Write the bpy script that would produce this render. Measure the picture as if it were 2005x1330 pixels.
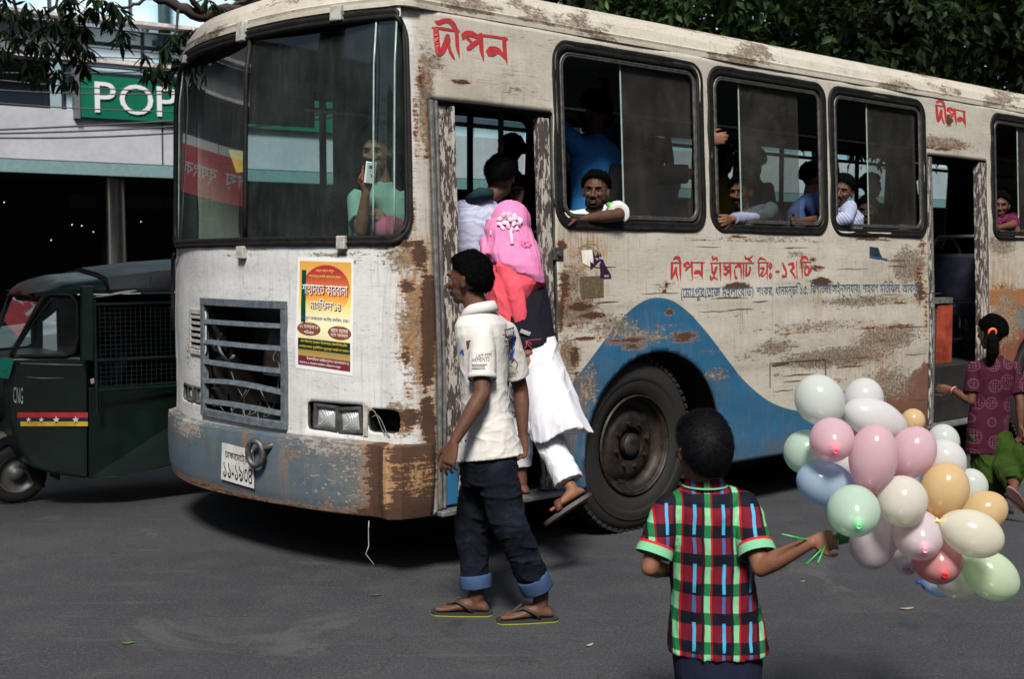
import bpy, bmesh, math, random, time
import numpy as np
from mathutils import Vector, Matrix, Quaternion, noise as mnoise, geometry as mgeo
T00 = time.time()
random.seed(7); rng = np.random.default_rng(7)
R = math.radians
SC = bpy.context.scene
COL = SC.collection
for o in list(bpy.data.objects): bpy.data.objects.remove(o)

# ------------------------------------------------------------------ camera
EYE = 1.65; FPX = 2400.0; CX, CY = 1002.5, 665.0; HOR = 512.0
PITCH = math.atan((CY - HOR) / FPX)
cd = bpy.data.cameras.new('camera'); cam = bpy.data.objects.new('camera', cd); COL.objects.link(cam)
cam.location = (0, 0, EYE); cam.rotation_euler = (R(90) - PITCH, 0, 0)
cd.sensor_width = 36; cd.lens = 36 * FPX / 2005; cd.clip_end = 2000; cd.clip_start = .05
cd.dof.use_dof = True; cd.dof.focus_distance = 5.9; cd.dof.aperture_fstop = 5.6
SC.camera = cam
# ------------------------------------------------------------------ light
SUN_EL, SUN_AZ = R(48), R(182)      # azimuth measured from +Y (straight ahead) towards +X (right), light comes from there

W = bpy.data.worlds.new('World'); SC.world = W; W.use_nodes = True
wn = W.node_tree.nodes; bg = wn['Background']
sky = wn.new('ShaderNodeTexSky'); sky.sky_type = 'NISHITA'; sky.sun_disc = False
sky.sun_elevation = SUN_EL; sky.sun_rotation = SUN_AZ; sky.air_density = 1.2; sky.dust_density = 2.5; sky.ozone_density = 1.5
W.node_tree.links.new(sky.outputs[0], bg.inputs[0]); bg.inputs[1].default_value = 0.075
sl = bpy.data.lights.new('sun', 'SUN'); sl.energy = 5.0; sl.angle = R(13); sl.color = (1, .95, .87)
sun = bpy.data.objects.new('sun', sl); COL.objects.link(sun)
sd = Vector((math.sin(SUN_AZ) * math.cos(SUN_EL), math.cos(SUN_AZ) * math.cos(SUN_EL), math.sin(SUN_EL)))
sun.rotation_euler = sd.to_track_quat('Z', 'Y').to_euler()
SC.view_settings.view_transform = 'Standard'; SC.view_settings.look = 'None'
SC.view_settings.exposure = 0.22; SC.view_settings.gamma = 1
SC.render.engine = 'CYCLES'
cy = SC.cycles; cy.max_bounces = 10; cy.transparent_max_bounces = 16; cy.glossy_bounces = 3; cy.diffuse_bounces = 7
cy.transmission_bounces = 4; cy.sample_clamp_indirect = 4; cy.caustics_reflective = False; cy.caustics_refractive = False
cy.use_denoising = True

# ------------------------------------------------------------------ picture-plane to place helpers
COSP, SINP = math.cos(PITCH), math.sin(PITCH)
O3 = np.array([0, 0, EYE])
def ray(px, py):
    x = (px - CX) / FPX; y = -(py - CY) / FPX
    return np.array([x, COSP + y * SINP, -SINP + y * COSP])
def at(px, py, d):
    r = ray(px, py); return Vector(O3 + r * (d / r[1]))
def ground(px, py, z=0.0):
    r = ray(px, py); return Vector(O3 + r * ((z - EYE) / r[2]))
class Plane:
    """a vertical reference plane through P0 along the level direction U (V points away)"""
    def __init__(s, P0, vx=None, ang=None):
        a = ang if ang is not None else math.atan((vx - CX) / (FPX / COSP))
        s.a = a; s.U = np.array([math.sin(a), math.cos(a), 0]); s.V = np.array([-math.cos(a), math.sin(a), 0]); s.P0 = np.array(P0, float)
        s.rz = math.pi / 2 - a
    def uz(s, px, py, v=0.0):
        r = ray(px, py); t = (np.dot(s.P0 - O3, s.V) + v) / np.dot(r, s.V); p = O3 + r * t
        return float(np.dot(p - s.P0, s.U)), float(p[2])

# ------------------------------------------------------------------ material kit
class Mat:
    def __init__(s, name, base=(.5,.5,.5), rough=.6, metal=0., spec=.5):
        m = s.m = bpy.data.materials.new(name); m.use_nodes = True
        s.nt = m.node_tree; s.b = s.nt.nodes['Principled BSDF']; s.out = s.nt.nodes['Material Output']
        s.set('Base Color', base); s.set('Roughness', rough); s.set('Metallic', metal); s.set('Specular IOR Level', spec)
    def put(s, sock, v):
        if isinstance(v, bpy.types.NodeSocket): s.nt.links.new(v, sock)
        else:
            if hasattr(sock, 'default_value'):
                try: n = len(sock.default_value)
                except TypeError: n = 0
                if n == 4 and not isinstance(v, (int, float)) and len(v) == 3: v = (*v, 1)
                if n and isinstance(v, (int, float)): v = (v,) * n if n == 3 else (v, v, v, 1)
            sock.default_value = v
    def set(s, name, v): s.put(s.b.inputs[name], v)
    def node(s, t, outp=0, **kw):
        n = s.nt.nodes.new('ShaderNode' + t)
        for k, v in kw.items():
            if k[0] == 'i' and k[1:].isdigit(): s.put(n.inputs[int(k[1:])], v)
            elif k.startswith('in_'): s.put(n.inputs[k[3:].replace('_', ' ')], v)
            else: setattr(n, k, v)
        return n.outputs[outp]
    def co(s, kind='Object'): return s.node('TexCoord', {'Generated':0,'Normal':1,'UV':2,'Object':3}[kind])
    def geo(s): return s.node('NewGeometry', 0)
    def map(s, v, scale=(1,1,1), loc=(0,0,0), rot=(0,0,0)):
        return s.node('Mapping', i0=v, i1=loc, i2=rot, i3=scale)
    def noise(s, v, scale=5, detail=4, rough=.55, dist=0, col=False):
        return s.node('TexNoise', 1 if col else 0, in_Vector=v, in_Scale=scale, in_Detail=detail, in_Roughness=rough, in_Distortion=dist)
    def vor(s, v, scale=5, feature='F1', rnd=1, o=0):
        return s.node('TexVoronoi', o, feature=feature, in_Vector=v, in_Scale=scale, in_Randomness=rnd)
    def ma(s, op, a, b=0., c=0., clamp=False): return s.node('Math', operation=op, i0=a, i1=b, i2=c, use_clamp=clamp)
    def step(s, x, lo, hi):   # smooth threshold
        return s.node('MapRange', interpolation_type='SMOOTHSTEP', i0=x, i1=lo, i2=hi, i3=0., i4=1.)
    def mix(s, f, a, b, mode='MIX'):
        n = s.nt.nodes.new('ShaderNodeMix'); n.data_type = 'RGBA'; n.blend_type = mode
        s.put(n.inputs[0], f); s.put(n.inputs[6], a); s.put(n.inputs[7], b); return n.outputs[2]
    def xyz(s, v):
        n = s.nt.nodes.new('ShaderNodeSeparateXYZ'); s.put(n.inputs[0], v); return n.outputs
    def comb(s, x, y, z): return s.node('CombineXYZ', i0=x, i1=y, i2=z)
    def attr(s, name): 
        n = s.nt.nodes.new('ShaderNodeAttribute'); n.attribute_name = name; return n.outputs
    def ramp(s, f, stops, interp='LINEAR'):
        n = s.nt.nodes.new('ShaderNodeValToRGB'); n.color_ramp.interpolation = interp; s.put(n.inputs[0], f)
        e = n.color_ramp.elements
        while len(e) < len(stops): e.new(.5)
        for i, (p, c) in enumerate(stops): e[i].position = p; e[i].color = (*c, 1) if len(c) == 3 else c
        return n.outputs[0]
    def bump(s, h, strength=.3, dist=.01, n=None):
        kw = {'Height': h, 'Strength': strength, 'Distance': dist}
        b = s.nt.nodes.new('ShaderNodeBump')
        for k, v in kw.items(): s.put(b.inputs[k], v)
        if n is not None: s.put(b.inputs['Normal'], n)
        s.set('Normal', b.outputs[0]); return b.outputs[0]
def simple(name, col, rough=.6, metal=0., var=.25, scale=12, bump=0., spec=.5, coat=0.):
    """a plain surface with some grime: value noise at two scales"""
    m = Mat(name, col, rough, metal, spec); v = m.co()
    n = m.noise(v, scale, 5, .6); n2 = m.noise(v, scale * 9, 3, .6)
    f = m.ma('MULTIPLY_ADD', n2, .35, m.ma('MULTIPLY', n, .65))
    dk = tuple(c * (1 - var) for c in col); lt = tuple(min(1, c * (1 + var)) for c in col)
    m.set('Base Color', m.mix(m.step(f, .3, .7), dk, lt))
    m.set('Roughness', m.ma('MULTIPLY_ADD', n, .3, rough - .15, clamp=True))
    if bump: m.bump(f, bump, .01)
    if coat: m.set('Coat Weight', coat)
    return m.m
# ------------------------------------------------------------------ mesh kit
def tag(o, label=None, cat=None, group=None, kind=None):
    if label: o['label'] = label
    if cat: o['category'] = cat
    if group: o['group'] = group
    if kind: o['kind'] = kind
    return o
def empty(name, loc=(0,0,0), rz=0., **kw):
    o = bpy.data.objects.new(name, None); COL.objects.link(o); o.location = loc; o.rotation_euler = (0, 0, rz); o.empty_display_size = .1
    return tag(o, **kw)
def link(name, me, mats=None, parent=None, smooth=False, world=True):
    """world=True: the mesh is in world coordinates and is shifted to the parent's place; False: already in the parent's frame"""
    if parent is not None and world:
        P = parent
        off = Vector((0,0,0))
        while P is not None: off += P.location; P = P.parent
        me.transform(Matrix.Translation(-off))
    if mats is not None:
        for m in (mats if isinstance(mats, (list, tuple)) else [mats]): me.materials.append(m)
    if smooth: me.shade_smooth()
    o = bpy.data.objects.new(name, me); COL.objects.link(o)
    if parent is not None: o.parent = parent
    return o
class MB:
    def __init__(s): s.v = []; s.f = []; s.m = []; s.mi = 0
    def add(s, vs, fs):
        b = len(s.v); s.v += [tuple(p) for p in vs]; s.f += [tuple(i + b for i in q) for q in fs]; s.m += [s.mi] * len(fs); return s
    def box(s, lo, hi, M=None):
        x0,y0,z0 = lo; x1,y1,z1 = hi
        vs = [(x0,y0,z0),(x1,y0,z0),(x1,y1,z0),(x0,y1,z0),(x0,y0,z1),(x1,y0,z1),(x1,y1,z1),(x0,y1,z1)]
        if M is not None: vs = [M @ Vector(p) for p in vs]
        return s.add(vs, [(0,3,2,1),(4,5,6,7),(0,1,5,4),(1,2,6,5),(2,3,7,6),(3,0,4,7)])
    def quad(s, a, b, c, d): return s.add([a, b, c, d], [(0,1,2,3)])
    def tube(s, pts, r, n=8, closed=False, flat=None, caps=True):
        """sweep a round section along points; r scalar or list; flat=(direction, factor) squashes it"""
        pts = [Vector(p) for p in pts]; N = len(pts); rs = r if isinstance(r, (list, tuple)) else [r] * N
        vs = []; prev = None
        for i, p in enumerate(pts):
            if closed: t = pts[(i + 1) % N] - pts[i - 1]
            else: t = pts[min(i + 1, N - 1)] - pts[max(i - 1, 0)]
            t = t.normalized() if t.length > 1e-9 else Vector((0,0,1))
            if prev is None: a = t.orthogonal().normalized()
            else:
                a = prev - t * prev.dot(t); a = a.normalized() if a.length > 1e-6 else t.orthogonal().normalized()
            prev = a; b = t.cross(a)
            for k in range(n):
                w = 2 * math.pi * k / n; q = (a * math.cos(w) + b * math.sin(w)) * rs[i]
                if flat: q -= flat[0] * q.dot(flat[0]) * (1 - flat[1])
                vs.append(p + q)
        fs = []
        for i in range(N if closed else N - 1):
            j = (i + 1) % N
            for k in range(n):
                l = (k + 1) % n; fs.append((i*n+k, i*n+l, j*n+l, j*n+k))
        if not closed and caps: fs.append(tuple(range(n - 1, -1, -1))); fs.append(tuple((N-1)*n + k for k in range(n)))
        return s.add(vs, fs)
    def lathe(s, prof, n=32, M=None, ang=2*math.pi):
        """prof: (r, h) about local Z"""
        full = abs(ang - 2 * math.pi) < 1e-6; c = n if full else n + 1
        vs = []
        for r, h in prof:
            for k in range(c):
                w = ang * k / n; p = Vector((r * math.cos(w), r * math.sin(w), h)); vs.append(M @ p if M is not None else p)
        fs = []
        for i in range(len(prof) - 1):
            for k in range(n):
                l = (k + 1) % c; fs.append((i*c+k, i*c+l, (i+1)*c+l, (i+1)*c+k))
        return s.add(vs, fs)
    def loft(s, secs, caps=True):
        """secs: list of rings of equal count"""
        n = len(secs[0]); vs = [p for r in secs for p in r]; fs = []
        for i in range(len(secs) - 1):
            for k in range(n):
                l = (k + 1) % n; fs.append((i*n+k, i*n+l, (i+1)*n+l, (i+1)*n+k))
        if caps: fs.append(tuple(range(n - 1, -1, -1))); fs.append(tuple((len(secs)-1)*n + k for k in range(n)))
        return s.add(vs, fs)
    def ell(s, c, r, M=None, n=16, m=10):
        """ellipsoid"""
        vs = []; fs = []; c = Vector(c)
        r = (r, r, r) if isinstance(r, (int, float)) else r
        for i in range(m + 1):
            th = math.pi * i / m
            for k in range(n):
                w = 2 * math.pi * k / n; p = Vector((r[0]*math.sin(th)*math.cos(w), r[1]*math.sin(th)*math.sin(w), r[2]*math.cos(th)))
                vs.append(c + (M @ p if M is not None else p))
        for i in range(m):
            for k in range(n):
                l = (k + 1) % n; fs.append((i*n+k, (i+1)*n+k, (i+1)*n+l, i*n+l))
        return s.add(vs, fs)
    def mesh(s, name='m'):
        me = bpy.data.meshes.new(name); me.from_pydata(s.v, [], s.f)
        if max(s.m, default=0) > 0: me.polygons.foreach_set('material_index', s.m)
        me.update(); return me
    def build(s, name, mat, parent=None, smooth=False, world=True, bevel=0., auto=None):
        o = link(name, s.mesh(name), mat, parent, smooth, world)
        if bevel:
            md = o.modifiers.new('bevel', 'BEVEL'); md.width = bevel; md.segments = 2; md.limit_method = 'ANGLE'; md.angle_limit = R(40)
        if auto is not None:
            o.data.shade_smooth(); o.data.set_sharp_from_angle(angle=R(auto))
        return o
def npmesh(name, V, F):
    me = bpy.data.meshes.new(name); V = np.asarray(V, np.float32); F = np.asarray(F, np.int32)
    me.vertices.add(len(V)); me.vertices.foreach_set('co', V.ravel())
    k = F.shape[1]; me.loops.add(F.size); me.loops.foreach_set('vertex_index', F.ravel())
    me.polygons.add(len(F)); me.polygons.foreach_set('loop_start', np.arange(0, F.size, k, dtype=np.int32)); me.polygons.foreach_set('loop_total', np.full(len(F), k, np.int32))
    me.update(calc_edges=True); return me
def fattr(me, name, vals):
    a = me.attributes.new(name, 'FLOAT', 'POINT'); a.data.foreach_set('value', np.asarray(vals, np.float32))
# value noise on numpy arrays (smooth, cheap)
def vnoise(P, seed=0):
    P = np.asarray(P, float); i = np.floor(P).astype(np.int64); f = P - i; f = f * f * (3 - 2 * f); out = 0
    for dx in (0, 1):
        for dy in (0, 1):
            for dz in (0, 1):
                h = (i[..., 0] + dx) * 374761393 + (i[..., 1] + dy) * 668265263 + (i[..., 2] + dz) * 2147483647 + seed * 974634777
                h = (h ^ (h >> 13)) * 1274126177; h = (h ^ (h >> 16)) & 0xffff
                w = (f[..., 0] if dx else 1 - f[..., 0]) * (f[..., 1] if dy else 1 - f[..., 1]) * (f[..., 2] if dz else 1 - f[..., 2])
                out = out + w * (h / 65535.0)
    return out * 2 - 1
def fbm(P, sc, oct=3, seed=0):
    P = np.asarray(P, float) * sc; r = 0; a = 1
    for k in range(oct): r = r + a * vnoise(P * 2 ** k + 17.3 * k, seed + k); a *= .5
    return r
# ------------------------------------------------------------------ text as flat shapes (overlapping outlines resolved by winding number)
def outline_tris(polys):
    pts = []; edges = []; 
    for pl in polys:
        b = len(pts); n = len(pl); pts += [Vector(p) for p in pl]; edges += [(b + i, b + (i + 1) % n) for i in range(n)]
    r = mgeo.delaunay_2d_cdt(pts, edges, [], 0, 1e-6)
    V = np.array([tuple(p) for p in r[0]]); F = np.array([f for f in r[2] if len(f) == 3])
    if not len(F): return V, F
    C = V[F].mean(1); w = np.zeros(len(F))
    for pl in polys:
        A = np.array(pl); B = np.roll(A, -1, 0)
        for a, b in zip(A, B):
            if a[1] == b[1]: continue
            x = a[0] + (C[:, 1] - a[1]) / (b[1] - a[1]) * (b[0] - a[0])
            up = (a[1] <= C[:, 1]) & (b[1] > C[:, 1]) & (x > C[:, 0]); dn = (a[1] > C[:, 1]) & (b[1] <= C[:, 1]) & (x > C[:, 0])
            w += up; w -= dn
    return V, F[np.abs(w) > .5]
def text_tris(body, res=3, bold=0.):
    cu = bpy.data.curves.new('tmp', 'FONT'); cu.body = body; cu.resolution_u = res; cu.fill_mode = 'NONE'; cu.offset = bold
    o = bpy.data.objects.new('tmp', cu); COL.objects.link(o)
    dg = bpy.context.evaluated_depsgraph_get(); dg.update(); me = bpy.data.meshes.new_from_object(o.evaluated_get(dg))
    adj = {}
    for e in me.edges:
        a, b = e.vertices; adj.setdefault(a, []).append(b); adj.setdefault(b, []).append(a)
    seen = set(); polys = []
    for st in sorted(adj):
        if st in seen: continue
        loop = [st]; seen.add(st); cur = st
        while True:
            nx = [q for q in adj[cur] if q not in seen]
            if not nx: break
            cur = min(nx, key=lambda q: abs(q - cur)); seen.add(cur); loop.append(cur)
        if len(loop) > 2: polys.append([(me.vertices[i].co.x, me.vertices[i].co.y) for i in loop])
    bpy.data.objects.remove(o); bpy.data.curves.remove(cu); bpy.data.meshes.remove(me)
    V, F = outline_tris(polys)
    lo = V[:, :2].min(0); hi = V[:, :2].max(0)
    return (V[:, :2] - lo) / (hi - lo), F, (hi - lo)[0] / (hi - lo)[1]
def stroke_tris(strokes):
    """painted strokes: each a list of (x, y, halfwidth); quads and round joints united by winding"""
    polys = []
    for st in strokes:
        for i, (x, y, w) in enumerate(st):
            k = 6 if w < 12 else 9; polys.append([(x + w*.999*math.cos(2*math.pi*j/k+.13*i), y + w*.999*math.sin(2*math.pi*j/k+.13*i)) for j in range(k)])
            if i + 1 < len(st):
                X, Y, W2 = st[i+1]; L = math.hypot(X-x, Y-y) or 1; nx, ny = -(Y-y)/L, (X-x)/L
                q = [(x+nx*w, y+ny*w), (x-nx*w, y-ny*w), (X-nx*W2, Y-ny*W2), (X+nx*W2, Y+ny*W2)]
                ar = sum(q[a][0]*q[(a+1)%4][1] - q[(a+1)%4][0]*q[a][1] for a in range(4)); polys.append(q if ar > 0 else q[::-1])
    V, F = outline_tris(polys); return V[:, :2], F
# ================================================================== THE BUS
def _depthP(px, d): r = ray(px, HOR); p = O3 + r * (d / r[1]); p[2] = 0; return p
BP = Plane(_depthP(1255, 7.35), vx=3680)          # near side of the bus; P0 is the ground below the front wheel
BW = 2.53; UR = 8.6                                # width; rear end
bus = empty('bus', tuple(BP.P0), BP.rz, label='battered cream and blue city bus with rusty front corner, crowded with passengers', cat='bus')
def to_world(p): return Vector(BP.P0 + BP.U * p[0] + BP.V * p[1] + np.array([0, 0, p[2]]))
def to_bus(w):
    d = np.array(w, float) - BP.P0; return Vector((float(d @ BP.U), float(d @ BP.V), float(d[2])))
# perimeter in plan: near side (s = u for s >= -1.62), round the near corner, across the bowed front, round the far corner
def front_u(v):
    q = min(1., abs((v - 1.265) / 1.14)); return -1.80 - .24 * (1 - q ** 2.4)
pl = [(UR, 0.)] + [(u, 0.) for u in np.arange(UR - .5, -1.55, -.1)]
per = [(-1.60, 0.0)]
b0, b1, b2 = np.array([-1.60, 0.]), np.array([-1.795, .0]), np.array([front_u(.125), .125])
for t in np.linspace(0, 1, 14)[1:]: per.append(tuple((1-t)**2*b0 + 2*t*(1-t)*b1 + t*t*b2))
for v in np.linspace(.125, 2.405, 60)[1:]: per.append((front_u(v), v))
c0, c1, c2 = np.array([front_u(2.405), 2.405]), np.array([-1.795, BW]), np.array([-1.60, BW])
for t in np.linspace(0, 1, 14)[1:]: per.append(tuple((1-t)**2*c0 + 2*t*(1-t)*c1 + t*t*c2))
per = np.array(per); seg = np.linalg.norm(np.diff(per, axis=0), axis=1); SP = -1.60 - np.concatenate([[0], np.cumsum(seg)])
S_END = SP[-1]
def s_of_v(v): return float(np.interp(v, per[:, 1][np.argsort(per[:, 1])], SP[np.argsort(per[:, 1])])) 
def PN(s):
    """plan point and outward normal for array s"""
    s = np.asarray(s, float)
    u = np.where(s >= -1.60, s, np.interp(-s, -SP, per[:, 0])); v = np.where(s >= -1.60, 0., np.interp(-s, -SP, per[:, 1]))
    e = .03
    def q(x): return np.where(x >= -1.60, x, np.interp(-x, -SP, per[:, 0])), np.where(x >= -1.60, 0., np.interp(-x, -SP, per[:, 1]))
    ua, va = q(s + e); ub, vb = q(s - e); tu, tv = ua - ub, va - vb; L = np.hypot(tu, tv) + 1e-9
    tu, tv = tu / L, tv / L
    return u, v, tv, -tu      # outward normal (near side: (0,-1))
GUT = 2.94
def inset(s, z):
    s = np.asarray(s, float); z = np.asarray(z, float)
    lean = np.where(s < -1.75, .022, .045) * np.maximum(0, z - 1.1)
    brow = np.where(s < -1.5, np.clip((-1.5 - s) / .25, 0, 1), 0) * .03 * np.clip((z - 2.6) / .3, 0, 1) ** 2
    return lean + brow
def S3(s, z, off=0.):
    u, v, nu, nv = PN(s); k = off - inset(s, z)
    return np.stack([u + nu * k, v + nv * k, np.asarray(z, float) * np.ones_like(u)], -1)
def hit(px, py):
    """picture point -> (s, z) on the bus skin"""
    o = to_bus(O3); r = ray(px, py); d = np.array([r @ BP.U, r @ BP.V])
    z = 1.5
    for _ in range(6):
        ss = np.concatenate([SP[::-1], np.arange(-1.6, 8.6, .1)]); ss = np.sort(ss)
        P = S3(ss, np.full_like(ss, z))[:, :2] - np.array([o[0], o[1]])
        cr = P[:, 0] * d[1] - P[:, 1] * d[0]
        k = np.where(np.sign(cr[:-1]) != np.sign(cr[1:]))[0]
        best = None
        for i in k:
            w = cr[i] / (cr[i] - cr[i+1]); q = P[i] * (1 - w) + P[i+1] * w; t = (q @ d) / (d @ d)
            if t > 0 and (best is None or t < best[0]): best = (t, ss[i] * (1 - w) + ss[i+1] * w)
        if best is None: return hit(px + 4, py) if px < 1000 else None
        z = EYE + r[2] * best[0]
    return best[1], z
# ---- signed distance helpers in (s,z)
def sd_rr(S, Z, s0, s1, z0, z1, r):
    cx_, cz = (s0 + s1) / 2, (z0 + z1) / 2; hx, hz = (s1 - s0) / 2 - r, (z1 - z0) / 2 - r
    dx, dz = np.abs(S - cx_) - hx, np.abs(Z - cz) - hz
    return np.hypot(np.maximum(dx, 0), np.maximum(dz, 0)) + np.minimum(np.maximum(dx, dz), 0) - r
def sheet(name, s0, s1, z0, z1, cell, sdf, fmap, mat, parent, attrs=None, thick=.03):
    ns, nz = int(round((s1 - s0) / cell)), int(round((z1 - z0) / cell))
    S, Z = np.meshgrid(np.linspace(s0, s1, ns + 1), np.linspace(z0, z1, nz + 1), indexing='ij')
    cs, cz = (S[:-1, :-1] + S[1:, 1:]) / 2, (Z[:-1, :-1] + Z[1:, 1:]) / 2
    keep = sdf(cs, cz) > 0
    idx = np.arange((ns + 1) * (nz + 1)).reshape(ns + 1, nz + 1)
    F = np.stack([idx[:-1, :-1], idx[1:, :-1], idx[1:, 1:], idx[:-1, 1:]], -1)[keep]
    d = sdf(S, Z); e = 1e-3; gs = (sdf(S + e, Z) - d) / e; gz = (sdf(S, Z + e) - d) / e; g = np.hypot(gs, gz) + 1e-6
    # vertices that border a removed cell slide onto the outline
    kp = np.pad(keep, 1, constant_values=True); nb = ~(kp[:-1, :-1] & kp[1:, :-1] & kp[:-1, 1:] & kp[1:, 1:])
    mv = nb & (np.abs(d) < cell * 1.2)
    S2 = np.where(mv, S - gs / g * d, S); Z2 = np.where(mv, Z - gz / g * d, Z)
    used = np.unique(F); rem = -np.ones(idx.size, np.int64); rem[used] = np.arange(len(used))
    Sf, Zf = S2.ravel()[used], Z2.ravel()[used]
    V = fmap(Sf, Zf); me = npmesh(name, V, rem[F])
    if attrs:
        for k, fn in attrs.items(): fattr(me, k, fn(Sf, Zf))
    me.shade_smooth(); o = link(name, me, mat, parent, world=False)
    if thick:
        md = o.modifiers.new('solid', 'SOLIDIFY'); md.thickness = thick; md.offset = -1; md.material_offset = 1; md.use_rim = True; md.material_offset_rim = 1
    return o

# ---- wear fields: soft masks placed where the photograph has them; the shader breaks their edges with noise
def blobs(lst):
    L = [(*c, w) for *c, w in lst]
    def fn(S, Z):
        r = np.zeros_like(S)
        for s, z, rs, rz, w in L: r = np.maximum(r, w * np.exp(-(((S - s) / rs) ** 2 + ((Z - z) / rz) ** 2)))
        return r
    return fn
def pxb(items):   # (px, py, rpx, rpy, weight) -> (s, z, rs, rz, w)
    o = []
    for x, y, rx, ry, w in items:
        a = hit(x, y); b = hit(x + rx, y); c = hit(x, y + ry)
        if a is None or b is None or c is None: continue
        o.append((a[0], a[1], abs(b[0] - a[0]) + .005, abs(c[1] - a[1]) + .005, w))
    return o
rust_f = blobs(pxb([(838,640,16,150,1.05),(822,500,22,40,.9),(800,820,30,22,.95),(795,700,14,40,.75),(845,880,12,120,1.),(812,420,8,120,.6),(815,250,8,120,.7),(790,480,30,12,.9),(560,870,200,3,.5),(420,600,10,80,.2),(1135,600,30,10,1.),(1105,560,14,40,.85),(1125,700,18,30,.8),(1095,610,10,60,.9),(1560,650,60,5,.7),(1480,690,50,5,.6),(1760,640,50,8,.7),(1390,690,40,5,.6),(1300,640,60,6,.5),(842,600,22,90,1.),(835,720,16,70,.9),(800,560,26,26,.75),(838,820,20,60,1.),(800,770,16,22,.6),(850,400,14,60,.5),(838,300,12,40,.65),(825,150,12,50,.65),(815,50,12,30,.4),
    (760,838,40,14,.8),(700,800,50,8,.6),(1560,565,6,8,.0),(1440,560,32,6,1.15),(1605,552,24,8,1.2),(1600,525,20,8,.75),(1590,508,12,8,.7),(1303,560,6,6,1.),(1300,572,5,6,.9),
    (1310,612,10,8,.9),(1340,660,34,14,.85),(1230,668,70,9,.75),(1240,680,40,8,.7),(1150,662,40,6,.8),(1160,618,34,8,1.),(1120,640,22,14,.6),(1100,480,16,14,.8),(1100,700,8,60,.55),(1128,735,10,10,.7),
    (1830,290,60,6,.75),(1700,466,50,5,.95),(1440,463,30,4,.8),(1380,470,30,3,.7),(1880,290,50,8,.6),(1760,592,60,5,.7),(1800,560,14,60,.75),(1812,600,8,150,.6),(1805,480,12,40,.6),(1945,330,5,200,.5),
    (1960,560,40,14,.6),(900,160,26,5,.9),(985,185,16,5,.65),(925,180,60,3,.5),(1856,235,8,12,1.15),(1135,510,10,14,.55),(860,30,26,6,.3),(395,640,26,50,.2),(480,503,14,5,.6),(640,478,40,4,.7),(760,480,50,8,.8),(350,500,8,10,.6),(1070,430,10,200,.4),(700,900,300,2,.2),
    (1720,700,60,10,.5),(1640,745,40,8,.6),(1570,700,40,5,.5),(1520,735,30,5,.6),(1700,642,40,6,.7),(1620,640,60,4,.45)]))
peel_f = blobs(pxb([(1130,610,50,40,.75),(1120,560,34,60,.7),(1150,500,30,40,.55),(1200,640,60,30,.6),(1110,700,30,60,.6),(1320,700,30,10,.35),(1250,660,80,22,.55),(1400,735,40,20,.45),(1640,700,120,22,.8),(1740,660,70,30,.7),
    (1690,590,120,16,.55),(1780,520,40,40,.75),(1600,640,160,18,.45),(1740,750,70,50,.55),(1570,520,12,12,.6),(1560,500,30,8,.5),(800,500,60,40,.7),(830,650,50,120,.8),(780,820,40,40,.7),(730,520,50,40,.25),(700,640,60,60,.2),
    (835,200,18,120,.8),(850,120,20,30,.6),(1000,180,60,10,.45),(1850,280,60,12,.8),(1500,470,200,6,.5),(1130,590,30,16,.7),(1400,620,200,10,.3),(1960,480,40,30,.6),(1970,620,40,80,.6),(1300,560,30,12,.5),(1150,760,30,60,.55),(470,500,60,10,.4),(380,560,20,30,.25),(370,700,30,50,.35),
    (1520,680,50,20,.6),(1460,700,40,10,.4),(1620,560,30,14,.5),(660,500,90,10,.5),(820,20,30,20,.4),(1590,370,6,120,.15)]))
dirt_f = blobs(pxb([(1140,490,70,60,.8),(1160,560,40,40,.7),(830,600,60,200,.9),(1400,900,400,30,.30),(1110,820,60,120,.7),(1750,560,80,60,.5),(1720,700,120,100,.55),(1450,620,8,40,.6),(1430,600,6,60,.5),(1600,590,20,40,.6),(900,180,160,60,.35),(840,250,40,200,.6),(720,600,60,140,.2),(600,820,300,50,.35),(380,780,60,60,.5),(1840,400,400,10,.2),(1960,600,60,160,.7)]))
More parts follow.
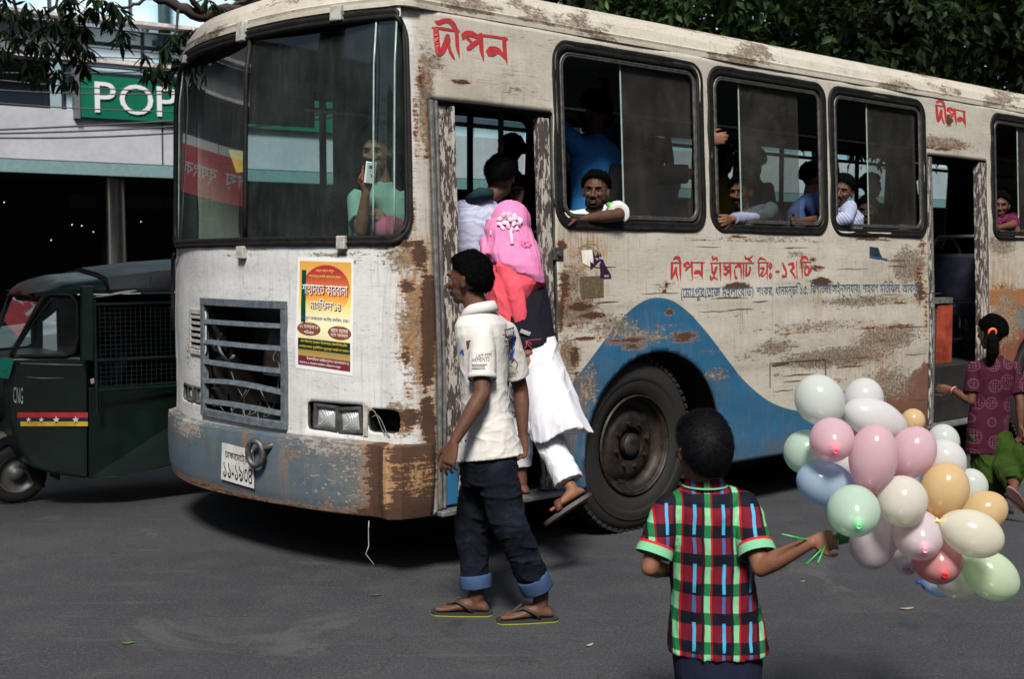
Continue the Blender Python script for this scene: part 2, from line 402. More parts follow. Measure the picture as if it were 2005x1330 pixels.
def paint_material(name, kind):
    m = Mat(name, (.5,.47,.4), .55); P = m.co(); x = m.xyz(P); U, Vv, Z = x[0], x[1], x[2]
    # fields
    aR, aP, aD = m.attr('rust')[2], m.attr('peel')[2], m.attr('dirt')[2]
    if kind == 'roof': aP = m.ma('MULTIPLY', m.step(m.noise(m.map(P, (1,1,3)), 1.6, 4, .6), .45, .65), .62); aR = m.ma('MULTIPLY', aP, .45)
    Ph = m.map(P, (1.3, 1.3, 9.)); Pv = m.map(P, (14, 14, .7))
    nbig = m.noise(P, 1.7, 4, .6); nmed = m.noise(P, 9, 6, .65, .3); nfin = m.noise(P, 45, 5, .7, .2); nh = m.noise(Ph, 7, 7, .72, .4); nh2 = m.noise(m.map(P, (.8,.8,14)), 11, 6, .7, .25)
    nv = m.noise(Pv, 4, 4, .6); nv2 = m.noise(m.map(P, (30, 30, 1.2)), 3, 3, .5)
    if kind == 'body':
        cream = m.mix(nbig, (.40,.375,.315), (.56,.535,.47)); cold = m.mix(nmed, (.50,.515,.525), (.68,.69,.695))  # front is white paint; its cool cast stands in for sky light
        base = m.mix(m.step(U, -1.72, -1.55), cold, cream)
        # blue bell over the wheel, worn red-brown towards the rear
        g = m.ma('DIVIDE', m.ma('SUBTRACT', U, .164), .82); w = m.ma('MULTIPLY_ADD', m.ma('EXPONENT', m.ma('MULTIPLY', m.ma('MULTIPLY', g, g), -1)), .85, .575)
        wv = m.ma('MULTIPLY_ADD', m.noise(P, 3, 2), .012, w)
        isb = m.ma('MULTIPLY', m.step(m.ma('SUBTRACT', wv, Z), -.002, .002), m.step(U, -1.54, -1.53))
        isb = m.ma('MULTIPLY', isb, m.step(U, 3.0, 2.4))
        blue = m.mix(nmed, (.010,.080,.165), (.020,.130,.255))
        base = m.mix(isb, base, blue)
        rl = m.ma('MULTIPLY_ADD', m.ma('SUBTRACT', U, 2.2), .32, .50)
        isr = m.ma('MULTIPLY', m.step(m.ma('SUBTRACT', m.ma('MULTIPLY_ADD', nmed, .25, rl), Z), .12, .15), m.step(U, 2.0, 2.25))
        base = m.mix(isr, base, m.mix(nmed, (.10,.04,.03), (.20,.09,.06)))
        rear = m.step(U, 4.25, 4.3)
        zz = m.ma('MULTIPLY_ADD', nh, .16, Z)
        base = m.mix(m.ma('MULTIPLY', rear, m.step(m.ma('ABSOLUTE', m.ma('SUBTRACT', zz, 1.42)), .09, .06)), base, (.36,.13,.05))
        base = m.mix(m.ma('MULTIPLY', rear, m.step(m.ma('ABSOLUTE', m.ma('SUBTRACT', zz, 1.23)), .09, .06)), base, (.06,.17,.23))
        base = m.mix(m.ma('MULTIPLY', rear, m.step(zz, 1.16, 1.1)), base, (.22,.05,.035))
    elif kind == 'bumper':
        base = m.mix(nmed, (.045,.075,.105), (.10,.145,.185)); isb = 0.
    elif kind == 'rustpanel':
        base = m.mix(nmed, (.30,.22,.13), (.42,.36,.28)); isb = 0.
    elif kind == 'roof':
        base = m.mix(nbig, (.42,.39,.32), (.60,.57,.50)); isb = 0.
    fresh = base
    mott = m.ma('MULTIPLY_ADD', m.noise(P, 3.3, 6, .7, .4), .6, m.ma('MULTIPLY', m.noise(P, 26, 5, .75), .4)); base = m.mix(m.ma('MULTIPLY', m.step(mott, .46, .62), .30), base, m.mix(.5, base, (.13,.10,.065)))
    vs_ = m.noise(m.map(P, (11, 11, .45)), 5, 5, .65); base = m.mix(m.ma('MULTIPLY', m.step(vs_, .52, .72), .32), base, (.20,.155,.10))
    # stains: dust, yellowing and runs
    st = m.ma('MULTIPLY', aD, m.step(m.ma('MULTIPLY_ADD', nv, .5, m.ma('MULTIPLY', nmed, .6)), .35, .75))
    base = m.mix(m.ma('MULTIPLY', st, .6), base, (.22,.16,.09), 'MIX')
    base = m.mix(m.ma('MULTIPLY', m.step(nfin, .55, .8), .25), base, (.2,.17,.13))
    grime = m.step(m.ma('MULTIPLY_ADD', m.ma('SUBTRACT', .55, Z), 1.4, nmed), .55, 1.)
    base = m.mix(m.ma('MULTIPLY', grime, .45), base, (.07,.06,.05))
    # peeled primer: grey-brown with ragged edge
    vf = m.vor(m.map(P, (1,1,1.5)), 34); vf2 = m.vor(m.map(P, (1,1,1.8), loc=(2,0,1)), 90); halo = m.ma('MULTIPLY', m.step(m.ma('MULTIPLY_ADD', nmed, .6, aP), .55, 1.0), .45); base = m.mix(halo, base, m.mix(nfin, (.15,.11,.065), (.36,.30,.21)))
    pf = m.ma('ADD', m.ma('MULTIPLY', aP, .50), m.ma('MULTIPLY_ADD', nh, .52, m.ma('MULTIPLY_ADD', nfin, .28, m.ma('MULTIPLY_ADD', vf, .16, m.ma('MULTIPLY', vf2, .08)))))
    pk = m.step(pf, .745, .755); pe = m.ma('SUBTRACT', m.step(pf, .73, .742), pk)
    prim = m.mix(m.step(nfin, .35, .65), (.085,.06,.045), (.30,.25,.19)) if kind != 'bumper' else m.mix(nfin, (.09,.06,.045), (.38,.37,.35))
    base = m.mix(pk, base, prim)
    base = m.mix(m.ma('MULTIPLY', pe, .8), base, (.06,.045,.03))  # thin shadow line painted along the peel edges
    # horizontal scrapes
    sc = m.ma('MULTIPLY', m.step(m.ma('MULTIPLY_ADD', aP, .12, nh2), .655, .67), m.step(nbig, .40, .55))
    if kind != 'roof': base = m.mix(m.ma('MULTIPLY', sc, .85), base, (.10,.075,.05))
    # thin scratch lines
    th = m.ma('ABSOLUTE', m.ma('SUBTRACT', m.noise(m.map(P, (.5,.5,7)), 6, 2, .5, .5), .5))
    base = m.mix(m.ma('MULTIPLY', m.ma('MULTIPLY', m.step(th, .006, .002), m.step(nmed, .5, .6)), .55), base, (.11,.085,.06))
    # rust: dark core, orange rim, runs below
    rf = m.ma('ADD', m.ma('MULTIPLY', aR, .50), m.ma('MULTIPLY_ADD', nh, .55, m.ma('MULTIPLY_ADD', nfin, .38, m.ma('MULTIPLY', nmed, .18))))
    rk = m.step(rf, .845, .875); ro = m.step(rf, .745, .86)
    run = m.ma('MULTIPLY', m.step(m.ma('MULTIPLY_ADD', aD, .35, nv2), .66, .8), m.step(aD, .25, .6))
    base = m.mix(m.ma('MULTIPLY', run, .55), base, (.30,.13,.03))
    base = m.mix(m.ma('MULTIPLY', ro, .75), base, m.mix(nfin, (.17,.065,.022), (.40,.20,.07)))
    base = m.mix(rk, base, m.mix(nfin, (.016,.009,.006), (.10,.042,.020)))
    # speckle chips
    sp = m.step(m.vor(P, 38), .10, .06); sp = m.ma('MULTIPLY', sp, m.step(m.noise(P, 6, 2), .52, .6))
    base = m.mix(m.ma('MULTIPLY', sp, .8), base, (.09,.06,.04))
    for (sx_, sz_, scl, lo_, op_) in ((.35, 9., 5., .0045, .8), (.6, 13., 9., .006, .65), (.22, 22., 4., .007, .55)):
        tt = m.ma('ABSOLUTE', m.ma('SUBTRACT', m.noise(m.map(P, (sx_, sx_, sz_), loc=(scl, 1, scl)), scl, 3, .55, .25), .5)); mk = m.step(m.noise(m.map(P, (1,1,2.2), loc=(scl, 0, 0)), 2.6, 3, .6), .47, .56)
        base = m.mix(m.ma('MULTIPLY', m.ma('MULTIPLY', m.step(tt, lo_, lo_*.3), mk), op_), base, (.085,.062,.042))
    if kind in ('body', 'roof'):
        fl = m.ma('MULTIPLY', m.step(m.noise(m.map(P, (1.2,1.2,3.5)), 17, 6, .8, .3), .645, .66), m.step(m.noise(P, 1.9, 3), .45, .62)); base = m.mix(m.ma('MULTIPLY', fl, .85), base, m.mix(nfin, (.09,.065,.045), (.26,.21,.16)))
    m.set('Base Color', base)
    m.set('Roughness', m.ma('MULTIPLY_ADD', m.ma('MAXIMUM', pk, ro), .35, m.ma('MULTIPLY_ADD', nmed, .25, .36), clamp=True))
    h = m.ma('SUBTRACT', m.ma('MULTIPLY_ADD', nmed, .25, m.ma('MULTIPLY', nfin, .1)), m.ma('MULTIPLY_ADD', pk, .30, m.ma('MULTIPLY_ADD', rk, .5, m.ma('MULTIPLY', sc, .25))))
    m.bump(m.ma('MULTIPLY_ADD', m.noise(P, 2.2, 2), 1.5, h), .55, .006)
    return m.m
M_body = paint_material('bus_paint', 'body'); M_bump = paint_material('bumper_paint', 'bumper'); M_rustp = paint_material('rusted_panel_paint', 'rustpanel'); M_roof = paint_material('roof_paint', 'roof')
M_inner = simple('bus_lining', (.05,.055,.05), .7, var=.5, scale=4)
M_rubber = simple('window_rubber', (.008,.0078,.0075), .6, var=.6, scale=20, bump=.3, spec=.25)
M_black = simple('black_underbody', (.005,.0045,.004), .8, var=.5)
M_alu = simple('dull_aluminium', (.30,.30,.29), .45, .7, var=.4, scale=25, bump=.2)
M_steel = simple('worn_steel', (.10,.095,.09), .5, .6, var=.5, scale=30, bump=.3)
M_seat = simple('seat_vinyl', (.03,.035,.06), .5, var=.4)
M_slate = simple('grille_paint', (.11,.135,.16), .5, .2, var=.45, scale=30, bump=.3)
def glass_material(name, dust=.12, tint=(.75,.86,.84), dustcol=(.36,.36,.33), rough=.02, streak=1.):
    m = Mat(name); nt = m.nt; P = m.co()
    n1 = m.noise(m.map(P, (6,6,1.1)), 3, 5, .6); n2 = m.noise(P, 2.2, 5, .65); n3 = m.noise(P, 60, 3, .7)
    d = m.ma('MULTIPLY', m.ma('ADD', m.ma('MULTIPLY', m.step(n2, .35, .8), .8), m.ma('MULTIPLY', m.step(n1, .4, .8), .6 * streak)), dust)
    d = m.ma('MULTIPLY_ADD', m.step(n3, .6, .75), dust * .5, d)
    d = m.ma('ADD', d, dust * .35, clamp=True)
    tr = nt.nodes.new('ShaderNodeBsdfTransparent'); m.put(tr.inputs[0], tint)
    gl = nt.nodes.new('ShaderNodeBsdfGlossy'); gl.inputs['Roughness'].default_value = rough; m.put(gl.inputs['Color'], (.9,.95,.95))
    df = nt.nodes.new('ShaderNodeBsdfDiffuse'); m.put(df.inputs[0], dustcol)
    fr = nt.nodes.new('ShaderNodeLayerWeight'); fr.inputs[0].default_value = .5; fz = m.ma('MULTIPLY_ADD', m.ma('POWER', fr.outputs[1], 4.), .85, .07)
    a = nt.nodes.new('ShaderNodeMixShader'); nt.links.new(fz, a.inputs[0]); nt.links.new(tr.outputs[0], a.inputs[1]); nt.links.new(gl.outputs[0], a.inputs[2])
    b = nt.nodes.new('ShaderNodeMixShader'); nt.links.new(d, b.inputs[0]); nt.links.new(a.outputs[0], b.inputs[1]); nt.links.new(df.outputs[0], b.inputs[2])
    nt.links.new(b.outputs[0], m.out.inputs[0]); return m.m
M_glass = glass_material('windscreen_glass', .07, (.76,.90,.89), (.26,.32,.32))
M_glass2 = glass_material('dusty_side_glass', .17, (.50,.53,.50), (.20,.19,.17), streak=.25)
M_glass3 = glass_material('far_side_glass', .12, (.70,.86,.84))

# ---- openings (s0, s1, z0, z1, r)
WSS = (-1.80, s_of_v(2.49)); WS = (min(WSS), -1.68, 1.735, 2.922, .13)
WINS = [(-.68,.640,1.835,2.90,.12), (.685,1.995,1.835,2.90,.12), (2.035,3.345,1.835,2.90,.12), (4.40,5.75,1.835,2.90,.12), (5.80,7.15,1.835,2.90,.12)]
D1 = (-1.555, -.685, .0, 2.485, .01); D2 = (3.365, 4.33, .0, 2.485, .01)
sG0, sG1 = s_of_v(1.63), s_of_v(.745)
GR = (min(sG0, sG1), max(sG0, sG1), .765, 1.415, .01)
def pxrect(x0, y0, x1, y1, r):
    a = hit(x0, y0); b = hit(x1, y1); return (min(a[0], b[0]), max(a[0], b[0]), min(a[1], b[1]), max(a[1], b[1]), r)
HL1 = pxrect(601, 786, 712, 850, .015); HL2 = pxrect(720, 800, 784, 850, .03); HLF = pxrect(357, 752, 402, 796, .02); VENT = pxrect(374, 614, 400, 688, .02)
WC = .03, .53; AR = .63
def sdf_near(S, Z):
    d = np.full(np.shape(S), 9.)
    for w in WINS: d = np.minimum(d, sd_rr(S, Z, w[0]+.035, w[1]-.035, w[2]+.03, w[3]-.03, .09))
    d = np.minimum(d, sd_rr(S, Z, WS[0]+.03, WS[1]-.03, WS[2]+.03, WS[3]-.03, .11))
    for w in (D1, D2, GR, HL1, HL2, HLF, VENT): d = np.minimum(d, sd_rr(S, Z, *w))
    d = np.minimum(d, np.hypot(S - WC[0] - .13, (Z - .47) * 1.0) - AR)
    d = np.minimum(d, np.hypot(S - 5.38, Z - .47) - .66)
    return d
body_attrs = {'rust': rust_f, 'peel': peel_f, 'dirt': dirt_f}
def dentv(S, Z):
    rd = sum(.0035 * np.clip((Z - h) / .02, 0, 1) for h in (.93, 1.36)) * (S > -1.5)
    return rd + .006 * fbm(np.stack([S, Z, S * 0], -1), 2.2, 3, 3) + .003 * fbm(np.stack([S * .6, Z * 3, S * 0], -1), 3, 2, 9)
def near_map(S, Z):
    V = S3(S, Z); u, v, nu, nv = PN(S); dent = dentv(S, Z)
    V[:, 0] += nu * dent; V[:, 1] += nv * dent; return V
# floor of the skirt differs: front skirt hides behind the bumper
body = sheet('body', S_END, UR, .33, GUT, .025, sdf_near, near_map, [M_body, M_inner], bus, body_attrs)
def sdf_far(S, Z):
    d = np.full(np.shape(S), 9.)
    for a in np.arange(-1.25, 7.5, 1.36): d = np.minimum(d, sd_rr(S, Z, a, a + 1.24, 1.78, 2.80, .1))
    return d
def far_map(S, Z): return np.stack([S, BW - .045 * np.maximum(0, Z - 1.1), Z], -1)
sheet('far_side_panel', -1.60, UR, .4, GUT, .04, sdf_far, far_map, [M_body, M_inner], bus, None)
def rrect_path(s0, s1, z0, z1, r, n=7, step=.12):
    pts = []
    for cx_, cz, a0 in ((s1 - r, z1 - r, 0), (s0 + r, z1 - r, 90), (s0 + r, z0 + r, 180), (s1 - r, z0 + r, 270)):
        for k in range(n + 1): a = R(a0 + 90 * k / n); pts.append((cx_ + r * math.cos(a), cz + r * math.sin(a)))
    out = []
    for i, p in enumerate(pts):
        q = pts[(i + 1) % len(pts)]; L = math.hypot(q[0]-p[0], q[1]-p[1]); out.append(p)
        for k in range(1, int(L / step)): t = k / int(L / step); out.append((p[0] + (q[0]-p[0])*t, p[1] + (q[1]-p[1])*t))
    return out
def ring_on_skin(name, rect, half, high, mat, parent, inner=0., far=False, wob=0.):
    """rubber channel: a rounded profile swept round the opening, lying on the skin"""
    path = rrect_path(*rect); n = len(path); secs = []
    C = ((rect[0] + rect[1]) / 2, (rect[2] + rect[3]) / 2)
    for i, p in enumerate(path):
        a, b = path[i - 1], path[(i + 1) % n]; t = np.array([b[0] - a[0], b[1] - a[1]]); t /= np.linalg.norm(t); nn = np.array([t[1], -t[0]])
        if np.dot(nn, [p[0] - C[0], p[1] - C[1]]) < 0: nn = -nn
        prof = [(-1, -.6), (-1, .35), (-.62, .9), (-.1, .45), (.1, .5), (.62, 1.), (1, .3), (1, -.2)]
        wv = wob * mnoise.noise(Vector((p[0] * 9, p[1] * 9, 3))); ring = []
        for x, h in prof:
            q = np.array(p) + nn * (x * half + inner + wv * (x > 0))
            if far: P = far_map(np.array([q[0]]), np.array([q[1]]))[0]; P[1] += h * high
            else: P = S3(np.array([q[0]]), np.array([q[1]]), h * high)[0]
            ring.append(tuple(P))
        secs.append(ring)
    m = MB(); k = len(secs[0]); m.v = [p for r in secs for p in r]
    m.f = [(i*k+j, i*k+(j+1)%k, ((i+1)%n)*k+(j+1)%k, ((i+1)%n)*k+j) for i in range(n) for j in range(k)]; m.m = [0]*len(m.f)
    return m.build(name, mat, parent, smooth=True, world=False)
def pane_on_skin(name, s0, s1, z0, z1, off, mat, parent, n=2, thick=.004, far=False, r=0.):
    ss = np.linspace(s0, s1, n); m = MB()
    f = (lambda s, z, o: far_map(np.array([s]), np.array([z]))[0] - np.array([0, o * -1, 0])) if far else (lambda s, z, o: S3(np.array([s]), np.array([z]), o)[0])
    vs = [tuple(f(a, z, off)) for a in ss for z in (z0, z1)]; m.add(vs, [(2*i, 2*i+2, 2*i+3, 2*i+1) for i in range(n - 1)])
    return m.build(name, mat, parent, world=False, smooth=n > 3)
# side windows: rubber, alu channel, glass
glz = [[(-.09, .55)], [(1.04, 1.70)], [(2.56, 3.24)], [(4.93, 5.68)], [(5.9, 7.0)]]
for i, w in enumerate(WINS):
    wn_ = ring_on_skin('window', (w[0]+.028, w[1]-.028, w[2]+.026, w[3]-.026, .10), .031, .020, M_rubber, bus, wob=.006)
    ch = ring_on_skin('window_channel', (w[0]+.078, w[1]-.078, w[2]+.075, w[3]-.075, .075), .013, .012, M_steel, wn_)
    for (a, b) in glz[i]:
        g = pane_on_skin('pane', a, b, w[2] + .07, w[3] - .07, -.022, M_glass2, wn_)
        mm = MB(); P = [tuple(S3(np.array([a]), np.array([z]), -.02)[0]) for z in np.linspace(w[2]+.07, w[3]-.07, 4)]
        mm.tube(P, .005, 6); mm.build('pane_edge', simple('glass_edge', (.25,.33,.30), .3), wn_, world=False)
# windscreen
wsr = ring_on_skin('windscreen', (WS[0]+.026, WS[1]-.03, WS[2]+.022, WS[3]-.020, .13), .026, .020, M_rubber, bus, wob=.005)
def flat_pane(sa, sb, z0, z1, k=.16):
    m = MB(); A0, A1, B0, B1 = [S3(np.array([s]), np.array([z]), -.012)[0] for s in (sa, sb) for z in (z0, z1)]; n = 16; vs = []
    for t in np.linspace(0, 1, n):
        for z, A, B in ((z0, A0, B0), (z1, A1, B1)): vs.append(tuple((A*(1-t)+B*t)*(1-k) + k*S3(np.array([sa+(sb-sa)*t]), np.array([z]), -.012)[0]))
    m.add(vs, [(2*i, 2*i+2, 2*i+3, 2*i+1) for i in range(n-1)]); return m.build('pane', M_glass, wsr, world=False, smooth=True)
for a, b in ((2.47, 2.33), (2.33, 1.13), (1.13, .19), (.19, .07)): flat_pane(s_of_v(a), s_of_v(b), WS[2] + .04, WS[3] - .04)
flat_pane(s_of_v(.07), WS[1] - .05, WS[2] + .05, WS[3] - .05)
def post(name, s, z0, z1, r, mat, parent, off=-.005):
    m = MB(); m.tube([tuple(S3(np.array([s]), np.array([z]), off)[0]) for z in np.linspace(z0, z1, 6)], r, 8); return m.build(name, mat, parent, smooth=True, world=False)
post('divider', s_of_v(1.13), WS[2] + .03, WS[3] - .02, .014, M_rubber, wsr)
M_edge = simple('glass_edge_green', (.24,.36,.33), .3)
post('glass_seam', s_of_v(.19), WS[2] + .04, WS[3] - .05, .005, M_edge, wsr); post('glass_seam', s_of_v(.07), WS[2] + .05, WS[3] - .06, .005, M_edge, wsr)
post('glass_seam', s_of_v(2.33), WS[2] + .04, WS[3] - .06, .005, M_edge, wsr)
# clamps holding the windscreen
M_clip = simple('chipped_white_clip', (.36,.35,.33), .6, var=.4, scale=30)
for px, py, w, h in ((479, 62, .07, .11), (664, 12, .075, .08), (673, 475, .055, .07), (478, 498, .07, .07), (368, 116, .05, .05)):
    h_ = hit(px, py)
    if h_ is None: continue
    s, z = h_; z = min(max(z, 1.70), 2.93); m = MB(); a = [S3(np.array([s + q * w / 2]), np.array([z + r_ * h / 2]), .034)[0] for q, r_ in ((-1,-1),(1,-1),(1,1),(-1,1))]
    b = [S3(np.array([s + q * w / 2]), np.array([z + r_ * h / 2]), -.0)[0] for q, r_ in ((-1,-1),(1,-1),(1,1),(-1,1))]
    m.add([tuple(p) for p in a + b], [(0,1,2,3),(0,4,5,1),(1,5,6,2),(2,6,7,3),(3,7,4,0)]); m.build('clip', M_clip, wsr, world=False, bevel=.006)
# roof: gutter and crown
m = MB(); n_s = 90; ss = np.concatenate([np.linspace(UR, -1.6, 50), SP[1:], np.linspace(-1.6, UR, 50)[1:]])
plan = [(s, 0., 0., -1.) for s in np.linspace(UR, -1.6, 50)]
u, v, nu, nv = PN(SP[1:]); plan += list(zip(u, v, nu, nv)); plan += [(s, BW, 0., 1.) for s in np.linspace(-1.6, UR, 50)[1:]]
prof = [(.02, 0.), (-.012, .0), (-.012, .022), (.006, .028), (.0, .045), (.012, .055), (.03, .11), (.07, .165), (.16, .205), (.34, .235), (.65, .26)]
secs = []
for j, (ins, dz) in enumerate(prof):
    row = []
    for (u_, v_, a, b) in plan:
        k = inset(np.array([-2. if u_ < -1.6 else 0.]), np.array([GUT]))[0] + ins * (1.0 if abs(a) < .3 else 1.0)
        z = GUT + dz
        if u_ < -1.55 and ins > .02: z += .01 * math.sin(u_)
        row.append((u_ - a * k, min(max(v_ - b * k, .0 + (k if b < 0 else 0)), BW) , z))
    secs.append(row)
for j in range(len(secs) - 1):
    A, B = secs[j], secs[j+1]; base = len(m.v); m.v += A + B; L = len(A)
    m.f += [(base+i, base+i+1, base+L+i+1, base+L+i) for i in range(L - 1)]; m.m += [0]*(L-1)
top = secs[-1]; base = len(m.v); m.v += [(p[0], p[1], p[2]) for p in top]; m.f.append(tuple(base + i for i in range(len(top)))); m.m.append(0)
m.build('roof', M_roof, bus, smooth=False, world=False, auto=50)
m = MB(); m.quad((-1.6, .1, 2.90), (UR, .1, 2.90), (UR, BW - .1, 2.90), (-1.6, BW - .1, 2.90)); m.build('ceiling_lining', M_inner, bus, world=False)
# rear wall, floor, chassis
m = MB(); m.box((UR - .03, .02, .4), (UR, BW - .02, 3.0)); m.build('rear_panel', [M_body], bus, world=False)
m = MB(); m.box((-.60, .58, .80), (.84, BW - .04, .86)); m.box((.84, .05, .80), (3.30, BW - .04, .86)); m.box((4.40, .60, .80), (UR-.04, BW - .04, .86)); m.box((-1.65, .75, .80), (-.60, BW - .06, .86)); m.box((3.30, .75, .80), (4.40, BW - .06, .86)); m.build('floor', M_steel, bus, world=False)
m = MB()
m.box((-1.6, .62, .34), (-.5, 2.35, .80)); m.box((-.5, .42, .42), (.75, 2.0, .80)); m.box((.85, .06, .36), (4.7, 2.35, .80)); m.box((6.1, .06, .36), (UR - .1, 2.35, .80))
m.box((-.62, .04, .34), (-.56, 2.3, .80)); m.box((.80, .04, .34), (.86, 2.3, .80)); m.box((-.6,.52,.8),(.85,.56,1.15))
m.box((4.66, .04, .34), (4.72, 2.3, .80)); m.box((6.02, .04, .34), (6.08, 2.3, .80)); m.tube([(0, .3, .5), (0, 2.2, .5)], .07, 12); m.tube([(5.38, .3, .5), (5.38, 2.2, .5)], .09, 12)
m.build('chassis', M_black, bus, world=False)
for uc in (.16, 5.38):     # inner arches
    m = MB(); m.lathe([(.66, -.01), (.66, -.46), (.0, -.47)], 30, Matrix.Translation((uc, .02, .47)) @ Matrix.Rotation(R(90), 4, 'X'), ang=math.pi); m.build('wheel_arch', M_black, bus, world=False)
# wheels
M_tyre = Mat('tyre_rubber', (.018,.016,.014), .8); P = M_tyre.co(); n = M_tyre.noise(P, 8, 5, .6); M_tyre.set('Base Color', M_tyre.mix(n, (.004,.0035,.003), (.012,.010,.008))); M_tyre.bump(M_tyre.noise(P, 60, 3), .3, .004); M_tyre = M_tyre.m
M_rim = Mat('rusty_rim', (.05,.04,.035), .6, .4); P = M_rim.co(); n = M_rim.noise(P, 12, 6, .65); M_rim.set('Base Color', M_rim.mix(M_rim.step(n, .35, .7), (.006,.0045,.0035), (.040,.027,.019))); M_rim.bump(n, .4, .005); M_rim = M_rim.m
def wheel(u0, turn=0.):
    w = empty('wheel', (u0, .06, .53)); w.parent = bus; w.rotation_euler = (0, 0, turn)
    M = Matrix.Rotation(R(90), 4, 'X')        # lathe axis h -> towards -v (outwards) 
    prof = [(.30,-.27),(.42,-.27),(.50,-.25),(.527,-.21),(.530,-.13),(.527,-.05),(.51,-.015),(.485,.0),(.462,.004),(.456,.012),(.44,.013),(.425,.017),(.405,.015),(.398,.009),(.37,.008),(.355,.002),(.315,-.012),(.30,-.03)]
    t = MB().lathe(prof, 72, M)
    tr = t
    for k in range(64):      # tread lugs round the shoulder
        a = 2 * math.pi * k / 64; Mk = M @ Matrix.Rotation(a, 4, 'Z')
        tr.box((.515,-.014,-.10),(.538,.012,-.012), Mk); tr.box((.515,-.014,-.25),(.538,.012,-.17), Mk @ Matrix.Rotation(.05, 4, 'Z'))
    t.build('tyre', M_tyre, w, world=False, auto=35)
    r = MB().lathe([(.302,.006),(.310,-.004),(.298,-.02),(.285,-.025),(.280,-.055),(.262,-.075),(.235,-.085),(.215,-.075),(.185,-.05),(.165,-.042),(.108,-.042),(.102,-.06),(.095,-.10),(.0,-.10)], 56, M)
    r.lathe([(.288,-.02),(.294,-.014),(.300,-.016)], 56, M)
    rim = r.build('rim', M_rim, w, world=False, auto=35)
    hb = MB().lathe([(.07,-.10),(.07,-.03),(.055,-.012),(.035,-.004),(0,-.002)], 24, M).build('hub_cap', M_rim, w, world=False, auto=35)
    for k in range(8):
        a = 2 * math.pi * (k + .3) / 8; Mk = M @ Matrix.Translation((.137*math.cos(a), .137*math.sin(a), -.042))
        MB().lathe([(.019,0),(.019,.006),(.013,.008),(.013,.024),(.0,.026)], 6, Mk).build('wheel_nut', M_rim, rim, world=False)
    for k in range(5):
        a = 2 * math.pi * (k + .62) / 5; e = []
        for q in range(14):
            b = 2*math.pi*q/14; rr = .225 + .020*math.sin(b); aa = a + .15*math.cos(b); e.append(M @ Vector((rr*math.cos(aa), rr*math.sin(aa), -.0775)))
        mm = MB(); mm.add(e, [tuple(range(14))]); mm.build('rim_hole', M_black, rim, world=False)
    return w
wheel(.03); wheel(5.38)
# bumper
bo = []
for v in np.linspace(2.34, .10, 44): bo.append((front_u(min(max(v, .125), 2.405)) - .055 - (.01 if v > .2 else 0), v))
bo = [(-1.60, 2.50), (-1.70, 2.49), (-1.80, 2.43)] + bo + [(-1.868, .045), (-1.80, -.012), (-1.70, -.022), (-1.60, -.022)]
N1 = len(bo)
def bumper_mesh(i0, i1, mat, name):
    m = MB(); prof = [(.0, .715, .06), (.0, .705, .0), (0, .66, -.006), (0, .5, -.008), (0, .40, -.002), (0, .335, .012), (0, .325, .05)]
    pts = bo[i0:i1]; rows = []
    for k, (u_, v_) in enumerate(pts):
        j = i0 + k; a = bo[max(j-1, 0)]; b = bo[min(j+1, N1-1)]; t = np.array([b[0]-a[0], b[1]-a[1]]); t /= np.linalg.norm(t) + 1e-9; nn = np.array([t[1], -t[0]])
        if nn @ np.array([u_ + 1.0, v_ - 1.2]) < 0: nn = -nn
        dz = .012 * math.sin(v_ * 2.3 + .5)
        rows.append([(u_ - nn[0]*o_, v_ - nn[1]*o_, z_ + dz) for (_, z_, o_) in prof])
    # refine across height for the wear masks
    for i in range(len(rows) - 1):
        for j in range(len(prof) - 1): m.add([rows[i][j], rows[i+1][j], rows[i+1][j+1], rows[i][j+1]], [(0,1,2,3)])
    me = m.mesh(name); bm = bmesh.new(); bm.from_mesh(me); bmesh.ops.remove_doubles(bm, verts=bm.verts, dist=1e-4); bmesh.ops.subdivide_edges(bm, edges=bm.edges, cuts=3, use_grid_fill=True)
    bmesh.ops.recalc_face_normals(bm, faces=bm.faces); bm.to_mesh(me); bm.free()
    co = np.array([v.co[:] for v in me.vertices]); vv, zz = co[:, 1], co[:, 2]
    if name == 'bumper':
        fattr(me, 'rust', .75*np.exp(-((vv-.10)/.10)**2) + .5*np.exp(-((zz-.34)/.04)**2) + .18 + .35*np.exp(-((vv-.62)/.1)**2-((zz-.62)/.1)**2)+.2*np.exp(-((vv-2.3)/.1)**2) - .04)
        fattr(me, 'peel', .16*np.exp(-((zz-.70)/.05)**2) + .5*np.exp(-((vv-1.75)/.35)**2-((zz-.64)/.08)**2) + .34*np.exp(-((vv-.3)/.45)**2) + .3*np.exp(-((vv-2.35)/.2)**2)+.02)
        fattr(me, 'dirt', .55*np.exp(-((vv-1.02)/.05)**2) + .4*np.exp(-((vv-.68)/.06)**2) + .35*np.exp(-((vv-.2)/.2)**2) + .10)
    else:
        fattr(me, 'rust', .40 + .35*np.exp(-((zz-.36)/.08)**2) + .3*np.exp(-((vv+.01)/.03)**2) + .2*np.exp(-((zz-.7)/.04)**2)); fattr(me, 'peel', .12 + 0*vv); fattr(me, 'dirt', .8 + 0*vv)
    o = link(name, me, [M_bump, M_black] if name == 'bumper' else [M_rustp, M_black], bus, world=False); o.data.shade_smooth(); o.data.set_sharp_from_angle(angle=R(30))
    md = o.modifiers.new('solid', 'SOLIDIFY'); md.thickness = .006; md.offset = -1; return o
bumper = bumper_mesh(0, N1 - 3, None, 'bumper'); bumper_mesh(N1 - 4, N1, None, 'bumper_end')
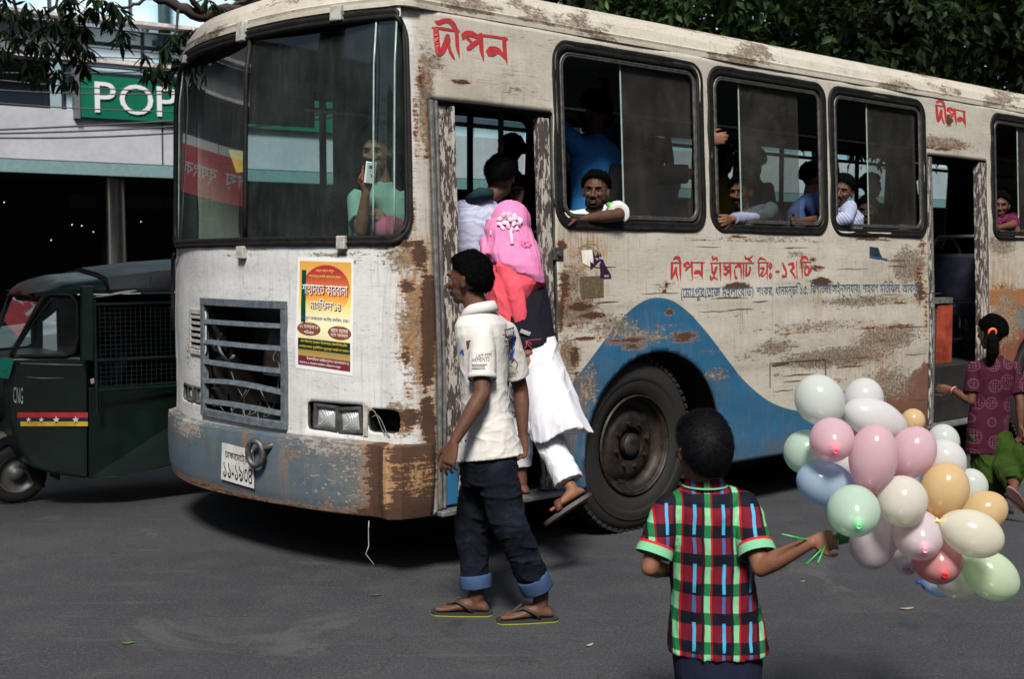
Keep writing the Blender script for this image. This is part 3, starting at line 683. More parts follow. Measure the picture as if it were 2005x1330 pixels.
# towing ring, plate
def bump_hit(px, py):    # onto the bumper face instead of the skin
    o = np.array(to_bus(O3))[:2]; r = ray(px, py); d = np.array([r @ BP.U, r @ BP.V]); best = None; B = np.array(bo) - o
    cr = B[:, 0]*d[1] - B[:, 1]*d[0]
    for i in np.where(np.sign(cr[:-1]) != np.sign(cr[1:]))[0]:
        w = cr[i]/(cr[i]-cr[i+1]); q = B[i]*(1-w)+B[i+1]*w; t = (q@d)/(d@d)
        if t > 0 and (best is None or t < best): best = t
    p = r * best; return Vector((o[0] + d[0]*best, o[1] + d[1]*best, EYE + p[2]))
PRING = True
m = MB(); C = bump_hit(516, 886) + Vector((-.05, .0, 0)); nrm = Vector((-1, -.35, 0)).normalized(); t1 = nrm.cross(Vector((0,0,1))).normalized()
m.tube([C + (t1 * math.cos(a) * .052 + Vector((0,0,1)) * math.sin(a) * .066) for a in np.linspace(0, 2*math.pi, 25)[:-1]], .0165, 10, closed=True)
m.tube([C + t1 * -.055 + Vector((0,0,.03)), C + t1 * -.085 + Vector((.05,0,.05)), C + t1*-.085 + Vector((.10,0,.05))], .018, 8)
m.build('towing_ring', M_steel, bus, smooth=True, world=False)
# grille
M_grdark = simple('dark_engine_bay', (.014,.012,.011), .8, var=.6, scale=9)
gf = MB(); e = .03
def skinbar(m, s0, s1, z0, z1, o0, o1, n=8):
    ss = np.linspace(s0, s1, n)
    rings = [[tuple(S3(np.array([s]), np.array([z]), o)[0]) for z, o in ((z0, o0), (z0, o1), (z1, o1), (z1, o0))] for s in ss]; m.loft(rings)
skinbar(gf, GR[0]-.01, GR[1]+.01, GR[3]-.02, GR[3]+.022, -.02, .018); skinbar(gf, GR[0]-.01, GR[1]+.01, GR[2]-.022, GR[2]+.02, -.02, .018)
skinbar(gf, GR[0]-.012, GR[0]+.035, GR[2], GR[3], -.02, .0155, 2); skinbar(gf, GR[1]-.03, GR[1]+.012, GR[2], GR[3], -.02, .0155, 2)
grille = gf.build('grille', M_slate, bus, world=False, bevel=.003)
for k in range(5):
    z = GR[3] - .118 * (k + 1) + .0; m = MB(); ss = np.linspace(GR[0] + .03, GR[1] - .025, 9)
    rings = []
    for s in ss:
        q = (s - GR[0]) / (GR[1] - GR[0]); dz = [0, .0, .0, .022, .012][k] * math.sin(q * math.pi) + [.004, 0, -.004, -.004, .0][k] * q
        rings.append([tuple(S3(np.array([s]), np.array([z + dz + a]), o)[0]) for a, o in ((-.014, .0), (-.010, .012), (.012, .004), (.014, -.02), (.006, -.022))])
    m.loft(rings); m.build('grille_bar', M_slate, grille, world=False)
m = MB()
Pc = S3(np.array([(GR[0]+GR[1])/2]), np.array([1.08]))[0]
m.box((Pc[0] + .075, .755, .72), (Pc[0] + .60, 1.62, 1.46)); 
bm = bmesh.new(); me = m.mesh('engine_bay'); bm.from_mesh(me); bmesh.ops.reverse_faces(bm, faces=bm.faces)
for f in list(bm.faces):
    if f.calc_center_median().x < Pc[0] + .09: bm.faces.remove(f)
bm.to_mesh(me); bm.free(); link('engine_bay', me, M_grdark, grille, world=False)
m = MB(); m.lathe([(.13,-.1),(.14,.0),(.14,.18),(.12,.2)], 20, Matrix.Translation((Pc[0]+.30, 1.15, 1.08)) @ Matrix.Rotation(R(10), 4, 'Y')); m.build('canister', simple('brown_plastic', (.05,.035,.03), .4), grille, smooth=True, world=False)
M_wire = simple('grey_wire', (.16,.16,.16), .5)
for k in range(9):
    a = Vector((Pc[0] + .06 + .02*rng.random(), .8 + .8 * rng.random(), .80 + .55 * rng.random() if k < 5 else .8)); b = a + Vector((.02, (rng.random() - .5) * .5, .25 * rng.random() - (.2 if k < 5 else -.05)))
    pts = [a.lerp(b, t) + Vector((0, .05 * math.sin(t * 9 + k), -.12 * math.sin(t * math.pi))) for t in np.linspace(0, 1, 14)]
    MB().tube(pts, .0035 if k else .011, 5).build('wire', M_wire, grille, smooth=True, world=False)
# headlamps
M_lamp = Mat('lamp_reflector', (.62,.65,.66), .28, .45); P = M_lamp.co(); M_lamp.bump(M_lamp.node('TexWave', 1, in_Vector=P, in_Scale=60., in_Distortion=2.), .6, .004); M_lamp = M_lamp.m
M_lampf = simple('lamp_surround', (.05,.05,.05), .5, var=.6, scale=20)
def recess(name, rect, depth=.14):
    m = MB(); sA, sB, z0, z1 = rect[:4]; sA += -.006; sB += .006; z0 -= .006; z1 += .006
    f = [S3(np.array([s]), np.array([z]), -.031)[0] for s, z in ((sA, z0), (sB, z0), (sB, z1), (sA, z1))]; b = [S3(np.array([s]), np.array([z]), -depth)[0] for s, z in ((sA, z0), (sB, z0), (sB, z1), (sA, z1))]
    m.add([tuple(p) for p in f + b], [(4,5,6,7),(0,4,5,1),(1,5,6,2),(2,6,7,3),(3,7,4,0)]); return m.build(name, M_grdark, bus, world=False)
for r_ in (HL1, HL2, HLF, VENT): recess('lamp_recess' if r_ is not VENT else 'vent_recess', r_)
def lamp(s, z, w, h, tilt=0., yaw=0.):
    P = Vector(S3(np.array([s]), np.array([z]), -.01)[0]); u_, v_, nu_, nv_ = PN(np.array([s])); n = Vector((float(nu_[0]), float(nv_[0]), 0)); x = Vector((0,0,1)).cross(n).normalized(); zz = Vector((0,0,1))
    M = Matrix((( x.x, n.x, zz.x, P.x), (x.y, n.y, zz.y, P.y), (x.z, n.z, zz.z, P.z), (0,0,0,1))) @ Matrix.Rotation(yaw, 4, 'Z') @ Matrix.Rotation(tilt, 4, 'Y')
    m = MB(); fr = [(-w/2,h/2),(w/2,h/2),(w/2,-h/2),(-w/2,-h/2)]
    o = [M @ Vector((a, .012, b)) for a, b in fr]; i = [M @ Vector((a*.80, .012, b*.76)) for a, b in fr]; i2 = [M @ Vector((a*.74, -.012, b*.7)) for a, b in fr]; bk = [M @ Vector((a, -.09, b)) for a, b in fr]
    m.add(o + i + i2 + bk, [(0,1,5,4),(1,2,6,5),(2,3,7,6),(3,0,4,7),(4,5,9,8),(5,6,10,9),(6,7,11,10),(7,4,8,11),(0,12,13,1),(1,13,14,2),(2,14,15,3),(3,15,12,0)])
    l = m.build('headlight', M_lampf, bus, world=False, bevel=.004)
    g = MB(); N = 8; 
    for a in range(N):
        for b in range(N):
            q = [((a+da)/N*2-1, (b+db)/N*2-1) for da, db in ((0,0),(1,0),(1,1),(0,1))]
            g.add([M @ Vector((x_*w/2*.74, -.008 + .014*(1-x_*x_)*(1-z_*z_), z_*h/2*.7)) for x_, z_ in q], [(0,1,2,3)])
    g.build('lens', M_lamp, l, world=False, smooth=False)
hw = HL1[1] - HL1[0]
a = hit(637, 818); lamp(a[0], a[1], .165, .135, .05); a = hit(684, 824); lamp(a[0], a[1], .165, .140, -.10, .10)
a = hit(372, 772); lamp(a[0], a[1], .12, .10); a = hit(391, 776); lamp(a[0], a[1], .13, .10)
m = MB(); skinbar(m, HL1[1], HL2[0], HL1[2]-.01, HL1[3], -.02, .004, 2); m.build('lamp_post', M_clip, bus, world=False)
for (x0,y0,x1,y1) in ((724,806,756,838),(730,818,765,842)):
    a, b = hit(x0,y0), hit(x1,y1); pts = [tuple(S3(np.array([a[0]+(b[0]-a[0])*t]), np.array([a[1]+(b[1]-a[1])*t + .03*math.sin(t*5)]), .01)[0]) for t in np.linspace(0,1,10)]
    MB().tube(pts, .0025, 5).build('loose_wire', M_wire, bus, smooth=True, world=False)
for k in range(6):   # vent louvres
    z = VENT[2] + (VENT[3]-VENT[2]) * (k + .5) / 6; m = MB(); skinbar(m, VENT[0], VENT[1], z - .008, z + .008, -.02, .004, 3); m.build('vent_louvre', M_clip, bus, world=False)
ring_on_skin('vent_frame', (VENT[0]-.015, VENT[1]+.015, VENT[2]-.015, VENT[3]+.015, .03), .018, .006, M_clip, bus)
m = MB(); P_ = [bump_hit(716, 1018) + Vector((.02,0,-.01)), bump_hit(712, 1040) + Vector((.03,0,0)), bump_hit(722, 1070), bump_hit(716, 1085), bump_hit(732, 1106)]; m.tube(P_, .0022, 5); m.build('hanging_string', M_clip, bus, smooth=True, world=False)
m = MB(); m.tube([tuple(S3(np.array([s_of_v(v)]), np.array([z]), .02)[0]) for v, z in ((2.36,1.70),(2.43,1.66),(2.44,1.5),(2.43,1.35),(2.44,1.2))], .012, 6); m.build('rubber_strap', M_rubber, bus, smooth=True, world=False)
# doors: jambs, tracks, folded leaves, steps
M_jamb = Mat('peeling_jamb', (.4,.38,.34), .6); P = M_jamb.co(); n = M_jamb.noise(M_jamb.map(P,(3,3,.8)), 14, 6, .7); n2 = M_jamb.noise(P, 3, 3)
M_jamb.set('Base Color', M_jamb.mix(M_jamb.step(n, .50, .54), (.055,.045,.04), M_jamb.mix(n2, (.30,.28,.26), (.50,.46,.42)))); M_jamb.bump(n, .4, .005); M_jamb = M_jamb.m
M_jblue = Mat('jamb_blue', (.02,.13,.27), .5); M_jblue = M_jblue.m
def strip(name, s0, s1, z0, z1, o0, o1, mat, par=bus, n=2):
    m = MB(); zs = np.linspace(z0, z1, 10)
    m.loft([[tuple(S3(np.array([s]), np.array([z]), o)[0]) for s, o in ((s0, o0), (s1, o0), (s1, o1), (s0, o1))] for z in zs]); return m.build(name, mat, par, world=False, bevel=.003)
strip('door_track', -1.555, -1.535, .36, 2.48, -.02, .012, M_alu); strip('door_track', -1.515, -1.50, .36, 2.48, -.05, .004, M_alu)
dl = strip('folded_door', -1.50, -1.40, .55, 2.46, -.10, -.03, M_jamb); strip('door_rail', -1.405, -1.385, .40, 2.46, -.11, .0, M_jamb, dl)
strip('folded_door_foot', -1.49, -1.41, .37, .70, -.08, -.012, M_jblue, bus)
strip('door_post', -.77, -.70, .36, 2.45, -.06, -.004, M_jamb)
strip('rear_door_post', 3.372, 3.41, .36, 2.47, -.05, .006, M_jamb); strip('rear_door_track', 3.43, 3.45, .36, 2.47, -.06, .003, M_alu); strip('rear_door_post', 4.22, 4.325, .36, 2.47, -.06, -.003, M_jamb)
for (a, b) in ((-1.56, -.68), (3.36, 4.34)):
    m = MB(); m.box((a, -.045, .325), (b, .45, .352)); m.build('door_step', M_alu, bus, world=False, bevel=.006)
    m = MB(); m.box((a, .28, .352), (b, .75, .60)); m.box((a, .50, .60), (b, .80, .86)); m.build('inner_step', M_black, bus, world=False)
m = MB(); m.box((3.47, .30, .60), (4.2, .33, 1.30)); m.build('step_board', simple('dusty_blue_board', (.03,.04,.05), .6, var=.6, scale=6), bus, world=False)
m = MB(); m.box((4.0, .26, .40), (4.2, .295, 1.28)); m.build('red_board', simple('chipped_red_board', (.25,.04,.02), .6, var=.5, scale=9), bus, world=False)
m = MB(); m.box((3.45, .27, 1.30), (4.22, .36, 1.345)); m.build('step_rail', M_alu, bus, world=False)
m = MB(); m.box((3.46, .32, 1.34), (3.62, .34, 1.95)); m.build('cream_board', simple('cream_board', (.35,.28,.18), .7), bus, world=False)
# interior
def seat(u, v, backrest=1.34):
    s = empty('seat', (u, v, .86)); s.parent = bus
    MB().box((-.20, -.42, .30), (.22, .42, .42)).build('cushion', M_seat, s, world=False, bevel=.03)
    MB().box((.20, -.42, .40), (.28, .42, .86)).build('backrest', M_seat, s, world=False, bevel=.03)
    MB().tube([(.26, -.44, .35), (.27, -.45, .90), (.27, -.38, 1.02), (.27, .38, 1.02), (.27, .45, .90), (.26, .44, .35)], .016, 8).build('seat_rail', M_alu, s, smooth=True, world=False)
    [MB().box((a, b, 0), (a+.03, b+.03, .30)).build('leg', M_steel, s, world=False) for a in (-.15, .15) for b in (-.38, .33)]
for u in (.10, .95, 1.75, 2.55, 4.9, 5.8, 6.7): seat(u, .56)
for u in (-.9, 0., .9, 1.8, 2.7, 3.6, 4.5, 5.4, 6.3): seat(u, 1.92)
for y in (.62, 1.80):
    MB().tube([(-1.2, y, 2.62), (UR - .2, y, 2.62)], .016, 8).build('grab_rail', M_alu, bus, smooth=True, world=False)
MB().tube([(-.50, .70, .86), (-.50, .70, 2.9)], .017, 8).build('grab_pole', M_steel, bus, smooth=True, world=False)
m = MB(); m.loft([[(u, v, z) for (u, z) in prof_] for v, prof_ in [(v, [(-1.72 - .2*(1-((v-1.2)/1.2)**2), 1.62), (-1.70, 1.70), (-1.35, 1.66), (-1.30, 1.1), (-1.6, 1.0)]) for v in np.linspace(.15, 2.3, 10)]]); m.build('dashboard', simple('dashboard_vinyl', (.035,.04,.04), .6), bus, world=False, auto=40)
m = MB(); m.ell((-1.15, 1.15, 1.45), (.5, .42, .30)); m.build('engine_cover', simple('engine_cover_vinyl', (.05,.06,.06), .6), bus, smooth=True, world=False)
sw = MB(); Mw = Matrix.Translation((-1.18, 1.85, 1.78)) @ Matrix.Rotation(R(-62), 4, 'Y'); sw.tube([Mw @ Vector((.23*math.cos(a), .23*math.sin(a), 0)) for a in np.linspace(0, 2*math.pi, 29)[:-1]], .015, 8, closed=True); sw.tube([Mw @ Vector((-.22,0,0)), Mw @ Vector((.22,0,0))], .014, 6); sw.tube([Mw @ Vector((0,0,0)), Mw @ Vector((0,0,-.35))], .03, 8)
sw.build('steering_wheel', M_black, bus, smooth=True, world=False)
# header box behind the windscreen with its faded notice, half partition behind the driver
m = MB(); m.box((-.62, 1.05, 1.5), (-.59, 2.35, 2.88)); m.build('driver_partition', simple('partition_board', (.13,.13,.12), .7, var=.4), bus, world=False)
for v0_ in (-1.25,):
    pass
for a in np.arange(-1.25, 7.4, 1.36):
    fw = ring_on_skin('far_window', (a-.01, a+1.25, 1.77, 2.81, .11), .03, .02, M_rubber, bus, far=True)
    pane_on_skin('pane', a + .03, a + 1.20, 1.81, 2.77, 0, M_glass3, fw, far=True)
    m = MB(); m.box((a + .60, BW - .085, 1.80), (a + .64, BW - .055, 2.78)); m.build('window_bar', M_rubber, fw, world=False)
# ---- writing and stickers on the skin
def on_skin(V, F, topx, mat, name, off=.0015, parent=None):
    """V: flat shape; topx maps (x,y)->picture point; each vertex is put on the skin it was painted on"""
    pts = []
    for x, y in V:
        px, py = topx(x, y); s, z = hit(px, py); s, z = np.array([s]), np.array([z]); pts.append(tuple(S3(s, z, off + .0008 + dentv(s, z))[0]))
    m = MB(); m.add(pts, [tuple(f) for f in F]); return m.build(name, mat, parent or bus, world=False)
def quadmap(a, b, c, d):   # corners: bottom-left, bottom-right, top-right, top-left
    a, b, c, d = map(np.array, (a, b, c, d))
    return lambda x, y: tuple((a*(1-x)+b*x)*(1-y) + (d*(1-x)+c*x)*y)
M_red = Mat('red_sign_paint', (.42,.03,.035), .55); n = M_red.noise(M_red.co(), 30, 5, .7); M_red.set('Base Color', M_red.mix(M_red.step(n, .35, .7), (.46,.035,.04), (.30,.03,.035))); M_red = M_red.m
M_navy = Mat('blue_sign_paint', (.03,.09,.17), .55); M_navy = M_navy.m
def zoomstroke(strokes, ox, oy, k):
    V, F = stroke_tris([[(x / k + ox, y / k + oy, w / k) for x, y, w in st] for st in strokes]); return V, F
# the bus name over the front door, brush strokes
dipon = [[(320,215,22),(380,245,50),(420,225,50),(500,200,46),(570,205,50),(640,260,52),(690,340,44),(730,400,28)],
 [(262,335,14),(420,355,30),(560,378,28),(760,408,24)],
 [(320,350,42),(335,500,52),(345,650,50),(355,780,42),(380,840,40)],
 [(330,800,20),(400,850,56),(450,780,60),(510,640,58),(545,520,50),(560,500,30)],
 [(540,500,40),(570,580,36),(560,680,32),(590,800,30),(640,900,26),(680,960,10)],
 [(718,400,38),(728,560,38),(735,700,38),(755,830,24),(772,930,4)],
 [(1170,560,20),(1090,500,48),(1000,460,62),(920,455,60),(865,480,55),(855,545,30)],
 [(900,530,18),(960,570,28),(1010,630,22),(1030,680,20)],
 [(960,745,52),(1080,650,52),(1170,590,44)],
 [(1190,480,44),(1200,640,44),(1210,780,42),(1235,900,26),(1248,1010,4)],
 [(1150,485,26),(1300,500,26),(1500,525,26),(1710,562,24)],
 [(1655,550,42),(1662,700,42),(1672,850,40),(1695,960,24),(1712,1080,3)],
 [(1330,800,30),(1400,810,108),(1470,790,90),(1530,790,60),(1590,840,36),(1650,910,26),(1700,980,14)]]
V, F = zoomstroke(dipon, 820, 20, 10.025); on_skin(V, F, lambda x, y: (x, y), M_red, 'painted_name')
# the same name over the rear door, scaled from its own place in the photograph
def remap(pts, src, dst):
    (x0, y0, x1, y1), (a0, b0, a1, b1, sk) = src, dst
    return [[(a0 + (x - x0) / (x1 - x0) * (a1 - a0), b0 + (y - y0) / (y1 - y0) * (b1 - b0), w * .5 * ((a1 - a0) / (x1 - x0) + (b1 - b0) / (y1 - y0))) for x, y, w in st] for st in pts]
V, F = stroke_tris(remap(dipon, (262, 155, 1715, 1080), (1830, 194, 1888.5, 250, 0))); on_skin(V, F, lambda x, y: (x, y), M_red, 'painted_name')
head = [[(135,215,8),(170,185,22),(215,190,26),(240,240,14)],[(100,265,10),(170,265,12),(255,265,9)],[(115,265,18),(112,380,20),(105,500,16)],[(105,505,14),(150,420,16),(175,340,18)],[(175,345,16),(185,440,13),(208,525,6)],[(238,240,17),(242,400,16),(246,535,3)],
 [(385,290,10),(350,262,20),(305,290,20)],[(300,310,14),(340,330,10)],[(325,375,14),(390,310,15)],[(412,250,15),(418,400,14),(422,530,3)],[(405,262,10),(600,262,10)],[(565,265,16),(565,400,15),(572,520,3)],[(455,420,14),(480,405,34),(520,395,22),(560,470,8)],
 [(715,165,10),(730,215,14),(775,190,16),(795,230,10)],[(690,270,9),(850,270,10)],[(710,275,12),(715,400,13),(745,430,20),(780,330,16),(760,350,12)],[(745,430,14),(740,470,10)],[(690,470,14),(700,520,16),(745,480,13),(795,520,8)],[(832,265,14),(835,400,13),(842,545,3)],
 [(870,268,10),(1035,268,10)],[(975,270,15),(985,400,14),(990,530,3)],[(890,310,18),(930,340,16),(975,300,9)],[(890,430,14),(920,445,18),(955,380,13),(975,400,8)],[(890,360,10),(945,370,12),(975,420,8)],
 [(1035,270,10),(1335,270,10)],[(1130,270,12),(1150,400,13),(1152,520,3)],[(1060,330,16),(1100,300,20),(1135,330,12)],[(1060,470,16),(1085,500,14)],[(1045,370,10),(1055,440,10),(1070,500,14)],[(1182,270,12),(1185,400,12),(1190,520,3)],
 [(1200,165,10),(1215,205,14),(1270,200,14),(1320,160,7)],[(1255,215,14),(1300,245,10)],[(1225,280,12),(1225,460,16),(1265,440,18),(1290,350,13),(1275,330,12)],
 [(1400,235,8),(1440,195,18),(1500,215,10),(1520,235,4)],[(1400,262,8),(1560,262,10)],[(1415,265,14),(1420,400,12),(1426,500,3)],[(1545,265,14),(1540,400,13),(1545,525,3)],[(1450,350,14),(1490,340,14),(1480,400,14),(1445,450,16),(1480,470,12),(1535,400,8)],
 [(1590,265,10),(1572,310,12),(1590,355,12),(1610,310,12),(1590,265,10)],[(1590,420,10),(1572,460,12),(1590,500,12),(1610,460,12),(1590,420,10)],[(1680,400,18),(1718,400,18)],
 [(1775,265,10),(1800,330,18),(1830,400,14),(1820,470,16),(1780,470,26)],[(1870,290,16),(1930,275,22),(1940,340,20),(1895,385,16),(1930,430,16),(1968,500,6)],[(1985,240,7),(1990,500,8)]]
V, F = zoomstroke(head, 1300, 480, 7.7115); on_skin(V, F, lambda x, y: (x, y), M_red, 'painted_headline')
head2 = [[(185,215,12),(210,165,22),(250,165,16),(280,200,8)],[(180,235,8),(320,240,10)],[(195,240,12),(200,350,11),(205,460,3)],[(245,330,12),(260,290,14),(300,330,12),(290,400,14),(245,420,12),(235,350,9)],[(325,300,8),(320,360,12),(280,420,10)]]
V, F = zoomstroke(head2, 1540, 480, 7.16); on_skin(V, F, lambda x, y: (x, y), M_red, 'painted_headline')
def text_px(body, corners, mat, name, bold=0., off=.0015, parent=None):
    V, F, ar = text_tris(body, 2, bold); return on_skin(V, F, quadmap(*corners), mat, name, off, parent)
text_px('(েমাঃপুর(তাজ মহল(েরাড)', ((1331,590),(1472,586),(1473,560),(1331,563)), M_navy, 'painted_route', .006)
text_px('শংকর, ধানমন্ডি ১৫,', ((1479,585),(1580,582),(1580,552),(1479,556)), M_navy, 'painted_route', .008)
text_px('িঝগাতলা, সাইন্সল্যাবঃ,', ((1585,582),(1684,580),(1684,549),(1585,551)), M_navy, 'painted_route', .008)
text_px('শাহবাগ মিতিঝল, আবদুল', ((1687,580),(1800,580),(1800,550),(1687,550)), M_navy, 'painted_route', .008)
M_ink2 = simple('bared_metal', (.07,.048,.032), .8, var=.6, scale=90)
# number plate
pm = quadmap((438,938),(503,957),(502,882),(440,866))
M_plate = simple('white_plate_paint', (.52,.52,.50), .6, var=.2, scale=9)
M_ink = Mat('black_paint', (.015,.015,.018), .5).m
def on_bumper(V, F, fn, mat, name, off, parent=None):
    m = MB(); tn = Vector((-.98, .12, 0)).normalized(); m.add([bump_hit(*fn(x, y)) + tn * off for x, y in V], [tuple(f) for f in F]); return m.build(name, mat, parent or bus, world=False)
def gridVF(n, k):
    V = [(i / n, j / k) for i in range(n + 1) for j in range(k + 1)]; F = [(i*(k+1)+j, (i+1)*(k+1)+j, (i+1)*(k+1)+j+1, i*(k+1)+j+1) for i in range(n) for j in range(k)]; return V, F
V, F = gridVF(5, 3); plate = on_bumper(V, F, pm, M_plate, 'number_plate', .016)
def sub(q, x0, x1, y0, y1): return lambda x, y: q(x0 + (x1 - x0) * x, y0 + (y1 - y0) * y)
V, F, _ = text_tris('ঢাকােমেট্রা-ব', 2, .018); on_bumper(V, F, sub(pm, .12, 1.0, .56, .86), M_ink, 'plate_lettering', .019)
V, F, _ = text_tris('১১-১৯৩৪', 2, .022); on_bumper(V, F, sub(pm, .08, .95, .10, .50), M_ink, 'plate_lettering', .019)
# poster, pasted on the front
qp = quadmap((577,721),(690,737),(692,506),(583,503))
def pflat(name, col, rough=.35): return Mat(name, col, rough).m
V, F = gridVF(8, 8); poster = on_skin(V, F, qp, pflat('poster_paper', (.72,.72,.72)), 'poster', .001)
mp = Mat('poster_print', (.6,.4,.1), .3); P = mp.attr('puv'); x = mp.xyz(P[1])
def puv_plane(name, x0, x1, y0, y1, mat, off, n=8):
    V, F = gridVF(n, n); f = sub(qp, x0, x1, y0, y1); o = on_skin(V, F, f, mat, name, off, poster)
    a = o.data.attributes.new('puv', 'FLOAT_VECTOR', 'POINT'); a.data.foreach_set('vector', np.array([(x0+(x1-x0)*x_, y0+(y1-y0)*y_, 0) for x_, y_ in V], np.float32).ravel()); return o
gx, gy = x[0], x[1]
c = mp.ramp(gy, [(0.0,(.16,.02,.03)),(.12,(.16,.02,.03)),(.125,(.42,.28,.08)),(.175,(.30,.22,.08)),(.18,(.01,.02,.015)),(.275,(.01,.02,.015)),(.28,(.72,.66,.40)),(.45,(.80,.78,.55)),(.6,(.75,.62,.16)),(.8,(.72,.40,.09)),(1.,(.62,.33,.06))])
r1 = mp.ma('ADD', mp.ma('POWER', mp.ma('DIVIDE', mp.ma('SUBTRACT', gx, .52), .42), 2), mp.ma('POWER', mp.ma('DIVIDE', mp.ma('SUBTRACT', gy, .72), .215), 2))
c = mp.mix(mp.ma('MULTIPLY', mp.step(r1, 1.03, .98), mp.step(gy, .5, .72)), c, mp.mix(mp.step(gy, .62, .9), (.75,.25,.03), (.38,.03,.05)))
mp.set('Base Color', mp.mix(mp.ma('MULTIPLY', mp.step(mp.ma('ABSOLUTE', mp.ma('SUBTRACT', gy, .445)), .035, .03), .0), c, (.8,.8,.8))); 
puv_plane('poster_print', .045, .96, .035, .965, mp.m, .002, 10)
M_mn = pflat('dark_green_ink', (.005,.05,.035)); puv_plane('poster_tower', .085, .165, .42, .885, M_mn, .003, 3)
for cx0, cy0 in ((.23,.365),(.77,.355)):
    e = [(cx0 + .205*math.cos(a), cy0 + .06*math.sin(a)) for a in np.linspace(0, 2*math.pi, 28)[:-1]]; Fe = [tuple(range(len(e)))]
    on_skin(e, Fe, qp, pflat('brown_ink', (.20,.06,.03)), 'poster_oval', .003, poster)
M_w = pflat('white_ink', (.8,.8,.8)); M_y = pflat('yellow_ink', (.75,.62,.05)); M_bi = pflat('blue_ink', (.05,.06,.25)); M_k = pflat('dark_ink', (.02,.02,.03))
def ptxt(body, x0, x1, y0, y1, mat, bold=.012, shadow=None):
    V, F, _ = text_tris(body, 1, bold)
    if shadow: on_skin(V, F, sub(qp, x0+.014, x1+.014, y0-.008, y1-.008), shadow, 'poster_lettering', .004, poster)
    on_skin(V, F, sub(qp, x0, x1, y0, y1), mat, 'poster_lettering', .005, poster)
ptxt('শাহাদােত কারবালা', .10, .90, .665, .765, M_w, .022, M_k); ptxt('মাহিফল\'১৪', .24, .78, .54, .64, M_w, .025, M_k)
ptxt('আহেব বায়েত রাসুল', .34, .66, .865, .895, M_y); ptxt('সাল্লাল্লাহু আলাইিহ ওয়াসাল্লাম স্মরেণ', .22, .78, .815, .85, M_y)
ptxt('বায়তুল েমাকাররম জাতীয় মসিজদ, ঢাকা।', .09, .94, .44, .485, M_bi)
ptxt('২২ নেভম্বর\'১৪', .07, .40, .36, .40, M_w); ptxt('শিনবার', .15, .32, .32, .352, M_w); ptxt('তািরখ :', .18, .31, .408, .43, M_y)
ptxt('বােদ আসর', .62, .92, .355, .39, M_w); ptxt('হেত আরম্ভ', .62, .92, .315, .348, M_w); ptxt('সময় :', .72, .84, .40, .42, M_y)
ptxt('েদশ িবেদেশর প্রখ্যাত পীর মাশােয়খ, ইসলামী িচন্তািবদ,', .10, .92, .235, .268, M_y); ptxt('ওলামােয় েকরাম, বুদ্ধিজীিবগণ গুরুত্বপূর্ণ তকরির েপশ করেবন।', .07, .95, .19, .222, M_y)
ptxt('ইসলািমক ফাউেন্ডশন বাংলােদশ ও', .20, .94, .08, .118, M_w); ptxt('শাহাদাত-এ-কারবালা মাহিফল পিরচালনা পর্ষদ', .07, .80, .045, .075, M_w)
# torn stickers on the side
def poly_px(pts, mat, name, off=.002):
    return on_skin(pts, [tuple(range(len(pts)))], lambda x, y: (x, y), mat, name, off)
z7 = lambda x, y: (1100 + x / 8.87, 470 + y / 8.87)
poly_px([z7(*p) for p in [(290,635),(710,622),(710,990),(330,1020),(290,890)]][::-1], simple('glue_stain', (.10,.075,.04), .7, var=.5, scale=60), 'glue_patch')
M_pur = simple('purple_sticker', (.03,.012,.035), .4); 
V, F = outline_tris([[z7(*p) for p in [(480,370),(545,420),(540,300),(525,190),(580,290),(625,180),(640,280),(655,200),(700,330),(740,430),(840,600),(850,665),(640,672),(655,560),(640,420),(680,370),(640,370),(560,450),(500,510),(480,490)]]]); on_skin(V[:, :2], F, lambda x, y: (x, y), M_pur, 'torn_sticker', .002)
poly_px([z7(*p) for p in [(330,180),(520,165),(540,360),(480,470),(350,400)]][::-1], simple('torn_paper', (.62,.60,.56), .7), 'torn_paper', .0015)
V, F, _ = text_tris('to FA', 1, .02); on_skin(V, F, quadmap(z7(575,350), z7(700,335), z7(700,285), z7(575,300)), M_w, 'sticker_lettering', .003)
V, F, _ = text_tris('VISI', 1, .02); on_skin(V, F, quadmap(z7(715,648), z7(800,640), z7(800,605), z7(715,612)), M_w, 'sticker_lettering', .003)
z3 = lambda x, y: (1540 + x / 7.16, 480 + y / 7.16)
poly_px([z3(*p) for p in [(1150,20),(1270,35),(1300,130),(1340,200),(1145,170)]][::-1], simple('blue_sticker', (.02,.03,.05), .4), 'torn_sticker', .002); poly_px([z3(*p) for p in [(1145,150),(1400,190),(1400,212),(1145,172)]][::-1], pflat('sticker_blue', (.04,.08,.25)), 'torn_sticker', .003)
V, F = stroke_tris([[(1508,760,.8),(1508,712,.9),(1560,708,1.3),(1617,704,1.1),(1617,755,.8)],[(1512,716,1.6),(1530,714,2.4),(1545,712,1.2)]]); on_skin(V, F, lambda x, y: (x, y), M_ink2, 'hatch_seam', .0005)
rs = random.Random(5); st = []
for k in range(46):
    x = rs.uniform(1095, 1800); y = rs.uniform(470, 830)
    if y > 690 and x < 1440: continue
    L = rs.uniform(12, 75); w = rs.uniform(.35, 1.0); sl = (519-y)/2200*-1; st.append([(x + L*t, y + L*t*-sl*-1*0 + L*t*(512-y)/2700*-1*-1 + rs.uniform(-.8,.8), w*(.3+1.2*math.sin(math.pi*t))) for t in (0,.2,.4,.6,.8,1)])
V, F = stroke_tris(st); o = on_skin(V, F, lambda x, y: (x, y), M_ink2, 'scratches', .0004); o['kind'] = 'stuff'
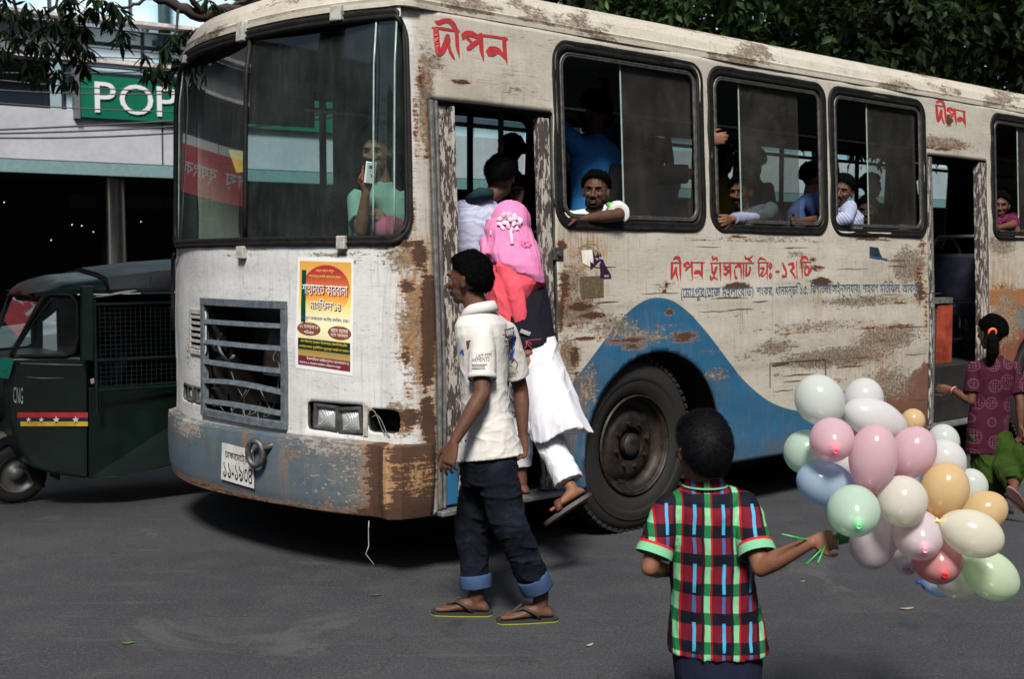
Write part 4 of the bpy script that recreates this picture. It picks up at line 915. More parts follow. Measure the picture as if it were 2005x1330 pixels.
# square bolt plate by the front door
a = hit(1091, 497); P = S3(np.array([a[0]]), np.array([a[1]]), .0)[0]; m = MB(); m.box((P[0]-.035, P[1]-.016, P[2]-.035), (P[0]+.035, P[1]+.0, P[2]+.035)); m.lathe([(.018,0),(.018,.012),(0,.013)], 12, Matrix.Translation((P[0], P[1]-.016, P[2])) @ Matrix.Rotation(R(90), 4, 'X')); m.build('bolt_plate', M_steel, bus, world=False, bevel=.002)
print('bus', round(time.time() - T00, 1))
# ================================================================== GROUND
ma_ = Mat('asphalt', (.05,.05,.055), .85); P = ma_.co()
n1 = ma_.noise(P, .35, 4, .6); n2 = ma_.noise(P, 3.2, 5, .65); n3 = ma_.noise(P, 160, 3, .7); v1 = ma_.vor(P, 210); n4 = ma_.noise(P, 26, 4, .7)
c = ma_.mix(ma_.step(n1, .3, .7), (.021,.024,.031), (.040,.043,.051)); c = ma_.mix(ma_.ma('MULTIPLY', ma_.step(n2, .45, .75), .45), c, (.062,.062,.064))
c = ma_.mix(ma_.ma('MULTIPLY', ma_.step(n4, .56, .66), .45), c, (.030,.029,.030))
n5 = ma_.noise(P, 62, 3, .8); c = ma_.mix(ma_.ma('MULTIPLY', ma_.step(n5, .52, .68), .55), c, (.105,.103,.10)); c = ma_.mix(ma_.ma('MULTIPLY', ma_.step(n5, .48, .34), .6), c, (.014,.014,.016))
c = ma_.mix(ma_.ma('MULTIPLY', ma_.step(n3, .5, .7), .6), c, (.10,.10,.10)); c = ma_.mix(ma_.ma('MULTIPLY', ma_.step(n3, .5, .3), .5), c, (.014,.014,.016))
wsp = ma_.ma('MULTIPLY', ma_.step(ma_.vor(ma_.map(P, loc=(1,2,0)), 48), .085, .06), ma_.step(ma_.noise(P, 11, 2), .50, .56)); c = ma_.mix(ma_.ma('MULTIPLY', wsp, .6), c, (.22,.215,.20))
sp = ma_.ma('MULTIPLY', ma_.step(ma_.vor(P, 14), .045, .03), ma_.step(ma_.noise(P, 7, 2), .54, .58)); c = ma_.mix(ma_.ma('MULTIPLY', sp, .75), c, (.018,.017,.016))
sp2 = ma_.ma('MULTIPLY', ma_.step(ma_.vor(ma_.map(P, loc=(3,5,0)), 17), .03, .015), ma_.step(ma_.noise(P, 5, 2), .52, .56)); c = ma_.mix(ma_.ma('MULTIPLY', sp2, .8), c, (.30,.29,.27))
crk = ma_.vor(ma_.map(P, (1,1,1)), 1.1, 'DISTANCE_TO_EDGE'); crn = ma_.node('TexVoronoi', 0, feature='DISTANCE_TO_EDGE', in_Vector=ma_.node('VectorMath', operation='ADD', i0=P, i1=ma_.node('VectorMath', operation='SCALE', i0=ma_.noise(P, 3, 5, .7, col=True), in_Scale=.5)), in_Scale=.8)
c = ma_.mix(ma_.ma('MULTIPLY', ma_.ma('MULTIPLY', ma_.step(crn, .008, .002), ma_.step(n1, .48, .56)), .6), c, (.02,.02,.02))
oil = ma_.step(ma_.noise(ma_.map(P, loc=(4,7,0)), 1.5, 5, .7, .6), .60, .68); c = ma_.mix(ma_.ma('MULTIPLY', oil, .5), c, (.016,.016,.018)); pale = ma_.step(ma_.noise(ma_.map(P, loc=(9,2,0)), .9, 6, .75, .8), .57, .66); c = ma_.mix(ma_.ma('MULTIPLY', pale, .28), c, (.12,.115,.11))
# long scuffs along the traffic
tr = ma_.noise(ma_.map(P, (.9, 9, 1), rot=(0,0,R(-42))), 1.4, 4, .6); c = ma_.mix(ma_.ma('MULTIPLY', ma_.step(tr, .56, .75), .3), c, (.105,.10,.095))
ma_.set('Base Color', c); ma_.set('Roughness', ma_.ma('MULTIPLY_ADD', n2, .25, .62)); ma_.bump(ma_.ma('MULTIPLY_ADD', n3, .6, ma_.ma('MULTIPLY', v1, .5)), .7, .006)
g = MB(); g.quad((-400,-400,0),(400,-400,0),(400,400,0),(-400,400,0)); tag(g.build('road', ma_.m), kind='structure')
# ================================================================== BUILDING WITH THE GREEN SIGN (left, far side of the road)
FP = Plane(_depthP(200, 22.), vx=4600)
def fac(px, py, v=0.): return FP.uz(px, py, v)
bld = empty('building', tuple(FP.P0), FP.rz, label='long building with white canopy, sky-tinted glass front and dark open ground floor behind the bus', cat='building')
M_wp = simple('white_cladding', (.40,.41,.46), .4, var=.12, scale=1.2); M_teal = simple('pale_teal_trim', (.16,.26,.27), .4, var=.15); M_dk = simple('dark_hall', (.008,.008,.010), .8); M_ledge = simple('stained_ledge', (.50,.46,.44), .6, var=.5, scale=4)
M_bglass = Mat('sky_painted_curtain_glass', (.16,.34,.46), .08, 0.); P = M_bglass.co(); n = M_bglass.noise(P, .6, 3); M_bglass.set('Base Color', M_bglass.mix(M_bglass.step(n,.35,.65), (.45,.70,.86), (.70,.86,.94))); M_bglass.set('Specular IOR Level', 1.); M_bglass = M_bglass.m  # pale blue base colour stands in for the sky reflected in the glass
M_dglass = Mat('dark_curtain_glass', (.012,.02,.03), .06); M_dglass.set('Specular IOR Level', .7); M_dglass = M_dglass.m
M_mull = simple('window_mullion', (.05,.06,.07), .4); M_grey = simple('grey_panel', (.10,.105,.125), .6, var=.25, scale=2); M_chrome = Mat('steel_column', (.5,.48,.46), .22, 1.); P=M_chrome.co(); M_chrome.set('Base Color', M_chrome.mix(M_chrome.noise(M_chrome.map(P,(5,5,.15)), 2, 3), (.20,.19,.18), (.75,.72,.70))); M_chrome = M_chrome.m
zF0 = fac(170, 324)[1]; zF1 = fac(170, 229)[1]; zT0 = fac(170, 349)[1]; a0, a1 = -26., 40.
def fb(lo, hi, name, mat, par=bld, **k): m = MB(); m.box(lo, hi); return m.build(name, mat, par, world=False, **k)
xs = list(np.arange(a0, a1, 4.6)) ; js = fac(288, 300)[0]; off = (js - a0) % 4.6
edges = [a0] + [a0 + off + 4.6 * k for k in range(12) if a0 + off + 4.6 * k < a1] + [a1]
for i in range(len(edges) - 1): fb((edges[i] + .02, -.9, zF0), (edges[i+1] - .02, -.75, zF1), 'fascia_panel', M_wp)
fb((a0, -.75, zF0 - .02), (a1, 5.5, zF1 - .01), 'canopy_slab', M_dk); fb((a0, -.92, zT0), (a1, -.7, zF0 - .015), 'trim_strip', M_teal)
cx0, cx1 = fac(205, 450)[0], fac(252, 450)[0]
for k in range(-2, 8):
    m = MB(); c0 = (cx0 + cx1) / 2 + k * 4.9; rr = (cx1 - cx0) / 2
    m.lathe([(rr, 0.), (rr, zT0 + .02)], 32, Matrix.Translation((c0, .1, 0))); m.build('column', M_chrome, bld, smooth=True, world=False)
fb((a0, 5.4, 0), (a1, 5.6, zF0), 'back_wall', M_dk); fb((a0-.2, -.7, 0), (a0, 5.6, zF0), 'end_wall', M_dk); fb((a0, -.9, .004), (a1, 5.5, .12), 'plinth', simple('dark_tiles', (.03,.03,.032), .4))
fb((-19.5, -1.0, 3.18), (-2.7, -.94, 4.02), 'banner', simple('red_banner', (.32,.02,.035), .5)); V, F, ar = text_tris('ব্যাংক িলিমেটড  শাখা কার্যালয়  ব্যাংক িলিমেটড', 2, .02); m = MB(); m.add([(-18.6 + x*15.2, -1.006, 3.42 + y*.40) for x, y in V], [tuple(reversed(f)) for f in F]); m.build('banner_lettering', M_wp, bld, world=False)
M_bulb = Mat('bulb'); M_bulb.set('Emission Color', (1,.95,.85)); M_bulb.set('Emission Strength', 2.5); M_bulb = M_bulb.m
for px, py in ((183,454),(276,434),(8,396),(160,442),(141,440),(300,520),(100,470)):
    a = fac(px, py, 3.5); m = MB(); m.ell((a[0], 3.5, a[1]), .009, n=8, m=6); m.build('ceiling_lamp', M_bulb, bld, world=False)
for px0, px1, py0, py1 in ((135,187,383,406),(322,345,388,406),(250,320,385,407)):
    a = fac(px0, py1, 3.8); b = fac(px1, py0, 3.8); fb((a[0], 3.8, a[1]), (b[0], 3.85, b[1]), 'hall_sign', simple('hall_panel', (.05,.05,.055), .6))
# sign
sx0 = fac(157, 190, -.95)[0]; sz1 = fac(157, 145, -.95)[1]; sz0 = fac(157, 229, -.95)[1]; sx1 = fac(660, 200, -.95)[0]
M_sgn = simple('green_sign', (.0,.115,.065), .4, var=.1, scale=2); sgn = fb((sx0, -1.0, sz0), (sx1, -.90, sz1), 'sign_board', M_sgn); fb((sx0-.11, -1.02, sz0-.03), (sx0-.02, -.85, sz1+.1), 'sign_edge', M_grey, sgn)
M_wl = Mat('white_letters', (.62,.63,.68), .4).m; lx = fac(186, 190, -1.02)[0]; lw = fac(248, 190, -1.02)[0] - lx; lz0 = fac(200, 220, -1.02)[1]; lz1 = fac(200, 160, -1.02)[1]
X = lx
for chh in 'POPULAR':
    V, F, ar = text_tris(chh, 4, .055); h = (lz1 - lz0); w = h * ar * 1.06
    if chh == 'O': w *= 1.0
    m = MB(); m.add([(X + x * w, -1.004, lz0 + y * h) for x, y in V] + [(X + x * w, -1.03, lz0 + y * h) for x, y in V], [tuple(reversed(f)) for f in F] + [tuple(i + len(V) for i in f) for f in F]); m.build('letter', M_wl, sgn, world=False); X += w + h * .14
# upper storeys
zU = zF1
gx = fac(168, 60)[0]
def panes(x0, x1, z0, z1, nx, nz, mat, y=.0):
    for i in range(nx):
        for j in range(nz):
            w, h = (x1-x0)/nx, (z1-z0)/nz; fb((x0+i*w+.04, y, z0+j*h+.04), (x0+(i+1)*w-.04, y+.05, z0+(j+1)*h-.04), 'pane', mat)
    fb((x0, y+.06, z0), (x1, y+.2, z1), 'mullion_frame', M_mull)
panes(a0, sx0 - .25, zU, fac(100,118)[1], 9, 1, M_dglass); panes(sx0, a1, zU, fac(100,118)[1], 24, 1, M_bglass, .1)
for y_, x_ in ((118, 100), (35, 100)):
    zz = fac(x_, y_)[1]; fb((a0, -.40, zz - .02), (a1, .0, zz + .045), 'ledge', M_ledge)
z1_ = fac(100,118)[1] + .08; z2_ = fac(100,35)[1]
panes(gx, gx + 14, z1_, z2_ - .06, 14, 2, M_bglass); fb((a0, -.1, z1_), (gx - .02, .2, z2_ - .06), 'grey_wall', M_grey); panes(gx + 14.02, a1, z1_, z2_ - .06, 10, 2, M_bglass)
for k in range(2): fb((gx + 3.2 + k*6, -.35, z1_-.1), (gx + 3.5 + k*6, .0, z2_ + 4), 'pilaster', M_grey)
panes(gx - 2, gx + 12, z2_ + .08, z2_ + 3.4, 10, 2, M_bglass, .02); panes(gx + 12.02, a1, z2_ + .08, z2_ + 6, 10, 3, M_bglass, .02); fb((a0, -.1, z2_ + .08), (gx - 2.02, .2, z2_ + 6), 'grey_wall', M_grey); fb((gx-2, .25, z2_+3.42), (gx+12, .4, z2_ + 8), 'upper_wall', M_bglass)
# ================================================================== REFLECTED POLE AND WIRES
pw = at(322, 60, 22.6); pole = empty('reflected_pole', (pw.x, pw.y, zF1), label='solid stand-in for a pole reflected in the glass front above the green sign', cat='pole')  # solid pole added in place of a reflection in the glass front
M_pole = simple('dark_teal_pole', (.02,.05,.06), .5); m = MB(); m.tube([(pw.x, pw.y, zF1 - .05), (pw.x, pw.y, 8.2)], .11, 12); m.build('post', M_pole, pole, smooth=True)
m = MB(); zc = at(322, 85, 22.6).z; m.box((pw.x-.85, pw.y-.06, zc-.05), (pw.x+.85, pw.y+.06, zc+.05)); m.build('crossarm', M_pole, pole)
for dx in (-.35, .62):
    m = MB(); m.lathe([(.05,0),(.09,.04),(.05,.08),(.09,.12),(.05,.16),(.08,.2),(0,.24)], 12, Matrix.Translation((pw.x+dx, pw.y, zc+.05))); m.build('insulator', M_pole, pole, smooth=True)
for dx, l in ((-.5, .5), (-.32, .55)):
    m = MB(); m.tube([(pw.x+dx, pw.y, zc), (pw.x+dx*.7-.1, pw.y, zc-l)], .03, 6); m.build('strut', M_pole, pole)
M_cable = Mat('black_cable', (.012,.012,.014), .6).m
def wire(a, b, sag, label, r=.011, grp='overhead cables across the building'):
    a, b = Vector(a), Vector(b); m = MB(); m.tube([a.lerp(b, t) + Vector((0,0,-sag*4*t*(1-t))) for t in np.linspace(0,1,24)], r, 5, caps=False)
    tag(m.build('overhead_cable', M_cable), label, 'cable', grp)
lab = 'thin black overhead cable sagging in front of the white canopy'
for k, (y0, y1, d, sg) in enumerate(((256,234,15,.03),(262,241,15.2,.06),(269,248,15.4,.10))): wire(at(-60, y0, d), at(700, y1 - 25, d), sg, 'thin black cable sagging across the white canopy, %s of three' % ['topmost','middle one','lowest'][k], .012)
lab2 = 'thin black overhead cable crossing the green sign and glass front'
for k, (y0, y1, d) in enumerate(((150,172,16),(172,160,16.3),(196,205,16.6),(140,95,15.5),(60,118,16.8),(95,100,17),(20,80,16.2))): wire(at(-60, y0, d), at(760, y1, d), .12, ['thin cable crossing the top of the green sign, starting just above it at left','thin cable crossing the top of the sign letters','thin cable crossing the lower half of the sign letters','thin cable rising from the sign towards the reflected pole','thin cable falling rightwards across the lower ledge','level cable across the lower sky-tinted glass panes','highest cable, falling rightwards across the upper sky-tinted glass'][k], .009)
# ================================================================== TREES
def leaf_material(name, c0, c1, c2, trans=.25):
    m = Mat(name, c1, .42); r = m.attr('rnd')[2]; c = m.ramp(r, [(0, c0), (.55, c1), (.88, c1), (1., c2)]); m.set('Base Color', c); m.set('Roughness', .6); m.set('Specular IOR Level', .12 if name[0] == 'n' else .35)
    nt = m.nt; tl = nt.nodes.new('ShaderNodeBsdfTranslucent'); nt.links.new(m.mix(.5, c, (.12,.18,.02)), tl.inputs[0]); mx = nt.nodes.new('ShaderNodeMixShader'); mx.inputs[0].default_value = trans
    nt.links.new(m.b.outputs[0], mx.inputs[1]); nt.links.new(tl.outputs[0], mx.inputs[2]); nt.links.new(mx.outputs[0], m.out.inputs[0]); return m.m
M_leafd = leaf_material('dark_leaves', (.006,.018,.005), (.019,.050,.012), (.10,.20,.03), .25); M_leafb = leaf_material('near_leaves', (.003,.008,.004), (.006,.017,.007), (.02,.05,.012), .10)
M_bark = simple('bark', (.035,.028,.022), .9, var=.5, scale=14, bump=.8)
def crown_mesh(name, blobs_, n, size, seed, droop=.5, parent=None, mat=None, hollow=.55):
    """leaf faces grouped in sprays through the volume of several lobes"""
    r = np.random.default_rng(seed); B = np.array(blobs_); w = B[:, 3] ** 2; ns = n // 7
    pick = r.choice(len(B), ns, p=w / w.sum()); d = r.normal(size=(ns, 3)); d /= np.linalg.norm(d, axis=1)[:, None]
    rad = (hollow + (1 - hollow) * r.random(ns) ** .6) * (1 + .22 * fbm(d * 2.0 + pick[:, None] * 3.1, 1., 2, seed)); C = B[pick, :3] + d * (B[pick, 3] * rad)[:, None] * np.array([1, 1, .8])
    C = C + d * (.30 * fbm(C, 1.1, 2, seed + 9))[:, None]; keepc = fbm(C, 1.6, 2, seed + 11) > -.42; C, d = C[keepc], d[keepc]; C = np.repeat(C, 7, 0); dd = np.repeat(d, 7, 0); C = C + r.normal(size=C.shape) * size * .7
    ax = r.normal(size=C.shape) * .9 + dd * .8; ax[:, 2] -= droop; ax /= np.linalg.norm(ax, axis=1)[:, None]
    up = r.normal(size=C.shape) * .6 + np.array([0, 0, 1.]); sd_ = np.cross(ax, up); sd_ /= np.linalg.norm(sd_, axis=1)[:, None] + 1e-9; nn = np.cross(sd_, ax)
    L = size * (.7 + .6 * r.random(len(C)))[:, None]; Wd = L * .24
    v = np.stack([C, C + ax*L*.45 + sd_*Wd + nn*L*.04, C + ax*L - nn*L*.12, C + ax*L*.45 - sd_*Wd + nn*L*.04], 1).reshape(-1, 3)
    F = np.arange(len(v)).reshape(-1, 4); F = np.concatenate([F[:, [0,1,2]], F[:, [0,2,3]]])
    me = npmesh(name, v, F); rnd = np.clip(.45 + .55 * fbm(C, .8, 3, seed + 5) + .16 * r.normal(size=len(C)), 0, 1); fattr(me, 'rnd', np.repeat(rnd, 4))  # lighter clumps put lit foliage into the leaf colour
    return link(name, me, mat or M_leafd, parent)
def tree(px, d, h, lobes, n, size, seed, label, tr=.22):
    b = at(px, HOR, d); b.z = 0; t = empty('tree', tuple(b), label=label, cat='tree', group='dark leafy street trees behind the bus')
    rr = random.Random(seed); m = MB(); pts = [Vector((b.x + .12*math.sin(k), b.y + .1*math.cos(k*1.7), h*.62*k/5)) for k in range(6)]; m.tube(pts, [tr*(1-.09*k) for k in range(6)], 10); m.build('trunk', M_bark, t, smooth=True)
    B = []
    for (ox, oy, oz, r_) in lobes:
        B.append((b.x+ox, b.y+oy, oz, r_)); m = MB(); e = Vector((b.x+ox, b.y+oy, oz)); s0 = pts[rr.randint(3,5)]; mid = s0.lerp(e, .5) + Vector((0,0,-.2)); m.tube([s0, mid, e], [tr*.5, tr*.35, tr*.15], 7); m.build('limb', M_bark, t, smooth=True)
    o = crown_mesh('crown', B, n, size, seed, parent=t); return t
L1 = [(-1.6,0,5.2,1.7),(1.4,.4,5.0,1.8),(0,-.6,6.6,2.1),(-2.6,.5,6.6,1.5),(2.6,-.2,6.4,1.7),(0,0,4.4,1.4)]
tree(1130, 19.5, 7.5, [(-1.4,0,5.9,1.0),(.2,.2,6.0,1.2),(1.5,0,6.1,1.3),(0,0,7.4,1.6)], 16000, .15, 1, 'dark tree behind the bus roof, leftmost of the row, with sky showing beside it')
tree(1190, 15.2, 7.5, [(-.5,0,4.9,.7),(.1,.3,5.4,.75),(-.4,0,6.6,1.2),(.35,0,4.75,.35)], 9000, .13, 2, 'dark tree behind the bus roof above the first side window')
tree(1610, 15.5, 8, [(x*.8, y, z, r) for x, y, z, r in L1], 34000, .14, 3, 'dense dark tree above the bus roof over the middle window')
tree(1760, 16.5, 8, [(x*.9, y, z-.3, r) for x, y, z, r in L1], 36000, .14, 4, 'dense dark tree above the bus roof near the second door')
tree(2010, 15.5, 8, [(x*.8, y, z-.3, r) for x, y, z, r in L1], 30000, .14, 5, 'dense dark tree at the right edge of the photo behind the bus roof')
tree(2300, 16.5, 8, L1, 16000, .15, 6, 'dark tree beyond the right edge behind the rear of the bus')
# near tree: its branches hang in from above the bus
tb = at(760, HOR, 12.2); near = empty('tree', (tb.x, tb.y, 0), label='near tree whose drooping leafy branches hang over the left of the bus', cat='tree')
m = MB(); m.tube([(tb.x, tb.y, 0), (tb.x-.05, tb.y, 2.), (tb.x-.2, tb.y-.1, 4.3), (tb.x-.3, tb.y-.3, 6.2)], [.26,.22,.18,.12], 12); m.build('trunk', M_bark, near, smooth=True)
def branch(pts, r0, r1):
    P = [at(*p) for p in pts]; Q = []
    for i in range(len(P)-1):
        for t in np.linspace(0, 1, 5)[:-1]: Q.append(P[i].lerp(P[i+1], t) + Vector((0,0,.02*math.sin(i*3+t*5))))
    Q.append(P[-1]); k = len(Q); m = MB(); m.tube(Q, [r0+(r1-r0)*i/(k-1) for i in range(k)], 7); m.build('branch', M_bark, near, smooth=True)
branch([(640,-200,11.5),(540,-30,10.8),(460,20,10.3),(405,32,10.1),(350,12,10.),(300,-6,9.9),(230,-30,9.8)], .075, .03); branch([(405,32,10.1),(385,10,10.),(362,-30,9.9)], .035, .02)
branch([(300,-6,9.9),(262,8,9.8),(215,14,9.7),(180,10,9.6)], .016, .006); branch([(230,-30,9.8),(120,-60,9.5),(20,-20,9.3),(-60,10,9.2)], .035, .01); branch([(120,-60,9.5),(110,10,9.5),(130,60,9.5),(160,90,9.5)], .014, .004); branch([(20,-20,9.3),(40,50,9.4),(70,90,9.4)], .014, .004)
branch([(350,12,10.),(345,60,9.9),(325,95,9.9)], .014, .005); branch([(540,-30,10.8),(480,-10,10.3),(440,0,10.2)], .02, .008)
clus = [(x, y) for x, y in ((20,20),(60,15),(100,22),(130,5),(15,60),(50,70),(90,60),(125,50),(150,30),(10,100),(45,115),(85,105),(120,95),(150,80),(165,105),(75,140),(110,145),(140,150),(60,135),(175,60),(190,20),(215,35),(235,25),(250,60),(228,70),(180,5),(160,130),(205,5),
        (300,120),(320,100),(335,125),(305,140),(330,150),(350,75),(365,60),(395,65),(420,60),(440,20),(415,10),(390,90),(5,5),(35,40),(70,45),(110,40),(140,65),(95,85),(30,85),(5,130),(350,120))]
rl = random.Random(11)
def leafmesh():
    m = MB(); L = 1.; pr = [(0,.0),(.15,.06),(.35,.125),(.55,.13),(.78,.075),(1.,.0)]; vs = []
    for t, w in pr: z = -.10*t*t; vs += [(w, t, z+.03*(w>0)), (0, t, z), (-w, t, z+.03*(w>0))]
    fs = []
    for i in range(5): fs += [(3*i, 3*i+1, 3*i+4, 3*i+3), (3*i+1, 3*i+2, 3*i+5, 3*i+4)]
    m.add(vs, fs); me = m.mesh('leaf'); fattr(me, 'rnd', [.4]*len(me.vertices)); me.materials.append(M_leafb); me.shade_smooth(); return me
leafme = leafmesh(); cnt = 0; extra = []
for ci, (x, y) in enumerate(clus):
    for sub_ in range(3):
        c0_ = at(x + rl.uniform(-16,16), y + rl.uniform(-16,10), 9.4 + rl.uniform(-.35,.35) + (.5 if x > 280 else 0)); az0 = rl.uniform(0, 6.28)
        for k in range(7 if sub_ == 0 else 6):
            az = az0 + k * 2.4; droop = rl.uniform(-1.35, -.2); d = Vector((math.cos(az)*math.cos(droop), math.sin(az)*math.cos(droop), math.sin(droop)))
            q = d.to_track_quat('Y', 'Z').to_matrix().to_4x4(); L = rl.uniform(.10, .155); M = Matrix.Translation(c0_ + d*.01) @ q @ Matrix.Rotation(rl.uniform(-.6,.6), 4, 'Y') @ Matrix.Diagonal((L*.95, L, L, 1))
            if cnt < 296 and sub_ == 0:
                o = bpy.data.objects.new('leaf', leafme); COL.objects.link(o); o.parent = near; o.matrix_local = Matrix.Translation(-Vector((tb.x, tb.y, 0))) @ M; cnt += 1
            else: extra.append(M)
tw = MB()
lv = np.array([v.co[:] for v in leafme.vertices]); lf = [tuple(p.vertices) for p in leafme.polygons]; m = MB()
for M in extra: m.add([M @ Vector(v) for v in lv], lf)
# more of the same tree above and outside the frame
me = m.mesh('foliage'); fattr(me, 'rnd', np.repeat(rng.random(len(extra)), len(lv))); tag(link('foliage', me, M_leafb, near, smooth=True), kind='stuff')
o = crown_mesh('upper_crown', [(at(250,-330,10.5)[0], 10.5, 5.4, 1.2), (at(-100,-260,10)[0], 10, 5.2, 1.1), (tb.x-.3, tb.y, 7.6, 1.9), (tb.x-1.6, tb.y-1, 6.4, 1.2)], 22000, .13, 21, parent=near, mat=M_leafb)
# ================================================================== THE REST OF THE STREET (seen in the windows, shades the road)
M_st1 = simple('stained_render', (.20,.18,.16), .8, var=.4, scale=.6); M_st2 = simple('brown_brick_front', (.16,.10,.08), .8, var=.4, scale=.8); M_win = Mat('street_window', (.02,.025,.03), .1).m
def block(name, x0, x1, y0, y1, h, mat, label, face, n):
    b = empty(name, ((x0+x1)/2, (y0+y1)/2, 0), label=label, cat='building'); m = MB(); m.box((x0,y0,.0),(x1,y1,h)); m.build('wall', mat, b)
    for f in range(int(h/3.2)):
        for k in range(n):
            z0_ = 1.2 + f*3.2
            if face in 'xX':
                yy = y0 + (k+.5)*(y1-y0)/n; xx = x1 if face == 'X' else x0; s = .02 if face == 'X' else -.02; m = MB(); m.box((min(xx, xx+s*2), yy-.8, z0_), (max(xx, xx+s*2), yy+.8, z0_+1.5))
            else:
                xx = x0 + (k+.5)*(x1-x0)/n; yy = y1 if face == 'Y' else y0; m = MB(); m.box((xx-.8, yy-.0, z0_), (xx+.8, yy+.04, z0_+1.5)) if face == 'Y' else m.box((xx-.8, yy-.04, z0_), (xx+.8, yy, z0_+1.5))
            m.build('window', M_win, b)
    return b
block('street_building', -30, 30, -26, -19, 13, M_st1, 'stained concrete building across the road behind the photographer', 'Y', 12)
block('street_building', 24, 32, -18, 26, 12, M_st2, 'brown brick building down the road to the right', 'x', 9)
bb = block('street_building', -60, -40, -15, 9, 12, M_st1, 'stained building left of the road outside the picture with a red banner', 'X', 6)
m = MB(); m.box((-39.95, -2, 3.4), (-39.88, 9, 4.9)); m.build('banner', simple('red_banner', (.35,.03,.04), .5), bb)

for k, (x, y, s) in enumerate(((-17,-7,1),(-8,-13,1.1),(5,-14,1.),(13,-8,1.1),(17,4,1.),(18,12,1.))):
    t = empty('tree', (x, y, 0), label=['leafy roadside tree left of the photographer','leafy roadside tree behind the photographer, left one','leafy roadside tree behind the photographer, right one','leafy roadside tree right of the photographer','roadside tree beside the brown brick building','farther roadside tree beside the brown brick building'][k], cat='tree')
    m = MB(); m.tube([(x,y,0),(x+.1,y,2),(x,y+.1,4.6)], [.25,.2,.14], 9); m.build('trunk', M_bark, t, smooth=True)
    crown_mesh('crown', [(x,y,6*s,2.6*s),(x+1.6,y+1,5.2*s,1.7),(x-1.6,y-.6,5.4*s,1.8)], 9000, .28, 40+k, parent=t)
t = empty('tree', (-7.5, 5.5, 0), label='big roadside tree left of the picture whose crown shades the auto rickshaw', cat='tree')
m = MB(); m.tube([(-7.5,5.5,0),(-7.4,5.5,2.5),(-7.1,5.3,4.5),(-6.2,4.9,6)], [.32,.27,.22,.12], 10); m.tube([(-7.1,5.3,4.5),(-5.0,4.8,6.2),(-2.0,4.2,6.9)], [.15,.10,.05], 8); m.build('trunk', M_bark, t, smooth=True)
crown_mesh('crown', [(-3.6,3.4,7.1,1.3),(-3.1,4.3,7.3,1.0),(-4.0,4.1,7.0,1.35),(-4.6,4.4,7.0,1.5),(-7.2,5,7.6,2.2)], 30000, .17, 77, parent=t)  # out of view; crown lobes placed to keep the rickshaw shaded
# ================================================================== PARKED CAR (its roof shows behind the auto-rickshaw)
cp = at(300, HOR, 14.5); car = empty('parked_car', (cp.x, cp.y, 0), BP.rz, label='white parked car with only its roof showing behind the auto rickshaw', cat='car')
M_car = Mat('white_car_paint', (.55,.56,.58), .25).m; sec = [(-2.0,.45,.75),(-1.9,.4,.86),(-1.0,.3,.95),(-.45,.3,1.42),(.2,.3,1.53),(1.1,.3,1.48),(1.75,.3,1.0),(2.0,.35,.92),(2.05,.45,.6)]
m = MB(); m.loft([[(u, -y_*1.0, z) for y_, z in ((.80,lo_),(.84,.7),(.83,min(.92,hi)),(.62 if hi>1.2 else .8,hi),(-.62 if hi>1.2 else -.8,hi),(-.83,min(.92,hi)),(-.84,.7),(-.80,lo_))] for u, lo_, hi in sec]); m.build('body', M_car, car, world=False, auto=40)
for sgn_ in (-1, 1):
    m = MB(); m.quad((-.75,sgn_*.80,.98),(1.5,sgn_*.80,.98),(1.05,sgn_*.665,1.40),(-.42,sgn_*.665,1.38)); m.build('side_window', M_win, car, world=False)
    for u in (-1.3, 1.3):
        m = MB(); m.lathe([(.2,-.1),(.3,-.1),(.31,0),(.3,.1),(.18,.11),(0,.1)], 24, Matrix.Translation((u, sgn_*.76, .31)) @ Matrix.Rotation(R(90), 4, 'X')); m.build('wheel', M_tyre, car, smooth=True, world=False)
# ================================================================== LITTER
def litter(px, py, size, col, label, name='fallen_leaf', cat='leaf', ang=.3, pts=None):
    p = ground(px, py); m = MB(); pts = pts or [(0,0),(.2,.16),(.5,.22),(.8,.15),(1,0),(.75,-.14),(.45,-.18),(.2,-.12)]; c, s = math.cos(ang), math.sin(ang)
    vs = [(p.x + size*((x-.5)*c - y*s), p.y + size*((x-.5)*s + y*c), .004 + size*.22*abs(x-.5)**1.5 + size*.12*abs(y)) for x, y in pts]; vs.append((p.x, p.y, .006 + size*.06)); k = len(pts)
    m.add(vs, [(i, (i+1) % k, k) for i in range(k)]); tag(m.build(name, simple(name + '_colour', col, .6, var=.3, scale=60)), label, cat)
litter(252, 1262, .065, (.05,.14,.03), 'small green leaf on the road at bottom left')
litter(735, 1168, .06, (.05,.07,.03), 'dark green leaf on the road left of the walking man')
litter(1776, 1195, .085, (.22,.17,.13), 'crumpled brown paper scrap on the road below the balloons', 'paper_scrap', 'litter')
litter(1155, 1266, .05, (.30,.26,.22), 'pale paper scrap on the road between the walking man and the boy', 'paper_scrap', 'litter', .9)
litter(1572, 1141, .035, (.25,.24,.08), 'tiny yellowish leaf on the road beneath the boy\'s hand')
litter(1268, 1010+60, .03, (.3,.28,.24), 'tiny pale scrap on the road in front of the front wheel', 'paper_scrap', 'litter')
print('env', round(time.time() - T00, 1))
